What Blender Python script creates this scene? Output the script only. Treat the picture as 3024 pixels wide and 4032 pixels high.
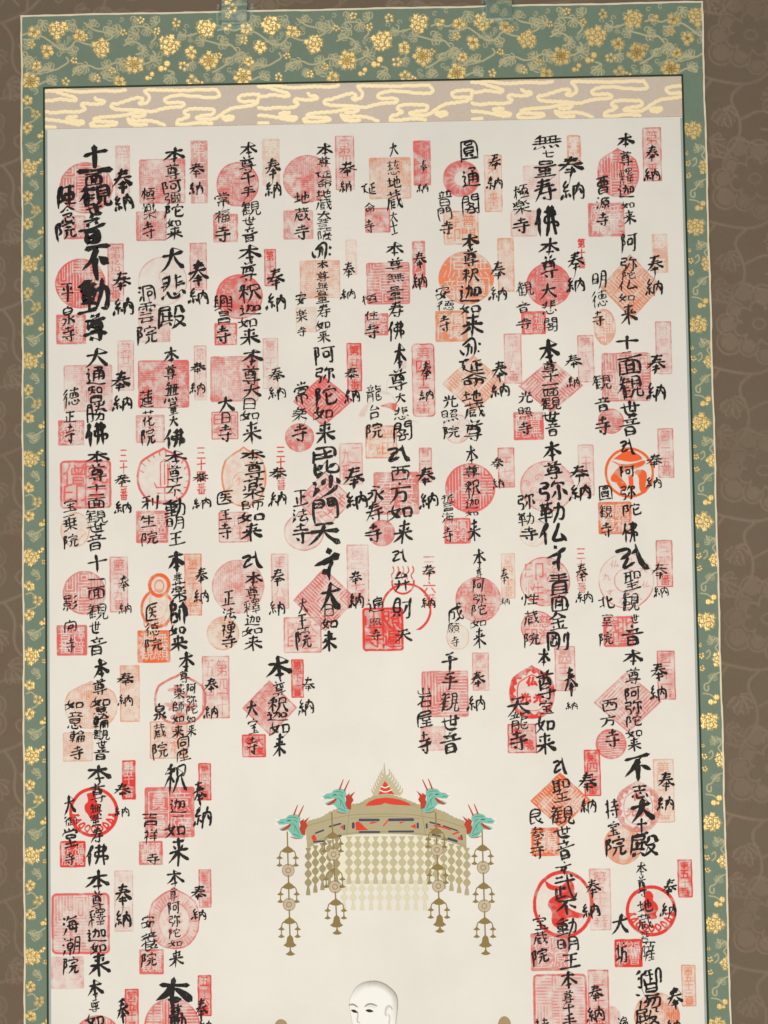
import bpy, math, random
import numpy as np
from mathutils import Matrix, Vector
from mathutils.geometry import tessellate_polygon

# ------------------------------------------------------------------ clear
for o in list(bpy.data.objects):
    bpy.data.objects.remove(o, do_unlink=True)
scene = bpy.context.scene
COL = scene.collection
random.seed(7)

# All drawing on the scroll is laid out in millimetres on its own flat face:
# x to the right from the left edge, y down from the top edge, d towards the viewer.
TOP = 1.75
HALF = 335.0
def W3(x, y, d=0.0):
    return ((x - HALF) / 1000.0, -d / 1000.0, TOP - y / 1000.0)

# ------------------------------------------------------------------ camera
cam_d = bpy.data.cameras.new('camera')
cam = bpy.data.objects.new('camera', cam_d)
COL.objects.link(cam)
scene.camera = cam
cam_d.sensor_fit = 'VERTICAL'
cam_d.sensor_height = 36.0
cam_d.lens = 36.0 * 3260.0 / 4032.0
cam_d.clip_start = 0.02
cam_d.clip_end = 50.0
cam.matrix_world = Matrix(((0.999840, 0.016432, 0.007064, 0.020564), (0.007543, -0.029280, -0.999543, -0.802209), (-0.016218, 0.999436, -0.029399, 1.231204), (0.000000, 0.000000, 0.000000, 1.000000)))

# ------------------------------------------------------------------ light
world = bpy.data.worlds.new('World')
scene.world = world
world.use_nodes = True
bg = world.node_tree.nodes['Background']
bg.inputs['Color'].default_value = (0.86, 0.93, 1.0, 1)
bg.inputs['Strength'].default_value = 0.30

def area(name, loc, target, sx, sy, power, color):
    l = bpy.data.lights.new(name, 'AREA')
    l.shape = 'RECTANGLE'; l.size = sx; l.size_y = sy
    l.energy = power; l.color = color
    o = bpy.data.objects.new(name, l)
    COL.objects.link(o)
    o.location = loc
    o.rotation_euler = (Vector(target) - Vector(loc)).to_track_quat('-Z', 'Y').to_euler()
    return o
area('ceiling_light', (-0.35, -1.15, 2.75), (0.0, 0.0, 1.2), 0.9, 0.25, 8.0, (1.0, 0.95, 0.87))
area('gallery_light', (0.02, -1.55, 0.80), (0.0, 0.0, 1.05), 1.0, 0.7, 25.5, (1.0, 0.93, 0.83))

vs = scene.view_settings
scene.display_settings.display_device = 'sRGB'
vs.view_transform = 'Standard'
vs.look = 'None'
vs.exposure = 0.0
vs.gamma = 1.0
vs.use_curve_mapping = False

# ------------------------------------------------------------------ materials
def lin(r, g, b):
    f = lambda c: (c / 255 / 12.92) if c <= 10.3 else (((c / 255) + 0.055) / 1.055) ** 2.4
    return (f(r), f(g), f(b), 1.0)

class NT:
    def __init__(self, name):
        self.m = bpy.data.materials.new(name)
        self.m.use_nodes = True
        self.t = self.m.node_tree
        self.t.nodes.clear()
        self.out = self.t.nodes.new('ShaderNodeOutputMaterial')
    def n(self, kind, **kw):
        nd = self.t.nodes.new(kind)
        for k, v in kw.items():
            if k in nd.inputs: nd.inputs[k].default_value = v
            else: setattr(nd, k, v)
        return nd
    def l(self, a, b): self.t.links.new(a, b)
    def noise(self, scale, detail=3.0, rough=0.55, dist=0.0, vec=None):
        nd = self.n('ShaderNodeTexNoise')
        nd.inputs['Scale'].default_value = scale
        nd.inputs['Detail'].default_value = detail
        nd.inputs['Roughness'].default_value = rough
        nd.inputs['Distortion'].default_value = dist
        if vec is None:
            vec = self.geo()
        self.l(vec, nd.inputs['Vector'])
        return nd.outputs['Fac']
    def geo(self):
        if not hasattr(self, '_g'):
            self._g = self.n('ShaderNodeTexCoord').outputs['Object']
        return self._g
    def scaled(self, s):
        mp = self.n('ShaderNodeMapping')
        mp.inputs['Scale'].default_value = s
        self.l(self.geo(), mp.inputs['Vector'])
        return mp.outputs['Vector']
    def ramp(self, fac, stops):
        r = self.n('ShaderNodeValToRGB')
        e = r.color_ramp.elements
        while len(e) < len(stops): e.new(0.5)
        for i, (p, c) in enumerate(stops):
            e[i].position = p
            e[i].color = c if len(c) == 4 else (*c, 1)
        self.l(fac, r.inputs['Fac'])
        return r.outputs['Color']
    def mix(self, fac, a, b, mode='MIX'):
        nd = self.n('ShaderNodeMix'); nd.data_type = 'RGBA'; nd.blend_type = mode
        for sock, v in ((nd.inputs[0], fac), (nd.inputs[6], a), (nd.inputs[7], b)):
            if isinstance(v, (int, float, tuple)): sock.default_value = v
            else: self.l(v, sock)
        return nd.outputs[2]
    def math(self, op, a, b=0.5, clamp=False):
        nd = self.n('ShaderNodeMath'); nd.operation = op; nd.use_clamp = clamp
        for sock, v in ((nd.inputs[0], a), (nd.inputs[1], b)):
            if isinstance(v, (int, float)): sock.default_value = v
            else: self.l(v, sock)
        return nd.outputs[0]
    def attr(self, name):
        nd = self.n('ShaderNodeAttribute'); nd.attribute_name = name
        return nd.outputs['Fac']
    def bump(self, h, dist=0.0002, strength=0.5):
        b = self.n('ShaderNodeBump')
        b.inputs['Strength'].default_value = strength
        b.inputs['Distance'].default_value = dist
        self.l(h, b.inputs['Height'])
        return b.outputs['Normal']
    def principled(self, color, rough=0.7, metal=0.0, normal=None, spec=0.3):
        p = self.n('ShaderNodeBsdfPrincipled')
        for sock, v in ((p.inputs['Base Color'], color), (p.inputs['Roughness'], rough),
                        (p.inputs['Metallic'], metal), (p.inputs['Specular IOR Level'], spec)):
            if isinstance(v, (int, float, tuple)): sock.default_value = v
            else: self.l(v, sock)
        if normal is not None: self.l(normal, p.inputs['Normal'])
        return p.outputs['BSDF']
    def done(self, sh):
        self.l(sh, self.out.inputs['Surface'])
        return self.m

def weave_height(k, sx=900.0, sz=900.0):
    w1 = k.n('ShaderNodeTexWave'); w1.wave_type = 'BANDS'; w1.bands_direction = 'X'
    w1.inputs['Scale'].default_value = sx / 6.0; w1.inputs['Distortion'].default_value = 1.0
    k.l(k.geo(), w1.inputs['Vector'])
    w2 = k.n('ShaderNodeTexWave'); w2.wave_type = 'BANDS'; w2.bands_direction = 'Z'
    w2.inputs['Scale'].default_value = sz / 6.0; w2.inputs['Distortion'].default_value = 1.0
    k.l(k.geo(), w2.inputs['Vector'])
    return k.math('ADD', w1.outputs['Fac'], w2.outputs['Fac'])

def mat_paper():
    k = NT('washi_paper')
    a = k.noise(9.0, 4.0, 0.6)
    b = k.noise(420.0, 2.0, 0.7)
    fib = k.noise(60.0, 3.0, 0.6, 0.6, k.scaled((1, 1, 7)))
    c = k.ramp(a, [(0.30, lin(208, 206, 199)), (0.70, lin(218, 214, 206))])
    c = k.mix(k.math('MULTIPLY', fib, 0.22), c, lin(202, 197, 187))
    c = k.mix(k.math('MULTIPLY', b, 0.22), c, lin(190, 184, 172))
    return k.done(k.principled(c, 0.85, 0, k.bump(k.math('ADD', k.math('MULTIPLY', b, .12), k.noise(14.0, 2.0, 0.5, 0.3, k.scaled((1, 1, 2.2)))), 0.0022, 0.5), 0.15))

def mat_brocade(name, ground, ground2, thread, ochre, gold, metal=0.5):
    """Woven silk: the ground, an olive pattern thread and gold wire, as woven (mesh attributes thread, gold)."""
    k = NT(name)
    t = k.attr('thread'); g = k.attr('gold')
    n = k.noise(35.0, 4.0, 0.65)
    fine = k.noise(900.0, 2.0, 0.6)
    gr = k.mix(n, ground, ground2)
    gr = k.mix(k.math('MULTIPLY', fine, 0.45), gr, tuple(0.45 * v for v in ground[:3]) + (1,))
    th = k.mix(fine, thread, tuple(0.7 * v for v in thread[:3]) + (1,))
    c = k.mix(k.math('MULTIPLY', t, 1.0, True), gr, th)
    gc = k.ramp(g, [(0.0, ochre), (0.45, ochre), (1.0, gold)])
    gm = k.math('MULTIPLY', k.math('SUBTRACT', g, 0.12), 4.0, True)
    c = k.mix(gm, c, gc)
    h = k.math('ADD', k.math('MULTIPLY', weave_height(k), 0.25), k.math('ADD', g, k.math('MULTIPLY', fine, 0.6)))
    rough = k.math('SUBTRACT', 0.72, k.math('MULTIPLY', gm, 0.30))
    return k.done(k.principled(c, rough, k.math('MULTIPLY', gm, metal), k.bump(h, 0.0003, 0.5), 0.25))

def mat_damask():
    k = NT('brown_damask')
    t = k.attr('thread')
    n = k.noise(7.0, 4.0, 0.6)
    r = k.noise(22.0, 3.0, 0.6)
    fine = k.noise(700.0, 2.0, 0.7, 0, k.scaled((1, 1, 0.25)))
    c = k.mix(n, lin(101, 87, 70), lin(110, 96, 80))
    c = k.mix(k.math('MULTIPLY', k.math('SUBTRACT', r, 0.52), 1.6, True), c, lin(112, 80, 62))
    c = k.mix(k.math('MULTIPLY', t, 0.72), c, lin(142, 124, 107))
    c = k.mix(k.math('MULTIPLY', fine, 0.40), c, lin(74, 58, 44))
    h = k.math('ADD', fine, k.math('MULTIPLY', t, 0.8))
    return k.done(k.principled(c, 0.68, 0, k.bump(h, 0.0004, 0.5), 0.25))

def mat_stamp(name, col, thin):
    """Vermilion stamp ink: its thickness on the paper is the mesh attribute ink."""
    k = NT(name)
    a = k.attr('ink')
    n = k.noise(260.0, 3.0, 0.7)
    n2 = k.noise(55.0, 3.0, 0.6)
    f = k.math('MULTIPLY', a, k.math('ADD', 0.42, k.math('ADD', k.math('MULTIPLY', n, 0.55), k.math('MULTIPLY', n2, 0.55))), True)
    c = k.mix(a, thin, col)
    p = k.principled(c, 0.7, 0, None, 0.2)
    tr = k.n('ShaderNodeBsdfTransparent')
    mx = k.n('ShaderNodeMixShader')
    k.l(f, mx.inputs[0]); k.l(tr.outputs[0], mx.inputs[1]); k.l(p, mx.inputs[2])
    return k.done(mx.outputs[0])

def mat_ink():
    k = NT('sumi_ink')
    a = k.attr('wet')
    n = k.noise(160.0, 4.0, 0.7)
    n2 = k.noise(900.0, 2.0, 0.6)
    v = k.math('ADD', k.math('MULTIPLY', n, 0.7), k.math('MULTIPLY', n2, 0.3))
    c = k.ramp(v, [(0.35, (0.007, 0.006, 0.006)), (0.62, (0.014, 0.012, 0.011)), (0.82, (0.045, 0.040, 0.035))])
    c = k.mix(k.math('MULTIPLY', a, 0.26, True), c, (0.10, 0.09, 0.08, 1))
    p = k.principled(c, 0.75, 0, None, 0.2)
    dry = k.noise(420.0, 2.0, 0.75, 0.4, k.scaled((1, 1, .5)))
    f = k.math('SUBTRACT', 1.0, k.math('MULTIPLY', k.math('SUBTRACT', dry, 0.56), k.math('ADD', 2.0, k.math('MULTIPLY', a, 6.0)), True), True)
    tr = k.n('ShaderNodeBsdfTransparent'); mx = k.n('ShaderNodeMixShader')
    k.l(f, mx.inputs[0]); k.l(tr.outputs[0], mx.inputs[1]); k.l(p, mx.inputs[2])
    return k.done(mx.outputs[0])

def mat_paint(name, rgb, var=0.34, rough=0.8):
    k = NT(name)
    n = k.math('ADD', k.math('MULTIPLY', k.noise(520.0, 2.0, 0.7), .6), k.math('SUBTRACT', k.math('MULTIPLY', k.noise(90.0, 3.0, 0.65), .9), .25))
    c = k.mix(k.math('MULTIPLY', n, var), lin(*rgb), tuple(0.6 * x for x in lin(*rgb)[:3]) + (1,))
    return k.done(k.principled(c, rough, 0, None, 0.15))

def mat_tape():
    k = NT('clear_tape')
    n = k.noise(90.0, 3.0, 0.6, 1.5)
    g = k.n('ShaderNodeBsdfGlossy'); g.inputs['Roughness'].default_value = 0.35
    g.inputs['Color'].default_value = (0.9, 0.95, 0.95, 1)
    k.l(k.bump(n, 0.0006, 0.5), g.inputs['Normal'])
    tr = k.n('ShaderNodeBsdfTransparent'); tr.inputs['Color'].default_value = (0.90, 0.94, 0.93, 1)
    mx = k.n('ShaderNodeMixShader'); mx.inputs[0].default_value = 0.05
    k.l(tr.outputs[0], mx.inputs[1]); k.l(g.outputs[0], mx.inputs[2])
    return k.done(mx.outputs[0])

M_PAPER = mat_paper()
M_GREEN = mat_brocade('green_brocade', lin(102, 121, 102), lin(120, 136, 120), lin(184, 177, 138), lin(156, 130, 74), lin(230, 204, 140))
M_CLOUD = mat_brocade('cloud_brocade', lin(197, 182, 166), lin(207, 193, 178), lin(224, 208, 176), lin(232, 212, 170), lin(242, 222, 180), .12)
M_DAMASK = mat_damask()
INK = {'r': mat_stamp('pale_stamp_ink', lin(211, 92, 88), lin(224, 146, 140)),
       'r+': mat_stamp('strong_stamp_ink', lin(207, 52, 44), lin(222, 112, 102)),
       'o': mat_stamp('orange_stamp_ink', lin(222, 120, 82), lin(232, 168, 130)),
       'o+': mat_stamp('strong_orange_stamp_ink', lin(220, 92, 44), lin(232, 150, 100)),
       'grey': mat_stamp('grey_wash', lin(120, 114, 104), lin(170, 164, 152))}
M_SUMI = mat_ink()
M_EDGE = mat_paint('pale_silk_edge', (214, 204, 180))
M_CORD = mat_paint('dark_green_cord', (44, 58, 36))
M_MARGIN_SHADE = mat_paint('blue_grey_margin_shade', (156, 166, 163))  # shading beside the raised border, put into a strip colour
M_TAPE = mat_tape()

# ------------------------------------------------------------------ object helpers
def link(name, me, mat, parent=None):
    o = bpy.data.objects.new(name, me)
    if mat is not None: me.materials.append(mat)
    COL.objects.link(o)
    if parent is not None: o.parent = parent
    return o
def thing(name, label, cat, group=None):
    o = bpy.data.objects.new(name, None)
    COL.objects.link(o)
    o.empty_display_size = 0.05
    o['label'] = label; o['category'] = cat
    if group: o['group'] = group
    return o

def grid_mesh(name, xs, ys, d, attrs, keep=None, lift=None):
    """A sheet on the scroll face with one vertex per (x, y) and per-vertex weave or ink amounts."""
    nx, ny = len(xs), len(ys)
    X, Y = np.meshgrid(xs, ys)
    D = np.full(X.shape, float(d))
    if lift is not None: D = D + lift
    co = np.stack([(X - HALF) / 1000, -D / 1000, TOP - Y / 1000], -1).reshape(-1, 3)
    idx = np.arange(nx * ny).reshape(ny, nx)
    a, b, c, e = idx[:-1, :-1], idx[1:, :-1], idx[1:, 1:], idx[:-1, 1:]
    F = np.stack([a, b, c, e], -1).reshape(-1, 4)
    if keep is not None:
        F = F[keep.reshape(-1)]
        used = np.zeros(nx * ny, bool); used[F.reshape(-1)] = True
        remap = np.cumsum(used) - 1
        co = co[used]; F = remap[F]
        attrs = {k: v.reshape(-1)[used] for k, v in attrs.items()}
    me = bpy.data.meshes.new(name)
    me.vertices.add(len(co)); me.vertices.foreach_set('co', co.astype(np.float32).reshape(-1))
    me.loops.add(F.size); me.loops.foreach_set('vertex_index', F.astype(np.int32).reshape(-1))
    me.polygons.add(len(F))
    me.polygons.foreach_set('loop_start', (np.arange(len(F)) * 4).astype(np.int32))
    me.polygons.foreach_set('loop_total', np.full(len(F), 4, np.int32))
    me.update(calc_edges=True)
    for k, v in attrs.items():
        at = me.attributes.new(k, 'FLOAT', 'POINT')
        at.data.foreach_set('value', np.ascontiguousarray(v, dtype=np.float32).reshape(-1))
    return me

class Poly:
    """Collects flat shapes (outlines and ribbons) lying on the scroll face into one mesh."""
    def __init__(self): self.v = []; self.f = []; self.w = []
    def add(self, pts, faces, d, w=0.0):
        b = len(self.v)
        self.v += [W3(x, y, d) for x, y in pts]
        self.w += [w] * len(pts)
        self.f += [tuple(i + b for i in f) for f in faces]
    def fill(self, pts, d):
        tris = tessellate_polygon([[Vector((x, y, 0)) for x, y in pts]])
        self.add(pts, [tuple(t) for t in tris], d)
    def disc(self, x, y, rx, ry, d, n=24):
        pts = [(x, y)] + [(x + rx * math.cos(2 * math.pi * i / n), y + ry * math.sin(2 * math.pi * i / n)) for i in range(n)]
        self.add(pts, [(0, 1 + i, 1 + (i + 1) % n) for i in range(n)], d)
    def ribbon(self, P, Wd, d, w=0.0, cap=True):
        P = np.asarray(P, float); n = len(P)
        if n < 2: return
        T = np.gradient(P, axis=0)
        T /= (np.linalg.norm(T, axis=1, keepdims=True) + 1e-9)
        N = np.stack([-T[:, 1], T[:, 0]], 1)
        Wd = np.broadcast_to(np.asarray(Wd, float), (n,)) / 2
        L = P + N * Wd[:, None]; R = P - N * Wd[:, None]
        pts = [tuple(p) for p in L] + [tuple(p) for p in R]
        faces = [(i, i + 1, n + i + 1, n + i) for i in range(n - 1)]
        if cap:
            for e in (0, n - 1):
                c = P[e]; r = Wd[e]; s = -1 if e == 0 else 1
                a0 = math.atan2(N[e][1], N[e][0])
                k = len(pts); m = 5
                for j in range(1, m):
                    a = a0 - s * math.pi * j / m
                    pts.append((c[0] + r * math.cos(a), c[1] + r * math.sin(a)))
                ring = [e] + list(range(k, k + m - 1)) + [n + e]
                faces.append(tuple(ring))
        self.add(pts, faces, d, w)
    def mesh(self, name, wet=False):
        me = bpy.data.meshes.new(name)
        me.from_pydata(self.v, [], self.f)
        me.update()
        # every shape faces the viewer
        me.validate()
        if wet:
            at = me.attributes.new('wet', 'FLOAT', 'POINT')
            at.data.foreach_set('value', np.array(self.w, np.float32))
        return me

def slab(name, x0, y0, x1, y1, d0, d1, mat, parent, bev=0.0):
    v = [W3(x, y, d) for d in (d0, d1) for (x, y) in ((x0, y0), (x1, y0), (x1, y1), (x0, y1))]
    f = [(4, 7, 6, 5), (0, 1, 2, 3), (0, 4, 5, 1), (1, 5, 6, 2), (2, 6, 7, 3), (3, 7, 4, 0)]
    me = bpy.data.meshes.new(name); me.from_pydata(v, [], f); me.update()
    return link(name, me, mat, parent)

# ------------------------------------------------------------------ raster helpers (numpy)
def sstep(x, a, b):
    t = np.clip((x - a) / (b - a), 0, 1)
    return t * t * (3 - 2 * t)
def seg_dist(X, Y, P, closed=False):
    P = np.asarray(P, float)
    if closed: P = np.vstack([P, P[:1]])
    D = np.full(X.shape, 1e9)
    for (ax, ay), (bx, by) in zip(P[:-1], P[1:]):
        dx, dy = bx - ax, by - ay
        L2 = dx * dx + dy * dy + 1e-12
        t = np.clip(((X - ax) * dx + (Y - ay) * dy) / L2, 0, 1)
        D = np.minimum(D, np.hypot(X - ax - t * dx, Y - ay - t * dy))
    return D
def in_poly(X, Y, P):
    P = np.asarray(P, float); m = np.zeros(X.shape, bool)
    for (ax, ay), (bx, by) in zip(P, np.roll(P, -1, 0)):
        c = ((ay > Y) != (by > Y))
        with np.errstate(divide='ignore', invalid='ignore'):
            xx = (bx - ax) * (Y - ay) / (by - ay + 1e-12) + ax
        m ^= c & (X < xx)
    return m
def poly_sdf(X, Y, P):
    d = seg_dist(X, Y, P, True)
    return np.where(in_poly(X, Y, P), -d, d)
def vnoise(X, Y, scale, rng):
    gx = X / scale; gy = Y / scale
    x0 = int(np.floor(gx.min())); y0 = int(np.floor(gy.min()))
    nx = int(np.ceil(gx.max())) - x0 + 3; ny = int(np.ceil(gy.max())) - y0 + 3
    G = rng.random((ny, nx))
    ix = np.floor(gx).astype(int); iy = np.floor(gy).astype(int)
    fx = gx - ix; fy = gy - iy
    fx = fx * fx * (3 - 2 * fx); fy = fy * fy * (3 - 2 * fy)
    ix -= x0; iy -= y0
    return (G[iy, ix] * (1 - fx) + G[iy, ix + 1] * fx) * (1 - fy) + (G[iy + 1, ix] * (1 - fx) + G[iy + 1, ix + 1] * fx) * fy
def smooth_line(P, it=2):
    P = np.asarray(P, float)
    for _ in range(it):
        if len(P) < 3: return P
        Q = [P[0]]
        for a, b in zip(P[:-1], P[1:]):
            Q.append(a * .75 + b * .25); Q.append(a * .25 + b * .75)
        Q.append(P[-1]); P = np.array(Q)
    return P

class Field:
    """A woven pattern sampled on a grid; shapes are only evaluated near themselves."""
    def __init__(self, xs, ys):
        self.xs, self.ys = xs, ys
        self.X, self.Y = np.meshgrid(xs, ys)
        self.gold = np.zeros(self.X.shape); self.thread = np.zeros(self.X.shape)
    def win(self, x0, x1, y0, y1):
        i0, i1 = np.searchsorted(self.xs, [x0, x1]); j0, j1 = np.searchsorted(self.ys, [y0, y1])
        if i1 - i0 < 1 or j1 - j0 < 1: return None
        return np.s_[j0:j1, i0:i1]
    def line(self, P, w, v, to='thread', soft=0.5):
        P = np.asarray(P, float); r = w + soft
        s = self.win(P[:, 0].min() - r, P[:, 0].max() + r, P[:, 1].min() - r, P[:, 1].max() + r)
        if s is None: return
        d = seg_dist(self.X[s], self.Y[s], P)
        A = getattr(self, to)
        A[s] = np.maximum(A[s], v * (1 - sstep(d, w / 2 - soft / 2, w / 2 + soft / 2)))
    def flower(self, x, y, r, kind, v=1.0, to='gold', rot=0.0, rng=random):
        s = self.win(x - r * 1.25, x + r * 1.25, y - r * 1.25, y + r * 1.25)
        if s is None: return
        X = self.X[s] - x; Y = self.Y[s] - y
        R = np.hypot(X, Y); A = np.arctan2(Y, X) + rot
        out = np.zeros(X.shape)
        def petals(n, rad, pr, val, core, ph=0.0):
            nonlocal out
            for k in range(n):
                a = 2 * math.pi * (k + ph) / n - rot + .22 * math.sin(k * 5.1 + x)
                q = rad * (1 + .16 * math.sin(k * 2.7 + y))
                px, py = q * math.cos(a), q * math.sin(a)
                dx, dy = X - px, Y - py
                d = np.hypot(dx, dy) * (1 + .16 * np.cos(np.arctan2(dy, dx) * 5 + k))
                m = d < pr * (1 + .14 * math.sin(k * 3.9 + x + y))
                val2 = val * (0.62 + 0.38 * sstep(pr - d, 0.0, pr * 0.55))
                out = np.where(m, val2 * np.where(pr - d < pr * 0.20, 0.34, 1.0), out)
        if kind == 'peony':
            petals(8, r * .70, r * .36, 1.0, 0); petals(5, r * .38, r * .33, 1.0, 0, .5); petals(1, r * .06, r * .26, .9, 0)
        elif kind == 'open':
            petals(9, r * .70, r * .32, 1.0, 0)
            m = R < r * .5
            out = np.where(m, 0.42 + 0.4 * (np.sin(A * 9) > 0.2) * (R > r * .18), out)
        elif kind == 'plum':
            petals(5, r * .55, r * .46, 0.95, 0)
            out = np.where(R < r * .26, 0.38, out)
        elif kind == 'spray':
            petals(5, r * .62, r * .36, 1.0, 0)
        elif kind == 'twin':
            for (dx, dy, q) in ((-.4, .35, .48), (.45, -.35, .5), (.2, .4, .3)):
                d = np.hypot(X - dx * r, Y - dy * r)
                out = np.where(d < q * r, np.where(d > q * r * .72, .6, 1.0), out)
        elif kind == 'leaf':
            for k in range(5):
                a = rot + (k - 2) * 0.55
                px, py = math.cos(a), math.sin(a)
                u = X * px + Y * py; w = -X * py + Y * px
                L = r * (1.15 - 0.13 * abs(k - 2))
                wd = r * .26 * np.sqrt(np.clip(u / L, 0, 1) * np.clip(1 - u / L, 0, 1)) * 2
                m = (np.abs(w) < wd) & (u > 0) & (u < L)
                out = np.where(m, np.where(np.abs(w) > wd * .55, 1.0, .22), out)
        T = getattr(self, to)
        if to == 'gold':
            T[s] = np.where(out > 0.02, out * v, T[s])
            self.thread[s] = np.where(out > 0.02, 1.0, self.thread[s])
        else:
            T[s] = np.maximum(T[s], out * v)

# ------------------------------------------------------------------ the setting: brown damask behind the scroll
def build_backdrop():
    xs = np.arange(-70, 790, 1.5); ys = np.arange(-70, 1110, 1.5)
    F = Field(xs, ys)
    rng = random.Random(3)
    def peony(cx, cy, s, mir):
        def q(pts): return np.array([(cx + mir * x * s, cy + y * s) for x, y in pts])
        # cupped petals around a heart
        for k in range(11):
            a = 2 * math.pi * k / 11
            rr = 25 + 4 * math.sin(k * 2.3)
            px, py = rr * math.cos(a), rr * .92 * math.sin(a)
            pr = 8.2 + 1.6 * math.sin(k * 1.7)
            arc = [(px + pr * math.cos(a + t), py + pr * math.sin(a + t)) for t in np.linspace(-1.9, 1.9, 9)]
            F.line(q(arc), 1.7, .75, soft=1.6)
            w = F.win(cx + mir * px * s - pr, cx + mir * px * s + pr, cy + py * s - pr, cy + py * s + pr)
            if w is not None:
                d = np.hypot(F.X[w] - cx - mir * px * s, F.Y[w] - cy - py * s)
                F.thread[w] = np.maximum(F.thread[w], .50 * (1 - sstep(d, pr * .75, pr)))
        for k in range(7):
            a = 2 * math.pi * k / 7 + .3
            px, py = 14 * math.cos(a), 12 * math.sin(a)
            arc = [(px + 6 * math.cos(a + t), py + 6 * math.sin(a + t)) for t in np.linspace(-1.8, 1.8, 7)]
            F.line(q(arc), 1.5, .8, soft=1.5)
        F.line(q([(5 * math.cos(t), 4 * math.sin(t)) for t in np.linspace(0, 6.3, 12)]), 1.4, .7, soft=1.5)
    def vine(P, w=3.0, v=.85):
        F.line(smooth_line(P, 3), w * .75, v, soft=1.8)
    for ci, cx in enumerate((-60, 62 + 33, 250, 405, 560, 718)):
        mir = 1 if ci % 2 == 0 else -1
        for r in range(-1, 9):
            cy = 32 + r * 143 + (0 if ci % 2 else 72)
            peony(cx, cy, 1.25, mir)
            g = lambda pts: [(cx + mir * x, cy + y) for x, y in pts]
            vine(g([(-38, 36), (-20, 34), (-8, 46), (10, 50), (40, 44), (64, 34), (78, 20)]))
            vine(g([(10, 50), (24, 62), (12, 84), (14, 104), (30, 122)]))
            vine(g([(12, 84), (-8, 74), (-22, 82), (-20, 96), (-8, 94)]), 2.6)
            vine(g([(40, 44), (52, 60), (48, 84), (60, 100), (66, 84), (56, 66)]), 3)
            vine(g([(14, 104), (-10, 112), (-30, 104), (-44, 112)]), 2.6)
            vine(g([(64, 34), (66, 20), (56, 12), (50, 20), (56, 26)]), 2.4)
            vine(g([(30, 122), (52, 116), (72, 124)]), 2.6)
            for (lx, ly, a) in ((30, 74, 1.2), (-24, 60, 2.4), (44, 108, .4), (-34, 122, 3.6), (70, 62, 5.4)):
                F.flower(cx + mir * lx, cy + ly, 17, 'leaf', .75, 'thread', a)
    n = vnoise(F.X, F.Y, 40, np.random.default_rng(4))
    th = F.thread * (0.35 + 0.75 * n)
    me = grid_mesh('backdrop', xs, ys, 0.0, {'thread': th})
    o = link('backdrop', me, M_DAMASK)
    o['kind'] = 'structure'
    o['label'] = 'brown silk damask wall covering with tone on tone peony scrolls behind the scroll'
build_backdrop()

# ------------------------------------------------------------------ the hanging scroll
BOT = 1060.0
IN_L, IN_R, IN_T = 22.2, 648.6, 72.3      # inner opening of the green mount
CL_B = 113.6                               # bottom of the cloud band
scroll = thing('hanging_scroll', 'hanging scroll in green and gold brocade, its paper covered in calligraphy and red seals', 'hanging scroll')
D_FAB, D_PAP = 3.0, 2.4

FLOWERS = [('peony',385,195,62),('plum',225,215,44),('plum',528,235,46),('plum',315,340,46),('peony',668,318,60),('open',885,430,63),
    ('peony',1115,298,68),('plum',1260,348,44),('open',1380,405,63),('peony',1360,185,62),('open',1600,515,62),('plum',790,548,46),
    ('twin',1080,440,46),('twin',985,506,36),('spray',1265,540,46),('spray',435,540,30),('spray',1210,440,38),('spray',210,295,30),('plum',1640,410,36),('spray',560,250,27),('spray',740,470,28),('spray',930,132,28),('twin',1500,180,32),('spray',1440,370,26),('spray',640,520,28),('spray',1035,205,28),('spray',815,215,26),('spray',1320,560,30),('spray',490,400,26),('spray',1165,150,34)]
LEAVES = [(700,205,0.2),(790,205,3.3),(620,165,4.2),(960,190,1.0),(900,215,2.5),(850,290,5.2),(930,340,0.6),(560,435,2.2),(500,480,5.6),
    (720,440,3.6),(780,420,0.4),(270,480,5.0),(340,460,3.9),(200,395,1.8),(400,320,0.1),(500,330,2.9),(1010,410,5.8),(1210,230,2.4),
    (1340,270,3.0),(1450,280,0.3),(1510,430,4.6),(1250,420,1.2),(1130,510,2.0),(620,525,4.4),(330,545,5.5),(1560,360,1.0),(1480,200,5.9),
    (1040,150,3.8),(480,150,2.2),(1640,190,1.2),(1600,280,4.0),(270,150,1.0),(880,140,0.2),(1440,540,4.6),(700,520,5.4)]
VINES = [[(160,260),(220,265),(270,230),(330,270),(400,330),(470,320),(500,260),(560,290),(620,300)],
    [(560,150),(620,200),(690,210),(760,240),(700,270)],[(820,300),(880,270),(940,300),(950,350),(900,360)],
    [(180,480),(240,500),(300,450),(360,470),(410,440),(460,410),(440,380)],[(480,500),(520,440),(590,430),(640,460),(700,450),(760,410),(820,430)],
    [(940,430),(1000,410),(1030,360),(1010,340)],[(1180,230),(1240,240),(1300,220)],[(1320,260),(1400,280),(1460,300),(1520,290),(1560,340)],
    [(1400,480),(1460,450),(1500,420),(1480,400),(1530,380)],[(1080,540),(1120,500),(1150,480),(1110,470)],[(600,520),(640,500),(660,540)],
    [(870,180),(920,170),(980,180),(1040,240),(1000,280)],[(1440,200),(1500,180),(1540,210),(1600,180),(1650,220)],[(260,560),(320,530),(370,560)]]
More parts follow.
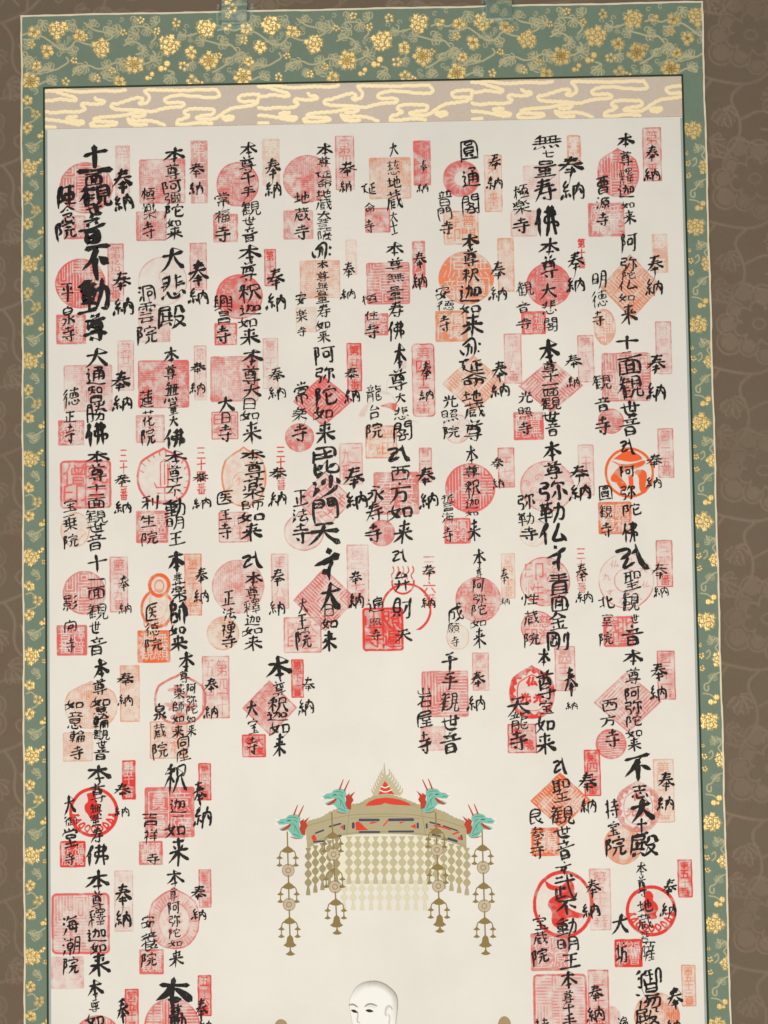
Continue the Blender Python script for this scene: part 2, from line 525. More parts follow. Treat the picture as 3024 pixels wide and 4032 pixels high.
def build_border():
    xs = np.concatenate([np.arange(0.0, 670.01, 0.5)])
    ys_top = np.arange(0.0, 72.01, 0.5)
    k = 0.603 * 0.2487
    def mx(px): return px * k - 86 * 0.2487
    def my(py): return (py * 0.603 - 62) * 0.2487 + (px_tilt)
    px_tilt = 0.0
    F = Field(xs, ys_top)
    rng = random.Random(11)
    PER = 1398 * k
    for rep in range(-1, 4):
        ox = rep * PER
        for V in VINES:
            P = smooth_line([(mx(x) + ox, my(y) + (x - 120) * .0029) for x, y in V], 2)
            F.line(P, 1.7, .95, soft=.5)
        for i, (x, y, a) in enumerate(LEAVES):
            F.flower(mx(x) + ox, my(y) + (x - 120) * .0029, 7.8 + 1.5 * math.sin(i * 2.1), 'leaf', .98, 'thread', a)
            b = a + 2.4
            P = [(mx(x) + ox + (2.2 + .30 * t) * math.cos(b + t), my(y) + (2.2 + .30 * t) * math.sin(b + t)) for t in np.linspace(0, 4.6, 12)]
            F.line(P, 1.2, .9, soft=.4)
    # small curling leaves that fill the ground between the larger motifs
    for rep in range(-1, 4):
        for i in range(46):
            x = (i * 0.618034 % 1) * PER + rep * PER; y = 4 + (i * 0.754878 % 1) * (IN_T - 8)
            a = i * 2.4
            P = [(x + (.9 + .34 * q) * math.cos(a + q), y + (.9 + .34 * q) * math.sin(a + q)) for q in np.linspace(0, 5.2, 12)]
            F.line(P, 1.0, .72, soft=.5)
            if i % 2: F.flower(x + 3.2 * math.cos(a), y + 3.2 * math.sin(a), 4.2, 'leaf', .75, 'thread', a + 1.2)
    for rep in range(-1, 4):
        for i, (kd, x, y, r) in enumerate(FLOWERS):
            F.flower(mx(x) + rep * PER, my(y) + (x - 120) * .0029, r * k * 1.0, kd, 1.0 - .06 * (i % 3), 'gold', i * 1.1)
    top = F
    # side strips, their pattern cut from another part of the same cloth
    def side(x0, x1, spec, per, y_off):
        xs2 = np.arange(x0, x1 + 0.01, 0.5); ys2 = np.arange(72.0, BOT, 0.5)
        G = Field(xs2, ys2)
        for rep in range(-1, 12):
            oy = y_off + rep * per
            for s in spec:
                if s[0] == 'vine':
                    G.line(smooth_line([(x0 + x, oy + y) for x, y in s[1]], 2), s[2], .9, soft=.5)
                elif s[0] == 'leaf':
                    G.flower(x0 + s[1], oy + s[2], s[3], 'leaf', .85, 'thread', s[4])
            for s in spec:
                if s[0] not in ('vine', 'leaf'):
                    G.flower(x0 + s[1], oy + s[2], s[3], s[0], s[4] if len(s) > 4 else 1.0, 'gold', s[1])
        return G
    q = 0.2487 / 2.01
    R = side(IN_R, 670.0, [
        ('peony', 8.6, 10, 8.8), ('peony', 20.5, 47, 7.2), ('twin', 14.0, 85, 6.2), ('spray', 3.6, 43, 3.2, .95), ('spray', 3.8, 55, 3.0, .95), ('spray', 2.5, 33, 2.0, .9),
        ('leaf', 15, 31, 7, 4.2), ('leaf', 13, 66, 6, 5.0), ('vine', [(11, 24), (14, 30), (19, 25), (20, 32), (16, 35), (19, 39)], 1.3),
        ('vine', [(8, 40), (11, 37), (12, 43), (8, 46)], 1.3), ('vine', [(18, 60), (13, 63), (10, 69), (5, 70), (5, 76), (9, 77), (9, 72)], 1.4),
        ('vine', [(4, 79), (11, 80), (15, 84)], 1.3), ('vine', [(17, 60), (21, 59)], 1.0)], 95.6, 212.5)
    L = side(0.0, IN_L, [
        ('peony', 7.0, 10, 8.2), ('plum', 5.6, 38, 5.4), ('spray', 13.6, 52, 5.4, .8), ('plum', 5.6, 65.5, 5.6), ('twin', 19.5, 72, 5.0), ('twin', 17, 3.5, 3.6), ('spray', 20, 15, 2.6, .9),
        ('leaf', 7, 86, 7.5, 5.9), ('leaf', 15, 87, 6, 3.9), ('leaf', 11, 28, 6, 5.2), ('vine', [(20, 78), (14, 82), (8, 84), (4, 82)], 1.3), ('vine', [(3, 46), (8, 44), (12, 49), (14, 58), (8, 60)], 1.2),
        ('vine', [(10, 22), (14, 26), (17, 30), (13, 32)], 1.1)], 95.3, 142.0)
    # one mesh: three sheets butted together
    vs, fs, at_t, at_g = [], [], [], []
    base = 0
    me_all = bpy.data.meshes.new('brocade_border')
    for G in (top, L, R):
        nx, ny = len(G.xs), len(G.ys)
        D = D_FAB + 0.12 * np.clip(G.gold, 0, 1) + 0.05 * G.thread
        if G is not top:
            pass
        co = np.stack([(G.X - HALF) / 1000, -D / 1000, TOP - G.Y / 1000], -1).reshape(-1, 3)
        idx = np.arange(nx * ny).reshape(ny, nx) + base
        fs.append(np.stack([idx[:-1, :-1], idx[1:, :-1], idx[1:, 1:], idx[:-1, 1:]], -1).reshape(-1, 4))
        vs.append(co); at_t.append(G.thread.reshape(-1)); at_g.append(G.gold.reshape(-1)); base += nx * ny
    co = np.vstack(vs); Fc = np.vstack(fs)
    me = me_all
    me.vertices.add(len(co)); me.vertices.foreach_set('co', co.astype(np.float32).reshape(-1))
    me.loops.add(Fc.size); me.loops.foreach_set('vertex_index', Fc.astype(np.int32).reshape(-1))
    me.polygons.add(len(Fc))
    me.polygons.foreach_set('loop_start', (np.arange(len(Fc)) * 4).astype(np.int32))
    me.polygons.foreach_set('loop_total', np.full(len(Fc), 4, np.int32))
    me.update(calc_edges=True)
    for nme, v in (('thread', np.concatenate(at_t)), ('gold', np.concatenate(at_g))):
        a = me.attributes.new(nme, 'FLOAT', 'POINT'); a.data.foreach_set('value', v.astype(np.float32))
    link('brocade_border', me, M_GREEN, scroll)
    return top
TOP_FIELD = build_border()

CLOUDS = [[(300,600),(345,600),(380,610),(420,625),(480,640),(505,655),(490,668),(440,660),(390,652),(340,665),(300,662)],
 [(345,600),(400,590),(470,605),(540,612),(620,605),(700,603),(760,610),(825,600)],
 [(300,735),(350,745),(420,735),(480,740),(540,735),(565,715),(530,700),(545,680),(600,690),(650,690),(690,680),(680,665),(640,665),(625,650)],
 [(300,785),(360,790),(420,800),(470,812),(520,822),(552,810),(540,798),(480,795),(430,780),(460,768),(500,770)],[(300,835),(360,835)],
 [(740,690),(770,690),(800,680),(850,665),(900,650),(940,655),(935,675),(910,685),(930,695),(975,680),(985,650),(965,625),(945,605),(990,600),(1050,605),(1120,605),(1190,610),(1300,605),(1420,605)],
 [(740,690),(725,705),(745,722),(800,728),(870,730),(940,735),(1000,745),(1060,725),(1130,715),(1200,715),(1215,695),(1180,682),(1100,690),(1075,670),(1100,650),(1180,635),(1300,650),(1400,658),(1445,650),(1440,630),(1420,605)],
 [(600,830),(590,815),(630,800),(610,785),(660,775),(740,770),(820,765),(880,750),(930,745),(960,755),(930,775),(870,775)],
 [(630,800),(700,805),(760,805),(770,820),(720,830),(660,835),(600,830)],[(840,790),(880,805),(930,800),(980,800),(1030,810),(1080,832)],
 [(840,790),(850,815),(890,830),(960,825)],
 [(1160,825),(1165,800),(1210,790),(1250,770),(1205,760),(1215,735),(1270,725),(1350,730),(1400,730),(1410,750),(1390,770),(1330,770),(1270,790),(1380,800),(1420,790),(1460,760),(1520,725),(1590,718),(1660,710),(1690,695),(1660,680),(1590,690),(1560,665),(1580,645),(1650,637),(1700,640)],
 [(1160,825),(1220,830),(1300,815),(1390,825)],[(1460,785),(1530,775),(1530,795),(1490,805),(1465,795)],[(1690,695),(1698,662)]]
def build_clouds():
    xs = np.arange(IN_L + .4, IN_R - .3, 0.5); ys = np.arange(IN_T + 1.0, CL_B + .01, 0.5)
    F = Field(xs, ys)
    k = 0.603 * 0.2487
    for rep in range(0, 4):
        for i, L in enumerate(CLOUDS):
            P = smooth_line([((x - 300) * k + IN_L + 1.5 + rep * 1398 * k, IN_T + 1.2 + (y - 588) * k * 1.03 + (x - 300) * .0012) for x, y in L], 2)
            P[:, 1] += 0.35 * np.sin(P[:, 0] * 1.1 + i)
            F.line(P, 3.2, 1.0, 'gold', 1.0)
    me = grid_mesh('cloud_band', xs, ys, D_PAP + .25, {'gold': F.gold, 'thread': F.gold * .6}, lift=.1 * F.gold)
    link('cloud_band', me, M_CLOUD, scroll)
build_clouds()

# paper, painted margin shading, cords and the pale silk edge
def sheet(name, x0, y0, x1, y1, d, mat, parent):
    me = bpy.data.meshes.new(name)
    me.from_pydata([W3(x0, y0, d), W3(x0, y1, d), W3(x1, y1, d), W3(x1, y0, d)], [], [(0, 1, 2, 3)])
    me.update()
    return link(name, me, mat, parent)
paper = sheet('paper', IN_L, CL_B, IN_R, BOT, D_PAP, M_PAPER, scroll)
slab('backing', 0.6, 0.6, 669.4, BOT, 0.3, 2.0, M_EDGE, scroll)
slab('paper_margin_shade', IN_L + .8, CL_B + 1, IN_L + 3.0, BOT, D_PAP - .3, D_PAP + .12, M_MARGIN_SHADE, scroll)  # coloured strip painting the shade along the paper's side
slab('paper_margin_shade', IN_R - 3.0, CL_B + 1, IN_R - .8, BOT, D_PAP - .3, D_PAP + .12, M_MARGIN_SHADE, scroll)
slab('inner_cord', IN_L - .8, IN_T + .9, IN_L + .8, BOT, D_PAP - .5, D_FAB + .35, M_CORD, scroll)
slab('inner_cord', IN_R - .8, IN_T + .9, IN_R + .8, BOT, D_PAP - .5, D_FAB + .35, M_CORD, scroll)
slab('inner_cord', IN_L - .8, IN_T - .5, IN_R + .8, IN_T + .9, D_PAP - .5, D_FAB + .35, M_CORD, scroll)
def silk_edge(P, Q, wid, amp, seed):
    # a narrow folded edge of pale silk that wanders slightly, as pasted cloth does
    P = np.array(P, float); Q = np.array(Q, float)
    L = np.linalg.norm(Q - P); n = max(2, int(L / 6)); u = (Q - P) / L; nn = np.array([-u[1], u[0]])
    v = []; f = []
    for i in range(n + 1):
        s = i / n * L
        o = amp * (math.sin(s * .045 + seed) + .6 * math.sin(s * .13 + seed * 2) + .3 * math.sin(s * .41))
        w = wid * (1 + .14 * math.sin(s * .27 + seed))
        a = P + u * s + nn * (o - w / 2); c = P + u * s + nn * (o + w / 2)
        v += [W3(*a, .1), W3(*a, D_FAB + .45), W3(*c, D_FAB + .45), W3(*c, .1)]
        if i: f += [(4 * i - 4 + k, 4 * i - 4 + (k + 1) % 4, 4 * i + (k + 1) % 4, 4 * i + k) for k in range(4)]
    f += [(0, 3, 2, 1), (4 * n, 4 * n + 1, 4 * n + 2, 4 * n + 3)]
    me = bpy.data.meshes.new('silk_edge'); me.from_pydata(v, [], f); me.update()
    link('silk_edge', me, M_EDGE, scroll)
silk_edge((-.6, .2), (670.6, .2), 1.7, .22, 1.0)
silk_edge((.4, 1.4), (.4, BOT), 1.6, .28, 2.2)
silk_edge((669.6, 1.4), (669.6, BOT), 1.6, .28, 4.1)

# ------------------------------------------------------------------ brush writing
# each character as its brush strokes: x, y pairs on a 64 x 64 field
GLYPHS = {
    '一': [[6, 31, 57, 31]],
    '七': [[6, 29, 57, 22], [24, 6, 24, 51, 25, 54, 27, 55, 32, 56, 50, 56, 53, 53, 55, 47]],
    '三': [[13, 30, 48, 30], [6, 53, 57, 53], [9, 9, 53, 9]],
    '不': [[6, 10, 58, 7], [34, 9, 22, 30, 4, 46], [32, 24, 32, 62], [38, 26, 56, 38]],
    '世': [[3, 22, 61, 18], [16, 6, 18, 54, 56, 52], [32, 2, 32, 40], [47, 4, 46, 39], [32, 39, 46, 38]],
    '主': [[26, 6, 35, 13, 35, 18], [5, 57, 57, 57], [11, 37, 51, 37], [31, 18, 31, 57], [8, 18, 54, 18]],
    '乗': [[45, 18, 45, 39], [17, 18, 17, 39], [6, 28, 56, 28], [9, 18, 54, 18], [31, 8, 31, 56], [10, 9, 35, 8, 48, 6, 51, 7], [9, 39, 54, 39], [7, 55, 18, 50, 29, 42, 35, 43, 47, 51, 55, 55]],
    '九': [[8, 21, 42, 21, 43, 54, 55, 55, 57, 53, 57, 48], [25, 6, 24, 26, 20, 40, 13, 51, 7, 55, 4, 55]],
    '二': [[6, 50, 57, 50], [11, 12, 51, 12]],
    '五': [[27, 9, 26, 24, 21, 53], [9, 9, 52, 9], [13, 28, 45, 28, 44, 54], [5, 54, 57, 54]],
    '仏': [[20, 3, 13, 24, 3, 42], [14, 28, 13, 62], [40, 4, 36, 30, 26, 54, 56, 50], [50, 36, 61, 58]],
    '住': [[6, 28, 9, 24, 13, 23], [38, 6, 40, 12], [26, 35, 55, 35], [22, 55, 57, 55], [40, 18, 40, 55], [24, 17, 56, 17], [19, 6, 13, 22, 14, 57]],
    '佛': [[18, 3, 12, 20, 3, 36], [13, 24, 12, 62], [26, 14, 54, 12, 53, 24], [26, 26, 53, 24], [26, 26, 24, 38, 58, 36, 56, 50, 50, 48], [36, 4, 36, 42, 28, 60], [46, 3, 46, 62]],
    '僧': [[31, 18, 34, 25], [28, 46, 52, 46], [7, 30, 7, 28, 10, 25, 14, 23], [40, 14, 40, 30], [28, 55, 52, 55], [52, 5, 50, 8, 48, 13], [31, 6, 33, 10, 33, 14], [50, 18, 46, 25, 45, 26], [28, 55, 28, 39, 29, 38, 52, 39, 52, 55], [48, 13, 25, 14, 25, 30, 55, 30, 56, 14, 48, 13], [20, 6, 14, 21, 14, 57]],
    '光': [[32, 2, 32, 24], [14, 8, 22, 19], [50, 5, 42, 18], [4, 28, 60, 25], [24, 29, 20, 46, 4, 60], [40, 27, 39, 54, 43, 59, 62, 57, 62, 46]],
    '八': [[22, 9, 18, 33, 14, 42, 7, 52], [38, 8, 41, 25, 45, 37, 50, 47, 56, 53]],
    '六': [[6, 22, 56, 22], [22, 34, 7, 56], [41, 34, 56, 56], [29, 6, 33, 14]],
    '利': [[41, 12, 41, 41], [56, 6, 56, 54, 55, 57, 47, 57], [7, 23, 33, 23], [8, 10, 29, 6, 32, 6], [20, 8, 20, 57], [6, 48, 17, 32, 25, 34, 31, 39]],
    '剛': [[55, 5, 55, 55, 53, 57, 47, 57], [46, 11, 46, 41], [7, 57, 7, 8, 8, 6, 35, 7, 35, 55, 33, 57, 27, 57], [15, 12, 17, 19], [14, 24, 29, 24], [14, 32, 14, 45, 26, 46, 28, 45, 28, 32], [28, 12, 25, 21, 21, 27, 21, 46]],
    '勒': [[4, 10, 34, 7], [12, 3, 12, 18], [24, 2, 24, 17], [11, 18, 25, 17], [8, 25, 8, 36], [8, 25, 30, 23, 29, 36], [8, 36, 29, 35], [18, 17, 18, 62], [3, 47, 34, 44], [38, 22, 60, 19, 57, 58, 49, 54], [48, 5, 46, 32, 34, 60]],
    '動': [[26, 2, 10, 8], [3, 14, 38, 11], [10, 19, 10, 37], [10, 19, 33, 18, 33, 36], [10, 28, 33, 27], [10, 37, 33, 36], [21, 8, 21, 56], [6, 46, 36, 44], [2, 58, 38, 54], [38, 20, 60, 18, 56, 58, 48, 54], [48, 3, 46, 30, 34, 60]],
    '勝': [[29, 7, 32, 11], [8, 21, 19, 21], [54, 6, 52, 7, 49, 12, 48, 16], [47, 26, 49, 31, 55, 36, 57, 36], [28, 16, 54, 16], [39, 34, 38, 43, 35, 49, 31, 53, 27, 56, 26, 56], [5, 56, 8, 39, 8, 9, 10, 8, 18, 8, 19, 8, 20, 9, 20, 54, 19, 56, 15, 56], [26, 26, 56, 26], [8, 34, 18, 34, 30, 40, 51, 40, 50, 51, 49, 55, 43, 57, 40, 55], [41, 6, 40, 13, 37, 23, 32, 31, 27, 37]],
    '北': [[6, 48, 17, 43, 23, 43], [7, 20, 23, 20], [37, 27, 43, 25, 55, 17], [23, 7, 23, 55], [37, 7, 38, 53, 44, 55, 54, 54, 57, 51, 57, 45]],
    '医': [[33, 37, 37, 39, 50, 50], [55, 6, 5, 7, 5, 55, 6, 56, 57, 56], [14, 32, 54, 32], [22, 18, 51, 18], [23, 13, 21, 18, 16, 23, 14, 24], [34, 19, 34, 30, 32, 38, 27, 44, 16, 50]],
    '十': [[5, 28, 60, 24], [33, 3, 32, 61]],
    '千': [[48, 3, 18, 11], [4, 28, 60, 25], [32, 10, 32, 62]],
    '半': [[49, 8, 44, 18], [13, 7, 18, 17], [6, 40, 56, 40], [10, 25, 52, 25], [31, 5, 31, 57]],
    '印': [[37, 57, 37, 9, 56, 9, 56, 44, 55, 46, 48, 47], [9, 48, 27, 44], [9, 26, 26, 26], [26, 6, 24, 6, 10, 11, 9, 48]],
    '参': [[19, 47, 40, 39], [15, 35, 17, 37, 20, 38, 36, 32], [41, 25, 42, 29, 46, 33, 53, 38, 56, 39, 57, 39], [14, 56, 17, 57, 29, 54, 39, 51, 49, 46], [18, 15, 19, 11, 28, 5], [6, 25, 56, 25], [13, 16, 42, 15, 46, 14], [27, 16, 26, 22, 20, 30, 15, 35, 7, 39], [37, 7, 40, 8, 52, 17]],
    '台': [[13, 54, 48, 54], [26, 6, 14, 20, 12, 25], [13, 57, 13, 37, 14, 36, 15, 36, 47, 36, 48, 57], [9, 25, 48, 23], [39, 13, 53, 27]],
    '吉': [[14, 54, 49, 54], [31, 5, 31, 27], [7, 14, 55, 14], [11, 27, 52, 27], [14, 57, 15, 38, 47, 38, 48, 38, 49, 39, 49, 57]],
    '同': [[7, 57, 7, 5, 54, 5, 56, 6, 56, 54, 54, 57, 47, 57], [17, 16, 46, 16], [20, 44, 41, 43, 42, 29, 42, 28, 40, 27, 20, 28, 20, 48]],
    '向': [[30, 5, 29, 7, 26, 15], [21, 44, 40, 44, 41, 30, 41, 29, 39, 28, 22, 29, 21, 49], [8, 57, 9, 16, 26, 16, 53, 16, 53, 55, 52, 57, 44, 57]],
    '命': [[32, 1, 20, 16, 3, 27], [33, 3, 46, 16, 62, 26], [22, 25, 42, 24], [12, 34, 12, 52], [12, 34, 28, 33, 28, 50], [12, 50, 28, 49], [38, 32, 38, 62], [38, 33, 56, 31, 55, 52, 48, 48]],
    '四': [[24, 6, 23, 20, 21, 30, 18, 36, 14, 39], [5, 51, 57, 51], [38, 6, 39, 34, 40, 35, 51, 35, 53, 37], [5, 56, 5, 7, 7, 6, 56, 6, 57, 56]],
    '圓': [[17, 29, 44, 29], [17, 35, 44, 35], [16, 48, 26, 44], [35, 44, 48, 48], [6, 54, 56, 54], [28, 19, 40, 19, 42, 17, 42, 13, 40, 12, 21, 12, 20, 14, 21, 18, 28, 19], [6, 57, 6, 6, 8, 5, 55, 5, 56, 57], [44, 29, 44, 25, 43, 24, 18, 24, 17, 26, 18, 40, 19, 41, 43, 41, 44, 39, 44, 29]],
    '土': [[31, 7, 31, 56], [5, 56, 57, 56], [9, 26, 52, 26]],
    '地': [[3, 24, 26, 21], [14, 6, 14, 46], [2, 50, 28, 42], [30, 28, 58, 18, 57, 38, 51, 36], [46, 4, 45, 42], [35, 12, 34, 52, 38, 57, 61, 56, 62, 46]],
    '坊': [[36, 30, 53, 31, 53, 45, 51, 55, 49, 57, 42, 57, 40, 56], [41, 5, 43, 10], [14, 6, 14, 43], [6, 20, 22, 20], [26, 16, 57, 16], [36, 16, 36, 29, 34, 41, 30, 49, 23, 57], [5, 49, 5, 47, 21, 42, 24, 39]],
    '堂': [[31, 35, 46, 35, 47, 33, 46, 25, 16, 24, 16, 35, 31, 35], [31, 5, 31, 15], [14, 6, 16, 11, 16, 15], [31, 35, 31, 57], [6, 57, 57, 57], [12, 45, 52, 45], [43, 12, 44, 12, 49, 15, 56, 15, 56, 24], [6, 24, 7, 15, 43, 15, 45, 13, 49, 6]],
    '士': [[9, 56, 53, 56], [31, 6, 31, 56], [5, 26, 57, 26]],
    '大': [[6, 24, 58, 20], [33, 3, 29, 28, 18, 48, 3, 61], [33, 24, 44, 44, 62, 60]],
    '天': [[14, 10, 50, 8], [5, 28, 59, 25], [32, 10, 29, 30, 18, 48, 3, 61], [33, 28, 44, 46, 62, 60]],
    '奉': [[16, 10, 48, 8], [18, 19, 46, 17], [5, 28, 58, 25], [32, 1, 28, 18, 18, 34, 3, 46], [36, 27, 46, 37, 62, 46], [20, 41, 43, 40], [18, 49, 45, 48], [32, 34, 31, 63]],
    '如': [[18, 4, 10, 30, 30, 52], [30, 18, 20, 44, 3, 58], [3, 28, 34, 22], [40, 22, 40, 52], [40, 22, 60, 20, 58, 50], [40, 50, 58, 48]],
    '安': [[32, 1, 34, 8], [8, 14, 8, 24], [8, 15, 58, 13, 52, 24], [30, 22, 20, 44, 44, 58], [44, 30, 34, 50, 8, 62], [3, 38, 61, 35]],
    '宝': [[32, 1, 34, 8], [8, 14, 8, 24], [8, 15, 58, 13, 52, 23], [16, 28, 48, 26], [18, 42, 46, 41], [5, 60, 60, 58], [32, 27, 32, 59], [44, 47, 51, 54]],
    '室': [[30, 5, 32, 11], [25, 22, 24, 25, 18, 30, 17, 33], [6, 17, 6, 12, 7, 11, 54, 11, 56, 12, 56, 17], [31, 38, 31, 57], [12, 45, 51, 45], [6, 57, 57, 57], [13, 21, 50, 21], [40, 26, 42, 27, 49, 34], [13, 35, 45, 32]],
    '寺': [[18, 12, 46, 10], [32, 2, 31, 22], [8, 23, 56, 21], [4, 36, 60, 34], [42, 26, 42, 60, 34, 56], [20, 44, 28, 52]],
    '寿': [[16, 8, 48, 6], [12, 17, 50, 15], [4, 27, 60, 24], [33, 1, 26, 26, 4, 54], [14, 39, 60, 36], [44, 28, 44, 60, 36, 56], [22, 46, 29, 54]],
    '尊': [[20, 2, 26, 9], [44, 1, 38, 9], [6, 14, 58, 12], [16, 19, 16, 38], [16, 19, 46, 18, 47, 37], [27, 13, 26, 24, 21, 30], [36, 13, 37, 25, 44, 28], [18, 31, 46, 30], [17, 38, 47, 37], [3, 46, 61, 43], [43, 39, 43, 60, 36, 57], [20, 50, 27, 56]],
    '屋': [[28, 25, 23, 35], [36, 35, 36, 54], [19, 44, 52, 44], [12, 16, 51, 16, 53, 15, 53, 7, 52, 6, 12, 7, 11, 37, 7, 54], [12, 23, 17, 25, 55, 25], [15, 55, 57, 55], [23, 35, 28, 35, 48, 33, 51, 34], [45, 25, 45, 29, 48, 33]],
    '山': [[31, 5, 31, 52], [9, 18, 9, 52, 54, 52], [54, 17, 54, 57]],
    '市': [[12, 50, 12, 28, 49, 27, 51, 28, 50, 48, 49, 50, 42, 50], [6, 15, 56, 15], [29, 6, 32, 12, 31, 57]],
    '師': [[18, 2, 10, 10], [10, 10, 10, 56], [10, 11, 26, 10, 26, 24], [10, 24, 26, 23], [10, 36, 28, 34, 28, 50], [10, 50, 28, 49], [34, 8, 61, 6], [37, 20, 37, 50], [37, 20, 58, 18, 58, 46, 52, 44], [48, 8, 48, 62]],
    '常': [[32, 1, 32, 12], [18, 4, 23, 11], [47, 3, 41, 10], [7, 16, 6, 25], [7, 16, 58, 14, 52, 23], [20, 24, 20, 34], [20, 24, 45, 23, 44, 33], [20, 33, 44, 32], [14, 40, 14, 58], [14, 40, 52, 38, 52, 54, 46, 52], [32, 35, 32, 63]],
    '平': [[14, 15, 18, 25], [48, 15, 44, 26], [31, 7, 31, 55], [8, 7, 53, 7], [5, 34, 57, 34]],
    '座': [[34, 6, 36, 12], [48, 27, 54, 32], [23, 28, 26, 29, 30, 34], [36, 19, 36, 56], [7, 58, 6, 55, 9, 42, 11, 12, 57, 12], [19, 43, 54, 43], [15, 56, 57, 56], [25, 19, 22, 27, 16, 36], [49, 19, 48, 26, 43, 33, 41, 35, 36, 35]],
    '延': [[26, 3, 12, 8], [4, 12, 16, 11, 8, 26, 16, 27, 10, 44], [8, 30, 20, 46, 40, 56, 62, 57], [54, 6, 34, 14], [44, 12, 44, 46], [44, 28, 58, 26], [32, 24, 32, 46], [28, 48, 60, 45]],
    '廿': [[18, 51, 45, 51], [6, 20, 56, 20], [18, 5, 18, 57], [45, 6, 45, 56]],
    '弁': [[15, 19, 17, 16, 28, 6, 31, 5], [43, 27, 43, 57], [6, 36, 57, 36], [20, 27, 20, 40, 19, 44, 14, 51, 7, 56], [10, 20, 47, 18], [40, 9, 53, 22]],
    '弥': [[6, 8, 24, 6, 23, 20], [8, 22, 23, 20], [8, 22, 5, 36, 24, 34, 22, 56, 14, 58], [38, 4, 30, 20], [34, 14, 60, 11, 56, 20], [46, 14, 46, 60, 40, 56], [36, 30, 28, 50], [54, 28, 62, 46]],
    '彌': [[6, 6, 16, 6, 17, 7, 17, 20, 7, 20, 6, 21, 5, 34, 16, 34, 17, 35, 15, 53, 13, 55, 7, 56], [25, 6, 56, 6], [26, 20, 55, 20], [40, 6, 40, 56], [30, 42, 36, 48], [49, 12, 55, 16, 55, 18, 55, 54, 53, 56, 50, 57], [30, 27, 36, 34], [26, 36, 30, 35, 36, 25], [50, 39, 44, 51, 40, 51], [49, 26, 44, 36], [44, 27, 50, 34], [36, 40, 30, 51, 26, 51], [44, 42, 48, 45, 50, 49], [30, 12, 27, 16, 26, 20, 26, 56]],
    '影': [[20, 19, 20, 27], [38, 17, 43, 15, 54, 5], [29, 48, 32, 54], [38, 56, 45, 52, 56, 41, 58, 40], [40, 35, 48, 29, 54, 24], [8, 13, 32, 13], [20, 43, 19, 56, 18, 57, 15, 57], [10, 48, 6, 55], [20, 43, 30, 42, 31, 40, 31, 35, 29, 34, 9, 34, 8, 36, 9, 42, 20, 43], [32, 13, 32, 7, 31, 6, 8, 6, 8, 18, 9, 19, 31, 19, 32, 18, 32, 13], [5, 27, 34, 27]],
    '御': [[6, 33, 9, 30, 12, 29], [32, 37, 39, 37], [23, 34, 23, 53], [15, 5, 6, 15], [54, 48, 56, 48, 57, 46, 57, 10, 46, 10, 46, 57], [25, 12, 39, 12], [22, 25, 39, 25], [32, 12, 32, 51], [20, 54, 41, 50], [26, 5, 21, 18, 16, 18, 13, 24, 13, 57]],
    '徳': [[20, 3, 12, 12, 4, 20], [20, 16, 12, 28, 3, 38], [14, 28, 14, 62], [28, 10, 60, 8], [44, 2, 43, 16], [30, 18, 30, 32], [30, 18, 58, 17, 58, 31], [39, 18, 39, 31], [49, 18, 49, 31], [30, 32, 58, 31], [27, 44, 24, 56], [34, 42, 38, 58, 54, 58, 57, 50], [44, 40, 48, 48], [56, 40, 62, 48]],
    '志': [[50, 42, 55, 53, 56, 56], [19, 42, 19, 55, 22, 57, 43, 57, 45, 55, 46, 51], [27, 36, 37, 42], [11, 43, 6, 55], [6, 14, 56, 14], [10, 29, 53, 29], [31, 6, 31, 29]],
    '念': [[19, 43, 19, 54, 22, 57, 43, 57, 45, 55, 46, 51], [13, 28, 45, 28, 44, 32, 39, 37, 36, 39], [50, 43, 56, 54], [4, 22, 7, 22, 14, 19, 31, 7, 43, 16, 56, 22], [26, 37, 33, 44], [28, 18, 34, 22], [11, 43, 7, 54]],
    '性': [[7, 17, 5, 29], [14, 5, 14, 57], [19, 15, 22, 22, 26, 24], [29, 35, 55, 35], [29, 18, 56, 18], [24, 55, 57, 55], [41, 6, 41, 55], [31, 8, 29, 19, 26, 26, 24, 27]],
    '悲': [[24, 2, 22, 24, 10, 36], [8, 10, 24, 8], [8, 19, 23, 17], [5, 29, 23, 26], [40, 2, 40, 36], [40, 9, 56, 7], [40, 18, 55, 17], [40, 28, 60, 26], [10, 46, 6, 56], [20, 44, 24, 58, 44, 60, 48, 50], [32, 42, 38, 50], [52, 42, 60, 52]],
    '意': [[43, 10, 41, 19], [14, 34, 49, 34], [29, 41, 29, 45, 35, 49], [20, 10, 22, 19], [21, 48, 22, 56, 25, 58, 39, 58, 42, 56, 43, 52], [49, 47, 55, 55], [12, 49, 7, 56], [31, 5, 32, 9], [29, 41, 14, 40, 14, 28, 15, 26, 47, 26, 49, 27, 48, 41, 29, 41], [7, 20, 56, 20], [10, 10, 52, 10]],
    '慈': [[31, 45, 34, 49], [50, 44, 56, 52], [20, 46, 20, 55, 23, 57, 41, 57, 43, 56, 44, 51], [17, 13, 16, 16, 11, 22, 10, 25], [12, 45, 7, 54], [35, 26, 44, 26], [18, 5, 22, 12], [19, 26, 18, 29, 13, 34, 12, 37], [45, 5, 41, 9, 41, 16, 36, 23, 35, 26], [5, 13, 57, 13], [35, 37, 53, 36], [8, 38, 27, 36], [25, 32, 28, 38], [51, 20, 39, 33, 38, 37], [50, 30, 56, 39], [7, 26, 21, 25, 26, 20]],
    '成': [[11, 28, 25, 28, 27, 29, 25, 46, 24, 48, 18, 48], [27, 55, 30, 55, 39, 48, 42, 46], [44, 6, 45, 5, 52, 9], [54, 24, 45, 40, 42, 41], [7, 57, 10, 40, 12, 15, 57, 15], [37, 5, 38, 28, 40, 38, 44, 49, 49, 55, 55, 55, 57, 49, 56, 44]],
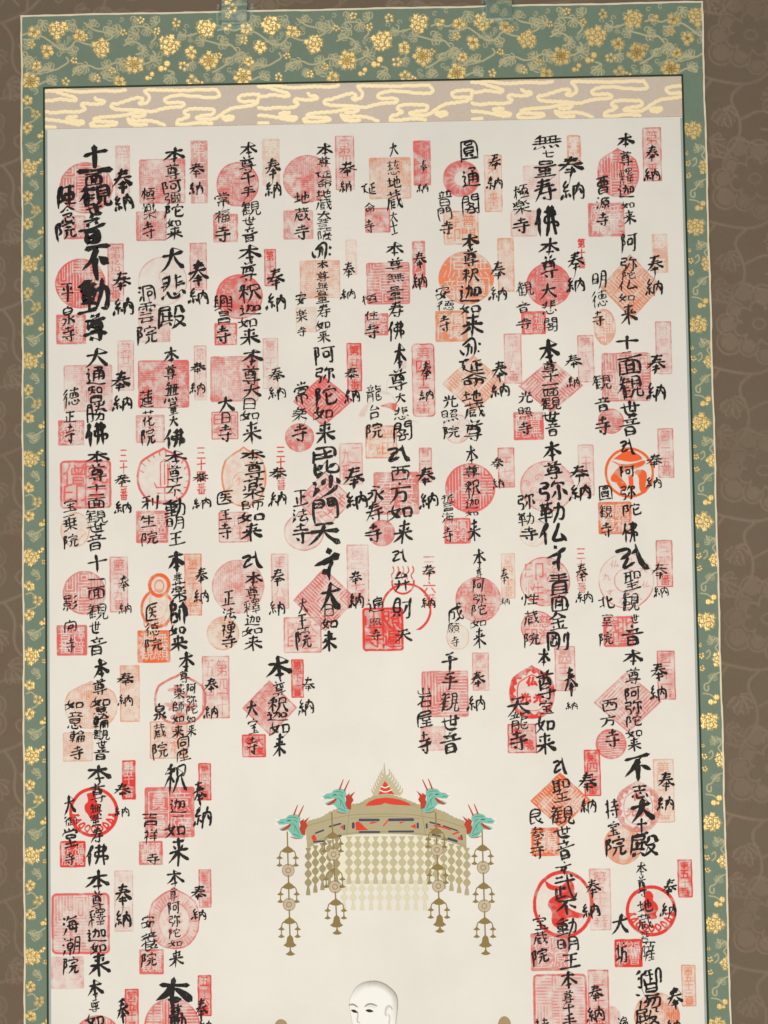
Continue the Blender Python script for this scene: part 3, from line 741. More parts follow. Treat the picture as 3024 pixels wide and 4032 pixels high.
    '手': [[46, 3, 18, 9], [14, 20, 50, 18], [4, 34, 60, 31], [32, 8, 33, 58, 24, 55]],
    '拾': [[30, 23, 33, 25, 48, 25, 51, 22], [29, 54, 51, 54], [6, 17, 21, 17], [29, 57, 29, 38, 31, 36, 51, 37, 51, 57], [14, 5, 14, 55, 13, 56, 8, 57], [6, 37, 22, 32], [40, 8, 51, 21, 56, 25], [41, 6, 33, 18, 25, 26]],
    '持': [[32, 43, 35, 49], [26, 25, 57, 25], [5, 38, 6, 37, 20, 33], [49, 25, 49, 55, 48, 57, 42, 57], [26, 36, 57, 36], [14, 6, 14, 55, 13, 56, 8, 57], [6, 17, 20, 17], [29, 13, 54, 13], [41, 6, 41, 25]],
    '方': [[31, 1, 33, 9], [4, 18, 60, 15], [26, 18, 22, 40, 6, 60], [24, 30, 50, 28, 46, 56, 36, 52]],
    '日': [[12, 28, 50, 28], [12, 52, 50, 52], [12, 57, 12, 7, 14, 5, 50, 5, 50, 56]],
    '昌': [[14, 15, 48, 15], [9, 44, 53, 44], [9, 54, 53, 54], [14, 15, 14, 6, 15, 5, 46, 5, 48, 6, 48, 23, 47, 24, 15, 24, 14, 23, 14, 15], [9, 57, 9, 35, 12, 33, 52, 33, 53, 57]],
    '明': [[6, 10, 6, 46], [6, 10, 24, 9, 24, 45], [6, 26, 24, 25], [6, 44, 24, 43], [36, 5, 35, 40, 28, 61], [36, 5, 56, 4, 56, 60, 49, 56], [36, 20, 55, 19], [36, 34, 55, 33]],
    '普': [[45, 5, 43, 8, 42, 12], [14, 46, 48, 46], [25, 12, 25, 28], [14, 18, 15, 22, 15, 25], [37, 12, 37, 28], [14, 56, 48, 56], [49, 18, 46, 24], [18, 5, 20, 9, 20, 12], [14, 56, 14, 37, 16, 36, 48, 36, 48, 56], [9, 12, 54, 12], [5, 28, 57, 28]],
    '智': [[20, 21, 22, 25, 29, 29], [17, 46, 50, 46], [17, 55, 50, 55], [55, 27, 55, 10, 38, 10, 38, 27, 55, 27], [17, 55, 17, 36, 48, 36, 50, 37, 50, 55], [13, 9, 29, 10], [20, 10, 20, 17, 18, 26, 13, 30, 9, 33, 7, 33], [8, 19, 31, 19], [14, 5, 13, 9, 7, 15]],
    '曹': [[15, 47, 48, 47], [15, 56, 48, 56], [15, 56, 15, 40, 46, 39, 48, 40, 48, 56], [10, 24, 51, 24], [6, 9, 56, 9], [38, 5, 38, 32], [24, 5, 24, 32], [38, 32, 11, 32, 11, 17, 51, 17, 51, 32, 38, 32]],
    '本': [[8, 20, 56, 19], [33, 2, 32, 62], [31, 21, 20, 36, 3, 50], [33, 21, 44, 34, 62, 48], [22, 48, 43, 47]],
    '来': [[16, 12, 48, 9], [18, 20, 24, 28], [46, 18, 40, 27], [5, 33, 59, 30], [32, 1, 31, 62], [31, 33, 20, 46, 3, 56], [33, 32, 44, 44, 62, 55]],
    '極': [[4, 20, 26, 18], [15, 3, 15, 62], [14, 22, 3, 46], [17, 26, 26, 36], [30, 8, 58, 6], [44, 8, 34, 32], [36, 20, 56, 18, 54, 42, 48, 38], [28, 26, 28, 44], [28, 27, 38, 26, 37, 42], [28, 42, 38, 41], [44, 30, 58, 48], [56, 28, 42, 48], [26, 57, 62, 54]],
    '楽': [[30, 1, 25, 8], [20, 10, 20, 30], [20, 10, 44, 9, 44, 29], [20, 19, 44, 18], [20, 29, 44, 28], [8, 10, 14, 16], [6, 28, 15, 22], [56, 8, 48, 14], [50, 20, 60, 28], [4, 38, 60, 36], [32, 30, 32, 62], [31, 38, 20, 50, 4, 60], [33, 38, 46, 50, 62, 58]],
    '樂': [[30, 5, 30, 11], [13, 6, 8, 18], [49, 6, 44, 19], [44, 19, 49, 20], [45, 31, 55, 30], [8, 18, 13, 20], [9, 30, 19, 29], [25, 20, 37, 20], [30, 11, 37, 12, 37, 29, 36, 30, 26, 30, 25, 29, 25, 12, 26, 11, 30, 11], [31, 36, 31, 56], [18, 25, 19, 32], [6, 39, 56, 39], [55, 26, 56, 32], [19, 13, 7, 32], [55, 14, 49, 21, 45, 31], [4, 54, 7, 54, 12, 52, 29, 42, 36, 43, 48, 51, 55, 54, 57, 54]],
    '正': [[10, 8, 54, 6], [32, 7, 32, 56], [33, 30, 52, 29], [16, 28, 16, 56], [3, 58, 61, 56]],
    '武': [[22, 35, 33, 35], [10, 31, 10, 55], [48, 6, 54, 12], [11, 8, 30, 8], [39, 5, 40, 30, 46, 51, 50, 56, 54, 57, 56, 55, 57, 47], [22, 27, 22, 52], [6, 19, 56, 19], [6, 56, 34, 51]],
    '殿': [[6, 6, 32, 4, 31, 16], [6, 16, 31, 15], [6, 6, 6, 34, 2, 58], [14, 20, 14, 44], [26, 19, 26, 43], [9, 28, 34, 26], [6, 44, 36, 41], [15, 48, 9, 60], [25, 48, 32, 58], [42, 6, 41, 18, 36, 28], [42, 6, 56, 5, 56, 20, 62, 20], [38, 32, 58, 30, 50, 46, 32, 62], [40, 36, 50, 50, 63, 60]],
    '毘': [[14, 4, 14, 28], [14, 4, 50, 2, 49, 27], [31, 4, 31, 27], [14, 15, 49, 14], [14, 27, 49, 26], [14, 34, 13, 58, 26, 54], [14, 44, 28, 41], [38, 32, 38, 54, 44, 59, 60, 57, 61, 48], [54, 38, 40, 46]],
    '永': [[7, 29, 19, 29, 21, 31, 20, 36, 14, 45, 7, 52, 4, 52], [39, 35, 54, 23], [19, 6, 26, 7, 39, 12], [15, 18, 30, 18, 31, 19, 32, 28, 31, 55, 28, 57, 23, 57, 20, 55], [33, 29, 35, 31, 41, 41, 48, 47, 55, 52, 57, 51]],
    '沙': [[8, 4, 15, 10], [4, 20, 11, 26], [3, 58, 16, 34], [40, 3, 40, 36], [28, 14, 22, 28], [52, 12, 60, 24], [58, 30, 44, 48, 20, 62]],
    '泉': [[40, 43, 51, 35, 54, 35], [7, 37, 20, 37, 21, 40, 14, 50, 7, 54, 5, 54], [13, 20, 49, 20], [33, 5, 30, 6, 29, 10], [29, 10, 49, 11, 49, 29, 13, 29, 13, 11, 29, 10], [31, 29, 30, 56, 27, 57, 23, 57, 20, 56], [32, 38, 36, 40, 46, 50, 53, 54, 57, 54]],
    '法': [[8, 4, 15, 10], [4, 20, 11, 26], [3, 58, 16, 36], [26, 14, 54, 12], [40, 2, 40, 30], [21, 31, 60, 28], [38, 31, 26, 52, 54, 50], [50, 40, 59, 56]],
    '洞': [[7, 23, 14, 26], [17, 39, 9, 55], [24, 57, 24, 8, 26, 6, 56, 7, 57, 54, 55, 57, 49, 57], [10, 6, 17, 9], [32, 17, 49, 17], [34, 43, 46, 42, 47, 28, 46, 27, 34, 27, 34, 47]],
    '海': [[8, 4, 15, 10], [4, 20, 11, 26], [3, 58, 16, 36], [32, 2, 22, 18], [28, 11, 58, 9], [28, 22, 24, 46, 56, 44], [28, 22, 54, 20, 50, 58, 44, 56], [20, 34, 61, 31], [38, 24, 42, 30], [36, 36, 40, 42]],
    '湯': [[29, 30, 28, 38], [9, 6, 16, 10], [15, 39, 8, 55], [45, 38, 45, 42, 42, 48, 35, 57], [27, 15, 52, 15], [5, 23, 7, 23, 13, 26], [35, 39, 33, 43, 29, 49, 24, 54, 22, 55], [19, 45, 28, 38], [20, 30, 57, 30], [27, 15, 27, 7, 28, 6, 50, 6, 52, 8, 52, 20, 51, 23, 28, 23, 27, 22, 27, 15], [28, 38, 54, 39, 55, 46, 53, 55, 49, 57, 45, 56]],
    '源': [[9, 6, 15, 9], [31, 27, 54, 27], [44, 13, 42, 14, 41, 18], [6, 23, 13, 26], [51, 43, 56, 51], [56, 8, 24, 8, 23, 38, 20, 48, 17, 55], [32, 44, 28, 52], [42, 36, 42, 55, 40, 57, 36, 57], [14, 39, 7, 55], [41, 18, 31, 19, 31, 36, 53, 36, 54, 19, 41, 18]],
    '潮': [[22, 29, 36, 29], [45, 22, 57, 22], [14, 39, 8, 56], [9, 6, 14, 10], [7, 23, 12, 26], [45, 36, 57, 36], [21, 12, 38, 12], [29, 5, 29, 20], [29, 37, 29, 57], [20, 46, 38, 46], [29, 37, 36, 37, 36, 21, 22, 21, 22, 37, 29, 37], [39, 57, 44, 42, 45, 8, 47, 7, 56, 7, 57, 8, 57, 55, 55, 57, 51, 57]],
    '無': [[18, 2, 6, 18], [14, 10, 54, 8], [6, 22, 60, 20], [3, 38, 62, 35], [18, 12, 18, 38], [29, 11, 29, 37], [40, 11, 40, 37], [51, 10, 50, 36], [10, 46, 5, 58], [24, 46, 27, 56], [38, 46, 42, 55], [50, 44, 59, 54]],
    '照': [[5, 6, 5, 36], [5, 6, 23, 5, 23, 35], [5, 20, 23, 19], [5, 35, 23, 34], [32, 8, 56, 6, 54, 22, 47, 19], [44, 7, 40, 18, 30, 26], [35, 28, 35, 42], [35, 28, 56, 27, 56, 41], [35, 41, 56, 40], [9, 48, 5, 60], [24, 49, 26, 58], [38, 48, 42, 57], [50, 46, 60, 58]],
    '王': [[12, 8, 52, 6], [16, 31, 48, 29], [4, 57, 60, 54], [32, 7, 31, 56]],
    '生': [[12, 36, 51, 36], [13, 18, 54, 18], [31, 6, 31, 57], [5, 57, 57, 57], [16, 7, 13, 16, 7, 27]],
    '田': [[6, 29, 56, 29], [6, 52, 56, 52], [30, 5, 30, 52], [6, 57, 6, 7, 7, 5, 8, 5, 55, 5, 56, 57]],
    '番': [[46, 12, 43, 17, 43, 22], [17, 9, 17, 14, 19, 18, 19, 22], [31, 8, 31, 32], [31, 37, 31, 55], [14, 46, 49, 46], [7, 22, 34, 23, 39, 22, 56, 22], [10, 9, 31, 8, 47, 6, 51, 7], [5, 36, 11, 35, 18, 37, 46, 37, 52, 35, 56, 36], [36, 23, 39, 27, 49, 33, 49, 55, 14, 55], [26, 23, 24, 26, 15, 33, 14, 55]],
    '石': [[19, 51, 53, 51], [8, 7, 57, 7], [26, 7, 25, 12, 19, 27, 19, 55], [6, 40, 15, 32, 21, 28, 52, 28, 53, 29, 53, 55]],
    '祥': [[12, 6, 15, 10, 15, 15], [34, 6, 36, 12], [53, 6, 49, 14, 48, 17], [27, 43, 57, 43], [30, 30, 55, 30], [43, 18, 43, 57], [29, 17, 56, 17], [6, 15, 18, 15, 20, 16, 15, 32, 14, 57], [6, 39, 9, 35, 14, 33, 18, 33, 21, 36]],
    '禅': [[33, 6, 36, 12], [13, 6, 15, 10], [50, 6, 46, 17], [29, 27, 55, 27], [26, 46, 57, 46], [41, 18, 41, 57], [46, 17, 29, 18, 29, 37, 54, 36, 55, 18, 46, 17], [7, 16, 20, 16, 20, 20, 16, 27, 14, 33, 14, 57], [7, 36, 11, 33, 17, 32, 19, 33, 22, 37]],
    '福': [[14, 3, 20, 9], [4, 15, 26, 14, 14, 30, 2, 42], [16, 28, 16, 62], [18, 32, 26, 40], [30, 7, 60, 5], [34, 14, 34, 26], [34, 14, 56, 13, 55, 25], [34, 25, 55, 24], [32, 33, 32, 60], [32, 33, 60, 31, 59, 59], [32, 46, 59, 45], [46, 32, 46, 59], [32, 59, 59, 58]],
    '第': [[46, 10, 48, 17], [20, 10, 22, 17], [9, 57, 21, 50, 30, 43], [11, 22, 50, 22, 51, 23, 51, 31, 50, 32, 13, 32, 12, 41], [38, 9, 57, 10], [14, 9, 30, 10], [12, 41, 52, 42, 53, 46, 52, 53, 49, 55, 44, 55], [31, 23, 31, 57], [15, 5, 14, 9, 7, 18], [39, 5, 38, 9, 32, 17]],
    '納': [[18, 3, 8, 16, 20, 18], [22, 13, 6, 31, 24, 28], [16, 30, 16, 50], [8, 38, 3, 52], [22, 36, 27, 46], [34, 18, 33, 58], [34, 18, 58, 16, 58, 56, 52, 53], [46, 4, 45, 20, 36, 40], [46, 24, 54, 40]],
    '聖': [[3, 6, 34, 4], [10, 6, 10, 36], [26, 5, 26, 44], [10, 15, 26, 14], [10, 24, 26, 23], [2, 38, 34, 32], [40, 10, 40, 30], [40, 10, 58, 8, 58, 29], [40, 29, 58, 28], [12, 44, 52, 42], [16, 52, 48, 51], [4, 62, 61, 60], [32, 43, 32, 61]],
    '興': [[27, 15, 35, 15], [22, 43, 22, 8, 24, 7, 40, 8, 40, 43], [47, 19, 53, 19], [9, 19, 16, 19], [9, 30, 16, 30], [46, 31, 52, 31], [6, 56, 8, 56, 21, 49, 24, 49], [40, 48, 55, 56], [35, 28, 34, 22, 28, 22, 28, 33, 34, 33, 35, 28], [5, 43, 57, 43], [46, 7, 53, 7, 52, 43], [16, 6, 11, 8, 9, 9, 10, 43]],
    '良': [[38, 47, 49, 39], [28, 5, 29, 11], [12, 22, 46, 22], [12, 33, 46, 33, 46, 12, 12, 12, 12, 55, 16, 55, 27, 52], [26, 34, 27, 39, 34, 46, 44, 53, 50, 56, 54, 56]],
    '花': [[7, 39, 11, 35, 15, 34], [35, 23, 35, 52, 36, 55, 38, 56, 53, 56, 56, 54, 57, 49], [6, 11, 55, 11], [41, 5, 41, 16], [21, 5, 21, 16], [25, 43, 32, 40, 52, 28], [20, 23, 16, 31, 16, 57]],
    '菩': [[14, 55, 14, 43, 16, 43, 48, 43, 48, 55], [14, 55, 48, 55], [31, 16, 32, 20], [19, 26, 21, 29, 20, 34], [43, 21, 44, 26, 41, 34], [6, 34, 56, 34], [6, 9, 56, 9], [20, 5, 20, 14], [41, 5, 41, 14], [9, 21, 53, 21]],
    '蓮': [[8, 18, 10, 20], [6, 33, 14, 34, 14, 50], [14, 50, 23, 55, 32, 57, 50, 57, 56, 56, 58, 55], [6, 56, 10, 52, 14, 50], [22, 19, 55, 19], [24, 33, 52, 33], [7, 9, 56, 9], [20, 47, 56, 47], [20, 5, 20, 13], [52, 33, 52, 27, 51, 26, 26, 26, 24, 27, 24, 38, 26, 40, 50, 40, 52, 38, 52, 33], [41, 5, 41, 13, 38, 18, 38, 50]],
    '蔵': [[6, 10, 58, 8], [22, 2, 22, 17], [42, 1, 42, 16], [14, 22, 58, 20], [14, 22, 12, 40, 4, 58], [22, 30, 22, 54], [22, 30, 36, 29], [22, 38, 36, 37], [22, 46, 36, 45], [22, 54, 38, 53], [44, 14, 48, 40, 60, 60, 62, 50], [58, 32, 44, 54], [50, 14, 56, 19]],
    '薩': [[14, 48, 18, 47, 20, 44, 18, 37, 15, 31, 19, 19, 17, 18, 8, 18, 8, 57], [50, 20, 50, 25, 47, 31], [34, 48, 54, 48], [34, 40, 55, 40], [29, 57, 56, 57], [6, 8, 56, 8], [44, 36, 44, 57], [20, 5, 20, 12], [26, 20, 56, 20], [22, 56, 26, 43, 26, 32, 56, 32], [41, 5, 40, 16, 41, 20], [34, 20, 35, 32], [35, 37, 30, 45]],
    '薬': [[6, 9, 58, 7], [22, 2, 22, 15], [42, 1, 42, 14], [22, 20, 22, 36], [22, 20, 43, 19, 43, 35], [22, 28, 43, 27], [22, 36, 43, 35], [8, 22, 14, 28], [6, 38, 15, 32], [57, 20, 49, 26], [50, 32, 60, 38], [4, 45, 60, 43], [32, 38, 32, 63], [31, 45, 18, 54, 4, 61], [33, 45, 46, 54, 62, 60]],
    '西': [[5, 9, 59, 6], [26, 8, 25, 28, 18, 38], [38, 8, 38, 28, 48, 29], [9, 22, 12, 58], [9, 22, 56, 20, 53, 56], [12, 55, 53, 54]],
    '観': [[16, 2, 8, 14], [10, 10, 32, 8], [6, 19, 34, 17], [20, 8, 12, 30, 3, 40], [14, 28, 13, 58], [20, 20, 20, 54], [14, 30, 32, 29], [14, 42, 31, 41], [13, 55, 34, 53], [38, 8, 38, 40], [38, 8, 57, 6, 57, 38], [38, 18, 56, 17], [38, 28, 56, 27], [38, 39, 57, 38], [44, 40, 40, 52, 28, 62], [51, 39, 50, 56, 54, 60, 63, 58, 63, 48]],
    '誓': [[13, 44, 48, 44], [13, 38, 48, 38], [48, 16, 48, 26], [48, 51, 46, 49, 15, 49, 14, 50, 14, 55, 15, 56, 47, 56, 48, 56, 48, 51], [6, 9, 26, 9], [17, 5, 17, 24, 16, 25, 11, 26], [6, 18, 27, 16], [33, 16, 56, 16], [6, 32, 56, 32], [30, 32, 29, 26, 33, 19, 34, 9, 51, 5, 54, 6]],
    '財': [[22, 47, 26, 54], [14, 47, 12, 48, 8, 55], [8, 19, 25, 19], [8, 30, 25, 30], [29, 46, 32, 46, 35, 43, 45, 28, 48, 26], [25, 30, 25, 42, 9, 41, 9, 8, 25, 8, 25, 30], [32, 19, 57, 19], [49, 6, 48, 23, 49, 29, 49, 53, 48, 56, 42, 57]],
    '輪': [[32, 20, 35, 22, 48, 22, 52, 20], [6, 29, 23, 29], [29, 43, 54, 43], [46, 31, 46, 57], [6, 12, 24, 12], [5, 47, 24, 47], [38, 31, 38, 56], [15, 5, 15, 57], [29, 57, 30, 31, 52, 31, 54, 32, 54, 55, 53, 56, 51, 57], [41, 8, 56, 22], [23, 22, 22, 38, 7, 39, 7, 21, 20, 20, 24, 22, 28, 22, 41, 8, 42, 6]],
    '迦': [[8, 6, 14, 12], [4, 24, 14, 22, 8, 38, 14, 46, 3, 54], [4, 54, 20, 52, 40, 58, 62, 58], [22, 16, 40, 14, 38, 42, 33, 40], [30, 4, 29, 26, 20, 44], [46, 16, 46, 40], [46, 16, 60, 15, 59, 39], [46, 39, 59, 38]],
    '通': [[8, 6, 14, 12], [4, 24, 14, 22, 8, 38, 14, 46, 3, 54], [4, 54, 20, 52, 40, 58, 62, 58], [26, 6, 54, 4, 42, 13], [34, 10, 42, 14], [26, 18, 26, 46], [26, 18, 56, 16, 56, 46, 50, 44], [26, 27, 56, 26], [26, 36, 56, 35], [41, 17, 41, 46]],
    '遍': [[6, 55, 10, 50, 14, 49], [38, 6, 39, 10], [9, 8, 14, 15], [14, 49, 23, 54, 29, 56, 48, 56, 56, 55, 58, 54], [6, 26, 14, 26, 14, 49], [45, 28, 45, 47], [37, 28, 37, 47], [28, 38, 55, 38], [28, 48, 29, 28, 52, 28, 55, 29, 55, 46, 53, 48, 51, 48], [24, 20, 51, 20, 53, 19, 53, 12, 52, 11, 24, 12, 24, 30, 20, 44]],
    '釈': [[22, 2, 8, 9], [4, 20, 30, 17], [18, 6, 17, 62], [17, 22, 3, 44], [19, 26, 28, 38], [8, 10, 12, 16], [27, 8, 23, 15], [36, 8, 56, 6, 56, 24], [36, 8, 36, 26], [36, 26, 56, 24], [38, 26, 34, 46, 24, 61], [46, 26, 52, 44, 63, 59]],
    '釋': [[35, 31, 37, 41], [38, 7, 38, 17], [7, 14, 8, 22], [50, 31, 50, 35, 48, 41], [47, 7, 47, 17], [24, 14, 22, 21], [28, 31, 58, 31], [43, 42, 43, 57], [43, 17, 43, 31], [30, 49, 55, 49], [32, 24, 54, 24], [15, 7, 15, 57], [5, 27, 25, 27], [29, 41, 57, 41], [43, 17, 55, 17, 55, 7, 31, 7, 31, 17, 43, 17], [6, 8, 23, 6], [5, 52, 5, 48, 12, 35, 18, 36, 22, 39]],
    '量': [[18, 3, 18, 18], [18, 3, 46, 2, 46, 17], [18, 10, 46, 9], [18, 17, 46, 16], [3, 24, 61, 22], [18, 30, 18, 44], [18, 30, 46, 29, 46, 43], [18, 37, 46, 36], [18, 44, 46, 43], [32, 28, 32, 60], [14, 52, 50, 51], [5, 61, 60, 59]],
    '金': [[16, 43, 19, 50], [46, 44, 42, 51], [10, 37, 52, 37], [7, 56, 55, 56], [31, 25, 31, 56], [16, 22, 18, 25, 31, 25, 44, 25, 47, 22], [32, 9, 47, 21, 56, 25], [7, 25, 21, 17, 33, 6]],
    '門': [[6, 4, 6, 62], [6, 4, 25, 3, 25, 26], [6, 14, 25, 13], [6, 25, 25, 24], [38, 4, 38, 25], [38, 4, 58, 3, 58, 60, 50, 56], [38, 13, 58, 12], [38, 24, 58, 23]],
    '閣': [[23, 30, 29, 36], [29, 36, 34, 36], [25, 27, 41, 28, 40, 31, 34, 36], [36, 13, 56, 13], [7, 13, 26, 13], [56, 20, 37, 20, 36, 5, 54, 5, 56, 6, 56, 53, 55, 55, 53, 57, 49, 57, 46, 55], [7, 20, 25, 20, 26, 17, 25, 5, 7, 5, 7, 57], [13, 43, 18, 41, 25, 43, 38, 43, 44, 41, 49, 42, 51, 41], [16, 32, 22, 30, 28, 24], [34, 36, 39, 40, 40, 42, 41, 53, 21, 53], [29, 36, 22, 42, 21, 53]],
    '阿': [[6, 8, 20, 6, 12, 22, 20, 32, 10, 40], [7, 8, 6, 62], [24, 10, 62, 8], [30, 22, 30, 42], [30, 22, 44, 21, 43, 40], [30, 41, 44, 40], [54, 9, 54, 60, 46, 55]],
    '陀': [[6, 8, 20, 6, 12, 22, 20, 32, 10, 40], [7, 8, 6, 62], [42, 2, 45, 8], [28, 14, 28, 24], [28, 14, 60, 12, 57, 21], [52, 26, 36, 36], [36, 24, 36, 54, 40, 58, 60, 56, 61, 46]],
    '院': [[6, 8, 20, 6, 12, 22, 20, 32, 10, 40], [7, 8, 6, 62], [40, 2, 44, 8], [26, 12, 26, 20], [26, 13, 60, 11, 56, 20], [32, 24, 52, 23], [26, 34, 60, 32], [38, 35, 36, 48, 24, 60], [48, 34, 47, 54, 50, 58, 62, 56, 62, 48]],
    '陣': [[14, 43, 17, 42, 19, 39, 19, 34, 14, 23, 18, 8, 16, 7, 6, 8, 6, 57], [26, 29, 54, 29], [25, 10, 55, 10], [39, 20, 53, 21, 54, 37, 52, 39, 26, 38, 26, 21, 39, 20], [23, 48, 56, 48], [39, 5, 39, 57]],
    '雲': [[38, 20, 48, 20], [20, 45, 20, 48, 17, 51, 15, 55], [15, 55, 25, 55, 47, 54], [38, 28, 50, 28], [14, 20, 24, 20], [12, 36, 50, 36], [13, 28, 24, 28], [31, 5, 31, 28], [6, 23, 6, 14, 7, 13, 54, 13, 56, 14, 56, 23], [5, 44, 57, 44], [10, 5, 52, 5], [43, 44, 44, 48, 53, 57]],
    '青': [[15, 48, 48, 48], [15, 40, 48, 40], [15, 57, 15, 32, 46, 32, 48, 34, 48, 55, 46, 57, 39, 57], [12, 16, 50, 16], [10, 9, 52, 9], [31, 5, 31, 24], [6, 25, 56, 25]],
    '面': [[4, 8, 60, 5], [34, 7, 28, 18], [9, 18, 9, 60], [9, 18, 56, 16, 56, 60], [24, 20, 24, 56], [41, 19, 41, 55], [24, 32, 41, 31], [24, 43, 41, 42], [9, 57, 56, 56]],
    '音': [[32, 1, 33, 8], [14, 13, 50, 11], [22, 16, 26, 23], [43, 14, 39, 23], [3, 29, 61, 25], [20, 35, 20, 62], [20, 35, 45, 34, 45, 61], [20, 47, 45, 46], [20, 59, 45, 58]],
    '願': [[15, 26, 29, 26], [45, 7, 44, 16], [22, 7, 21, 16], [28, 41, 31, 48], [16, 41, 13, 50, 11, 50], [33, 55, 40, 50], [23, 35, 22, 53, 21, 55, 18, 55], [37, 26, 55, 26], [51, 50, 57, 55], [37, 35, 55, 35], [35, 7, 56, 7], [29, 7, 9, 8, 8, 37, 5, 53], [37, 35, 37, 44, 54, 44, 54, 17, 37, 17, 37, 35], [21, 16, 15, 17, 15, 34, 29, 34, 29, 17, 21, 16]],
    '養': [[42, 6, 41, 11], [44, 54, 47, 51, 54, 48], [21, 6, 22, 12], [33, 46, 34, 49, 36, 52], [18, 40, 45, 40], [31, 29, 32, 33], [31, 12, 30, 16, 27, 21, 26, 25], [13, 18, 49, 18], [9, 12, 52, 12], [36, 52, 52, 57, 57, 56], [6, 25, 56, 25], [4, 37, 7, 38, 15, 34, 32, 33, 48, 34, 56, 37], [21, 26, 18, 36, 18, 55, 33, 55, 36, 52], [18, 46, 44, 45, 45, 33, 42, 25]],
    '龍': [[20, 1, 20, 7], [6, 10, 34, 8], [13, 12, 16, 20], [28, 11, 24, 19], [3, 23, 36, 21], [9, 28, 9, 60], [9, 28, 31, 26, 31, 58, 26, 56], [9, 37, 31, 36], [9, 45, 31, 44], [40, 3, 40, 20], [40, 11, 58, 10], [40, 20, 57, 19, 57, 28], [40, 28, 57, 27], [40, 28, 40, 52, 46, 59, 60, 57, 62, 48], [44, 38, 56, 37], [44, 46, 56, 45]],
    '梵': [[4, 34, 8, 48, 18, 52], [10, 26, 24, 10, 36, 6, 44, 14, 44, 40, 40, 58], [16, 28, 34, 22], [26, 24, 26, 50, 20, 56], [34, 28, 34, 52], [54, 20, 57, 27], [54, 42, 57, 49]],
    '凡': [[8, 14, 30, 10, 30, 22, 12, 28], [20, 28, 4, 50, 34, 40], [44, 4, 46, 34, 52, 52, 62, 58], [32, 20, 44, 18]],
    '泣': [[30, 2, 35, 9], [4, 28, 60, 14], [24, 28, 46, 24, 34, 40, 36, 62], [34, 40, 20, 44]],
}
# characters written in a running hand, stroke after stroke
FLOWING = '本尊奉納寺院如来観音世大釈迦阿弥陀佛無量寿面十不動千手地光天明王安正法門仏方西毘沙勒延命悲殿聖通宝福徳極楽常照蔵薬師海龍'
_cache = {}
def strokes(ch):
    if ch not in _cache:
        _cache[ch] = [np.array(s, float).reshape(-1, 2) for s in GLYPHS[ch]]
    return _cache[ch]

def resample(P, step):
    seg = np.linalg.norm(np.diff(P, axis=0), axis=1)
    s = np.concatenate([[0], np.cumsum(seg)])
    n = max(4, int(s[-1] / step) + 2)
    t = np.linspace(0, s[-1], n)
    return np.stack([np.interp(t, s, P[:, 0]), np.interp(t, s, P[:, 1])], 1), s[-1]

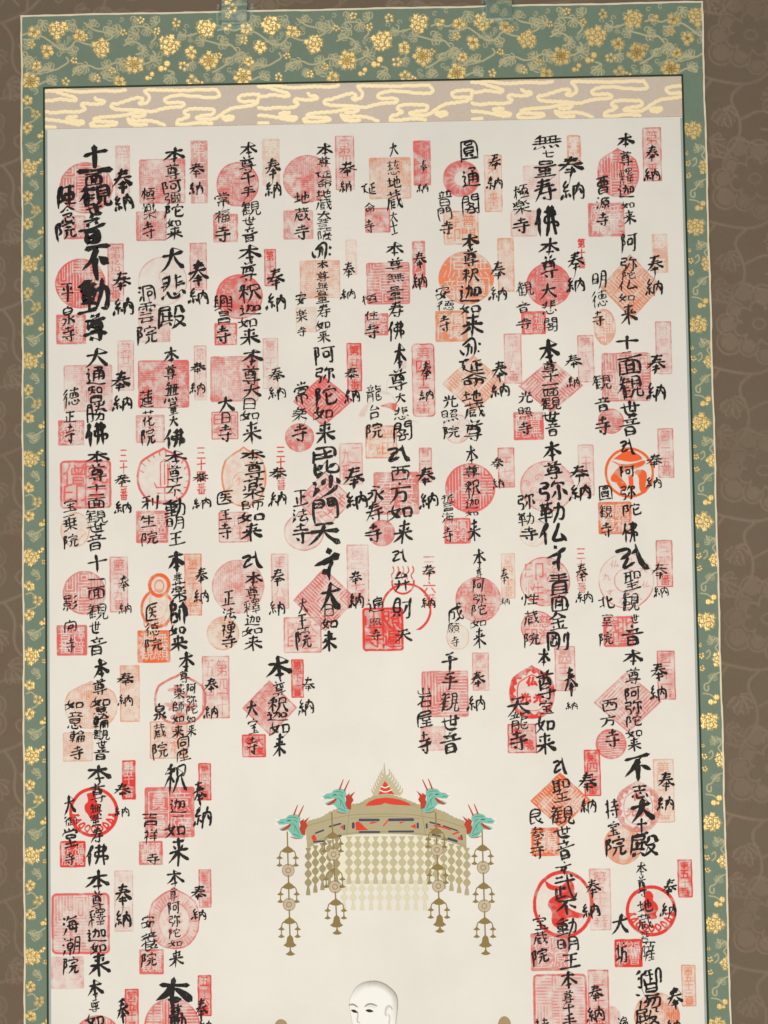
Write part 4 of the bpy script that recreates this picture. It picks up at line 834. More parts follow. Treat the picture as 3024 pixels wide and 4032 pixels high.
def brush_char(pl, ch, cx, cy, w, h, bold, d, rng, wet=0.0):
    S = strokes(ch)
    ns = len(S)
    base = 0.131 * math.sqrt(w * max(h, w * .35)) * bold * min(1.20, max(.55, 1.30 - .042 * ns))
    if ch in '一二三十': base = 0.12 * w * bold if ch == '一' else base
    rot = math.radians(rng.gauss(-1.5, 2.6)); ca, sa = math.cos(rot), math.sin(rot)
    up = 0.09 + rng.uniform(-.03, .05)
    lean = rng.uniform(-.05, .06)
    allp = np.vstack(S)
    lo, hi = allp.min(0), allp.max(0)
    c0 = (lo + hi) / 2
    ext = np.maximum(hi - lo, 14)
    if ch == '一': ext = np.array([hi[0] - lo[0], 64.0])
    ends = []
    for si, P in enumerate(S):
        sx, sy = rng.gauss(0, 1.0), rng.gauss(0, 1.0)
        Q = P + np.array([[sx + rng.gauss(0, 1.2), sy + rng.gauss(0, 1.2)] for _ in P])
        if len(Q) == 2:
            a, b = Q; L = np.linalg.norm(b - a)
            mid = (a + b) / 2 + np.array([-(b - a)[1], (b - a)[0]]) * rng.uniform(-.07, .07)
            Q = np.array([a, mid, b])
        Q = (Q - c0) / ext
        x = Q[:, 0] + lean * -Q[:, 1]; y = Q[:, 1] - up * Q[:, 0]
        x, y = x * w, y * h
        Q = np.stack([cx + ca * x - sa * y, cy + sa * x + ca * y], 1)
        Q = smooth_line(Q, 2 if len(Q) > 2 else 1)
        Q, L = resample(Q, max(base * .42, .30))
        if ends and ch in FLOWING and rng.random() < .6:     # the brush drags from one stroke into the next
            p0, p1 = ends[-1], Q[0]
            gap = np.linalg.norm(p1 - p0)
            if base * .8 < gap < .5 * max(w, h):
                mid = (p0 + p1) / 2 + np.array([rng.uniform(-.1, .1), rng.uniform(-.1, .1)]) * gap
                K, _ = resample(smooth_line([p0, mid, p1], 2), max(base * .4, .3))
                pl.ribbon(K, base * np.interp(np.linspace(0, 1, len(K)), [0, .4, 1], [.34, .16, .30]), d + .0012 * si, wet + .2)
        ends.append(Q[-1])
        dx, dy = Q[-1] - Q[0]
        t = np.linspace(0, 1, len(Q))
        chord = math.hypot(dx, dy) + 1e-6
        if L < base * 2.6:                                   # a dot
            prof = np.interp(t, [0, .35, .75, 1], [.30, 1.0, 1.2, .35])
        elif chord < L * .72:                                # a hooked or turning stroke
            prof = np.interp(t, [0, .1, .5, .85, 1], [.8, .95, .92, 1.0, .35])
        elif abs(dy) < .38 * abs(dx):                        # across
            prof = np.interp(t, [0, .07, .16, .5, .86, .95, 1], [.22, .78, .74, .44, .90, .92, .25])
        elif abs(dx) < .30 * abs(dy):                        # down
            prof = np.interp(t, [0, .06, .14, .45, .8, 1], [.30, 1.12, 1.18, .95, .88, .15 if rng.random() < .55 else .75])
        elif dx < 0:                                         # sweep to the left
            prof = np.interp(t, [0, .07, .15, .5, .85, 1], [.32, 1.10, 1.16, .92, .46, .06])
        else:                                                # press to the right
            prof = np.interp(t, [0, .15, .7, .86, 1], [.22, .66, 1.26, 1.55, .08])
        ph = rng.uniform(0, 6.28)
        wob = 1 + .10 * np.sin(t * L / base * 1.3 + ph) + .07 * np.sin(t * L / base * 3.1 + ph * 2)
        pl.ribbon(Q, base * prof * wob * rng.uniform(.80, 1.2), d + .0012 * si, wet + rng.uniform(0, .18))
    return ends[0], ends[-1], base

# ------------------------------------------------------------------ stamps
def cells_text(text, w, h):
    n = len(text)
    if h > w * 1.9:
        if w > 22 and n > 4:
            half = (n + 1) // 2
            return [(c, w * .25 * (1 if i < half else -1), -h / 2 + h * ((i % half) + .5) / half, w * .40, h / half * .82) for i, c in enumerate(text)]
        return [(c, 0, -h / 2 + h * (i + .5) / n, w * .62, h / n * .84) for i, c in enumerate(text)]
    n2 = 2
    out = []
    for i, c in enumerate(text[:4]):
        colx = .23 if i < 2 else -.23
        out.append((c, colx * w, (-.22 if i % 2 == 0 else .22) * h, w * .38, h * .38))
    return out

SEALCH = '釋迦照龍観薩蔵門圓普番輪意勝智願養源曹陣福無量寿聖毘'
def stamp_density(shape, pat, w, h, dens, text, rng, nrng):
    c = 0.5
    pad = 1.0
    xs = np.arange(-w / 2 - pad, w / 2 + pad + c, c); ys = np.arange(-h / 2 - pad, h / 2 + pad + c, c)
    X, Y = np.meshgrid(xs, ys)
    wob = 0.8 * (vnoise(X, Y, 6, nrng) - .5)
    a, b = w / 2, h / 2
    if shape in 'qrQo':
        rr = {'q': min(a, b) * .10, 'Q': min(a, b) * .18, 'r': 1.0, 'o': min(a, b) * .38}[shape]
        qx = np.abs(X) - a + rr; qy = np.abs(Y) - b + rr
        sd = np.hypot(np.maximum(qx, 0), np.maximum(qy, 0)) + np.minimum(np.maximum(qx, qy), 0) - rr
    elif shape == 'c':
        k = np.hypot(X / a, Y / b); sd = (k - 1) * min(a, b)
    elif shape == 'd':
        sd = (np.abs(X) * b + np.abs(Y) * a - a * b) / math.hypot(a, b)
    elif shape in 'fF':                                      # a jewel: round below, pointed above
        t = np.linspace(0, 1, 20)
        pts = [(0, -b)]
        for tt in np.linspace(.08, 1, 26):
            ang = -math.pi / 2 + tt * math.pi
            rx = a * math.cos(ang) ** (.8) if math.cos(ang) > 0 else 0
            pts.append((rx * min(1, .35 + tt * 2.2), b * math.sin(ang) * .96 + b * .04))
        pts2 = [(-x, y) for x, y in pts[::-1]]
        sd = poly_sdf(X, Y, pts + pts2[1:-1] if False else pts + pts2[:-1])
    else:
        sd = np.maximum(np.abs(X) - a, np.abs(Y) - b)
    sd = sd + wob * .5
    inside = 1 - sstep(sd, -.3, .3)
    big = vnoise(X, Y, max(w, h) * .45, nrng); mid = vnoise(X, Y, 5, nrng); fin = vnoise(X, Y, 1.6, nrng)
    def line(P, wd, closed=False):
        d = seg_dist(X, Y, P, closed)
        return 1 - sstep(d, wd / 2 - .3, wd / 2 + .3)
    def ring(r0, wd):                                         # a band following the outline, r0 inside it
        return 1 - sstep(np.abs(sd + r0) , wd / 2 - .3, wd / 2 + .3)
    def glyph(ch, gx, gy, gw, gh, wd, rotate=False):
        out = np.zeros(X.shape)
        S = strokes(ch)
        al = np.vstack(S); lo, hi = al.min(0), al.max(0); ex = np.maximum(hi - lo, 10); c0 = (lo + hi) / 2
        for P in S:
            Q = (P - c0) / ex * np.array([gw, gh]) + np.array([gx, gy])
            if rotate:
                q = math.sqrt(.5); Q = np.stack([q * (Q[:, 0] - Q[:, 1]), q * (Q[:, 0] + Q[:, 1])], 1)
            out = np.maximum(out, line(Q, wd))
        return out
    U, V = X, Y
    hw, hh = a, b
    if shape == 'd':
        q = math.sqrt(.5); U = q * (X * b / a + Y) if False else q * (X + Y); V = q * (-X + Y); hw = hh = math.sqrt(.5) * (a + b) / 2
    def maze(period):
        """Folded seal script: blocks of parallel bars, nested squares and combs."""
        out = np.zeros(X.shape)
        ncol = 3 if hw * 2 > 34 else 2
        cwid = 2 * hw / ncol
        for i in range(ncol):
            x0 = -hw + i * cwid
            nrow = rng.choice((2, 3, 3))
            cuts = sorted([-hh] + [(-hh + 2 * hh * (k + rng.uniform(-.12, .12)) / nrow) for k in range(1, nrow)] + [hh])
            for y0, y1 in zip(cuts[:-1], cuts[1:]):
                m = (U >= x0) & (U < x0 + cwid) & (V >= y0) & (V < y1)
                u = U - x0; v = V - y0; bh = y1 - y0
                kind = rng.choice('HVNEES')
                if kind == 'H': f = np.abs(((v / period) % 1) - .5)
                elif kind == 'V': f = np.abs(((u / period) % 1) - .5)
                elif kind == 'N':
                    dd = np.minimum(np.minimum(u, cwid - u), np.minimum(v, bh - v)); f = np.abs(((dd / period) % 1) - .5)
                elif kind == 'E':
                    f = np.abs(((v / period) % 1) - .5)
                    f = np.where(np.abs(u - cwid * .5) < period * .22, .5, f)
                    f = np.where((u < period * .5) | (u > cwid - period * .5), .0, f)
                else:
                    dd = np.minimum(u, bh - v); f = np.abs(((dd / period) % 1) - .5)
                out = np.where(m, 1 - sstep(f, .12, .28), out)
        return out
    D = np.zeros(X.shape)
    wt = 0.7 + .5 * big
    if pat == 'b':
        mz = maze(2.1)
        D = inside * (.40 + .75 * big) * (.72 + .30 * mid) * (1 - .42 * mz) * (.80 + .40 * fin)
        D = np.maximum(D, ring(.7, 1.1) * .95)
    elif pat == 'm' or pat == 'M':
        mz = maze(2.9 if max(w, h) > 40 else 2.3)
        if pat == 'm':
            D = inside * (.98 - .80 * mz * (.6 + .5 * mid)) * wt
            D = np.maximum(D, ring(.8, 1.3))
        else:
            D = inside * (.30 + .42 * mz * mid * 1.5) * wt
            D = np.maximum(D, ring(1.1, 2.0) * 1.5)
    elif pat == 'g':
        chs = [rng.choice(SEALCH) for _ in range(4)] if not text else list(text)
        lay = cells_text(''.join(chs), w * .94, h * .94)
        G = np.zeros(X.shape)
        for (chh, gx, gy, gw, gh) in lay:
            G = np.maximum(G, glyph(chh, gx, gy, gw * 1.12, gh * 1.12, .95))
        D = inside * (.98 - .86 * G) * wt
        D = np.maximum(D, ring(.7, 1.2))
    elif pat == 't':
        n = len(text)
        thick = 2.0 if shape == 'Q' else 1.0
        lay = cells_text(text, w * .92, h * .92)
        G = np.zeros(X.shape)
        for (chh, gx, gy, gw, gh) in lay:
            G = np.maximum(G, glyph(chh, gx, gy, gw * (1.18 if shape == 'Q' else 1), gh * (1.15 if shape == 'Q' else 1), (1.6 if shape in 'Q' else 1.05 if w > 20 else .9)) * rng.uniform(.75, 1.25))
        if shape == 'd':
            G = np.zeros(X.shape); s2 = hw * 2
            for (chh, gx, gy, gw, gh) in cells_text(text, s2, s2): G = np.maximum(G, glyph(chh, gx, gy, gw, gh, 1.3, True))
        if shape == 'n':
            D = G * 1.05
        else:
            D = np.maximum(inside * .42 * (.6 + .8 * mid), G * 1.5 * (.7 + .4 * big))
            D = np.maximum(D, ring(thick * .6, thick) * 1.35)
            if shape == 'Q': D = np.maximum(D, inside * (np.abs(X) < .8) * 1.0)
    elif pat == 'h':
        D = inside * .62 * (.7 + .6 * mid)
        D = np.maximum(D, ring(.8, 1.4) * 1.2); D = np.maximum(D, ring(a * .16, .9))
        for i in range(4):
            ch = rng.choice(SEALCH); gx = .28 * w * (1 if i < 2 else -1) * .8; gy = .24 * h * (-1 if i % 2 else 1)
            D = np.maximum(D, inside * glyph(ch, gx, gy, w * .30, h * .34, 1.1) * 1.15)
    elif pat == 'k':
        D = inside * .22 * (.5 + mid)
        D = np.maximum(D, ring(.7, 1.5 if shape == 'F' else 1.0) * 1.2)
        for i in range(3):
            t = np.linspace(0, 5, 14); gx = rng.uniform(-.3, .3) * w; gy = rng.uniform(-.25, .3) * h; r = min(w, h) * .16
            D = np.maximum(D, inside * line([(gx + r * math.cos(q + i), gy + r * math.sin(q * 1.2)) for q in t], .9) * .8)
    elif pat == 's':
        R = np.hypot(X, Y); A = np.arctan2(Y, X)
        D = inside * (.55 + .4 * sstep(R, a * .45, a * .8)) * (1 - .85 * (1 - sstep(R, a * .36, a * (.42 + .0)) ) * 1.0)
        D *= 1 - .35 * (np.sin(A * 16) > .3) * (R < a * .85) * (R > a * .42)
    elif pat == 's2':
        D = inside * .42 * (.7 + .5 * mid)
        for i in range(16):
            gx, gy = rng.uniform(-a, a), rng.uniform(-b, b); ph = rng.uniform(0, 6)
            P = smooth_line([(gx + 3.2 * math.cos(ph + q * 1.5) + q * 1.2, gy + 3.2 * math.sin(ph + q * 1.5)) for q in range(6)], 2)
            D = np.maximum(D, inside * line(P, 1.0) * 1.0)
        D = np.maximum(D, ring(.7, 1.0) * 1.2)
    elif pat == 'x':                                          # flaming halo and sword
        D = inside * .10
        D = np.maximum(D, ring(1.0, 2.0) * 1.1)
        for i in range(16):
            t = -2.6 + 4.2 * i / 15 - .3
            ex, ey = a * math.cos(t), b * math.sin(t)
            D = np.maximum(D, inside * line([(ex, ey), (ex * .80 + 1, ey * .80 + 2)], 1.0))
        sx = 1.0
        for P in ([(sx - 4, b * .35), (sx - 4, -b * .45), (sx, -b * .56), (sx + 5, -b * .45), (sx + 3, b * .35)], [(sx, -b * .45), (sx, b * .3)], [(sx - 10, b * .25), (sx - 8, b * .42), (sx + 10, b * .40), (sx + 12, b * .28)],
                  [(sx - 7, b * .62), (sx + 8, b * .60)], [(sx, b * .42), (sx, b * .9)], [(sx - 8, b * .9), (sx + 10, b * .88)], [(sx + 3, -b * .4), (sx + 3, b * .3)]):
            D = np.maximum(D, line(P, 1.2))
    elif pat in 'zZy':                                        # heavy ring with a seed letter or a figure on a lotus
        D = ring(1.6, 2.9 if pat != 'z' else 2.2) * 1.2
        F = np.zeros(X.shape)
        def blob(P): 
            nonlocal F
            F = np.maximum(F, 1 - sstep(poly_sdf(X, Y, smooth_line(np.array(P + P[:1]) * np.array([a, b]), 2)), -.3, .3))
        if pat == 'z':
            blob([(-.62,-.55),(0,-.95),(.62,-.55),(.3,-.45),(0,-.42),(-.35,-.5)])
            blob([(-.7,-.48),(-.3,-.32),(.2,-.34),(.62,-.5),(.66,-.34),(.3,-.15),(-.1,-.1),(-.45,.1),(-.2,.35),(-.05,.62),(-.35,.7),(-.5,.4),(-.82,.28),(-.55,-.12),(-.35,-.25)])
            blob([(.3,-.12),(.62,-.1),(.72,.1),(.6,.6),(.72,.75),(.5,.85),(.36,.6),(.4,.15),(.15,.0)])
            blob([(-.05,.1),(.14,.05),(.16,.7),(0,.75)])
        elif pat == 'Z':
            blob([(-.6,-.72),(-.35,-.55),(0,-.52),(.2,-.8),(.42,-.5),(.3,-.2),(-.1,-.1),(.1,.05),(.3,.2),(.75,.3),(.55,.42),(.2,.36),(0,.5),(.1,.62),(-.25,.7),(-.42,.5),(-.35,.2),(-.55,.02),(-.4,-.2),(-.1,-.3),(-.05,-.42),(-.5,-.42)])
            blob([(.1,-.62),(.34,-.36),(.5,-.28),(.3,-.12),(.05,-.3)])
        else:
            if rng.random() < .5 or True:
                blob([(-.28,-.72),(-.05,-.82),(.12,-.6),(.05,-.42),(.22,-.3),(.3,-.05),(.16,.1),(.25,.3),(-.1,.36),(-.22,.1),(-.36,-.05),(-.38,-.3),(-.2,-.42)])
            for i in range(9):
                t = math.pi * (.08 + .84 * i / 8)
                px, py = .82 * math.cos(t), .80 * math.sin(t)
                if py < .1: continue
                P = [(px * 1.05, py * 1.05), (px - .13, py - .12), (px * .72, py * .62 + .02), (px + .13, py - .12), (px * 1.05, py * 1.05)]
                F = np.maximum(F, line(smooth_line(np.array(P) * np.array([a, b]), 2), 1.5))
        D = np.maximum(D, F * inside * 1.15)
        D = np.maximum(D, inside * .05)
    elif pat == 'u':                                          # a seated figure with halo
        def el(cx, cy, rx, ry): return (np.hypot((X - cx * a) / (rx * a), (Y - cy * b) / (ry * b)) - 1) * min(rx * a, ry * b)
        halo = el(.12, -.55, .66, .42); body = el(-.02, .25, .98, .68)
        D = np.maximum((1 - sstep(np.abs(halo + 1.6), 1.2, 2.0)) * 1.2, (1 - sstep(np.abs(body + 1.4), .8, 1.7)) * (halo > 0) * 1.0)
        D = np.maximum(D, (np.minimum(halo, body) < 0) * .16)
        head = el(.12, -.52, .26, .2); tor = el(.06, .1, .52, .5)
        D = np.maximum(D, (1 - sstep(np.abs(head), .3, .8)) * .7); D = np.maximum(D, (1 - sstep(np.abs(tor), .2, .8)) * .55)
        for i in range(6):
            D = np.maximum(D, (tor < 0) * line([(-.35 * a, (.0 + .09 * i) * b), (.1 * a, (.08 + .08 * i) * b), (.5 * a, (.0 + .08 * i) * b)], .7) * .5)
        for i in range(5):
            x = -.8 + .4 * i
            D = np.maximum(D, line(smooth_line([(x * a, .62 * b), ((x + .05) * a, .95 * b), ((x + .32) * a, .62 * b)], 2), .9) * .7)
    elif pat == 'l':                                          # ring with a lotus and leaves
        D = ring(1.2, 2.2) * .95
        for (px, py, r) in ((-.15, -.35, .30), (.1, -.1, .28), (-.3, .25, .34), (.35, .3, .3), (0, .62, .4)):
            R = np.hypot((X - px * a) / (r * a), (Y - py * b) / (r * .6 * b))
            A = np.arctan2(Y - py * b, X - px * a)
            D = np.maximum(D, inside * (R < .8 + .3 * np.sin(A * 5 + px * 9)) * (.55 + .6 * mid) * .8)
    elif pat == 'o':                                          # double ring with small letters round it
        D = inside * .10
        D = np.maximum(D, ring(.7, 1.1) * (.6 + .9 * sstep(Y, -b * .2, b * .9)))
        R = np.hypot(X, Y)
        D = np.maximum(D, (1 - sstep(np.abs(R - a * .42), .3, .8)) * .8)
        for i in range(8):
            t = 2 * math.pi * i / 8 + .2
            D = np.maximum(D, glyph(rng.choice('凡泣仏大九'), a * .72 * math.cos(t), b * .72 * math.sin(t), a * .28, b * .22, .9) * .8)
    elif pat == 'n':                                          # flame wreath
        A = np.arctan2(Y, X)
        D = inside * .10
        D = np.maximum(D, inside * sstep(sd, -5.5 - 1.2 * np.sin(A * 16), -4.6 - 1.2 * np.sin(A * 16)) * (.65 + .5 * fin))
        D = np.maximum(D, ring(7.6, .9))
        for (gx, gy) in ((0, -.38), (-.3, .22), (.3, .24)):
            D = np.maximum(D, glyph('仏' if gy < 0 else '光', gx * a, gy * b, a * .42, b * .3, 2.0) * 1.2)
    elif pat == 'r':                                          # jewel with rays
        A = np.arctan2(Y - b * .1, X); R = np.hypot(X / a, (Y - b * .12) / b)
        D = inside * (.48 + .35 * (np.sin(A * 44) > 0) * (R > .62) * (R < .9))
        D = np.maximum(D, ring(.8, 1.4) * 1.3)
        D = np.maximum(D, (1 - sstep(np.abs(R - .6), .015, .03)) * .9); D = np.where(R < .58, D * .55, D)
        for (gx, gy) in ((-.2, .05), (.22, .1), (-.15, .4), (.2, -.1)):
            D = np.maximum(D, (np.hypot(X - gx * a, Y - gy * b) < 2.0 + 1.2 * mid) * .8)
    elif pat == 'j':                                          # wish jewel in outline with flames
        cx, cy, rr = .02 * w, .18 * h, .39 * w * 1.28 / 1.02
        rr = min(.49 * w, .39 * h)
        R = np.hypot(X - cx, Y - cy)
        D = (1 - sstep(np.abs(R - rr), .7, 1.3)) * 1.1
        D *= np.where((Y < cy) & (X < cx - rr * .55), .8, 1)
        R2 = np.hypot(X - cx + .06 * w, Y + .22 * h)
        D = np.maximum(D, (1 - sstep(np.abs(R2 - .22 * w), .5, 1.1)) * (Y > -.26 * h))
        for i in range(5):
            x0 = -.25 * w + .1 * w * i
            D = np.maximum(D, line(smooth_line([(x0, -.28 * h), (x0 - 1.6, -.34 * h), (x0 + 2.0, -.40 * h), (x0 + .6, -.47 * h)], 2), 1.1) * .7)
    elif pat == 'w':                                          # a flying crane in pale washes
        T = lambda pts: [((x / 590 - .5) * w, ((y - 290) / 690 - .5) * h) for x, y in pts]
        for P in ([(280, 600), (290, 500), (330, 420), (440, 330), (480, 300)], [(230, 600), (330, 625), (360, 700), (470, 880), (590, 915)], [(200, 610), (330, 640)], [(430, 880), (540, 965)]):
            D = np.maximum(D, line(smooth_line(T(P), 2), .8) * .35)
        for P in ([(0, 830), (60, 740), (130, 690), (60, 850), (10, 850)], [(430, 330), (490, 300), (480, 380), (430, 400)]):
            D = np.maximum(D, (1 - sstep(poly_sdf(X, Y, T(P)), -1, 1)) * .25)
        D = np.maximum(D, (1 - sstep(poly_sdf(X, Y, T([(225, 745), (310, 715), (380, 730), (360, 800), (310, 770)])), -.5, .8)) * 1.6)
    D = D * dens * 1.22
    patch = vnoise(X, Y, 9, nrng) * .6 + vnoise(X, Y, 3.2, nrng) * .4
    D *= (.62 + .26 * mid + .34 * fin) * (.50 + .66 * sstep(patch, .22, .58))
    D = np.clip(D, 0, 1.15)
    D[0, :] = D[-1, :] = 0; D[:, 0] = D[:, -1] = 0
    return xs, ys, D

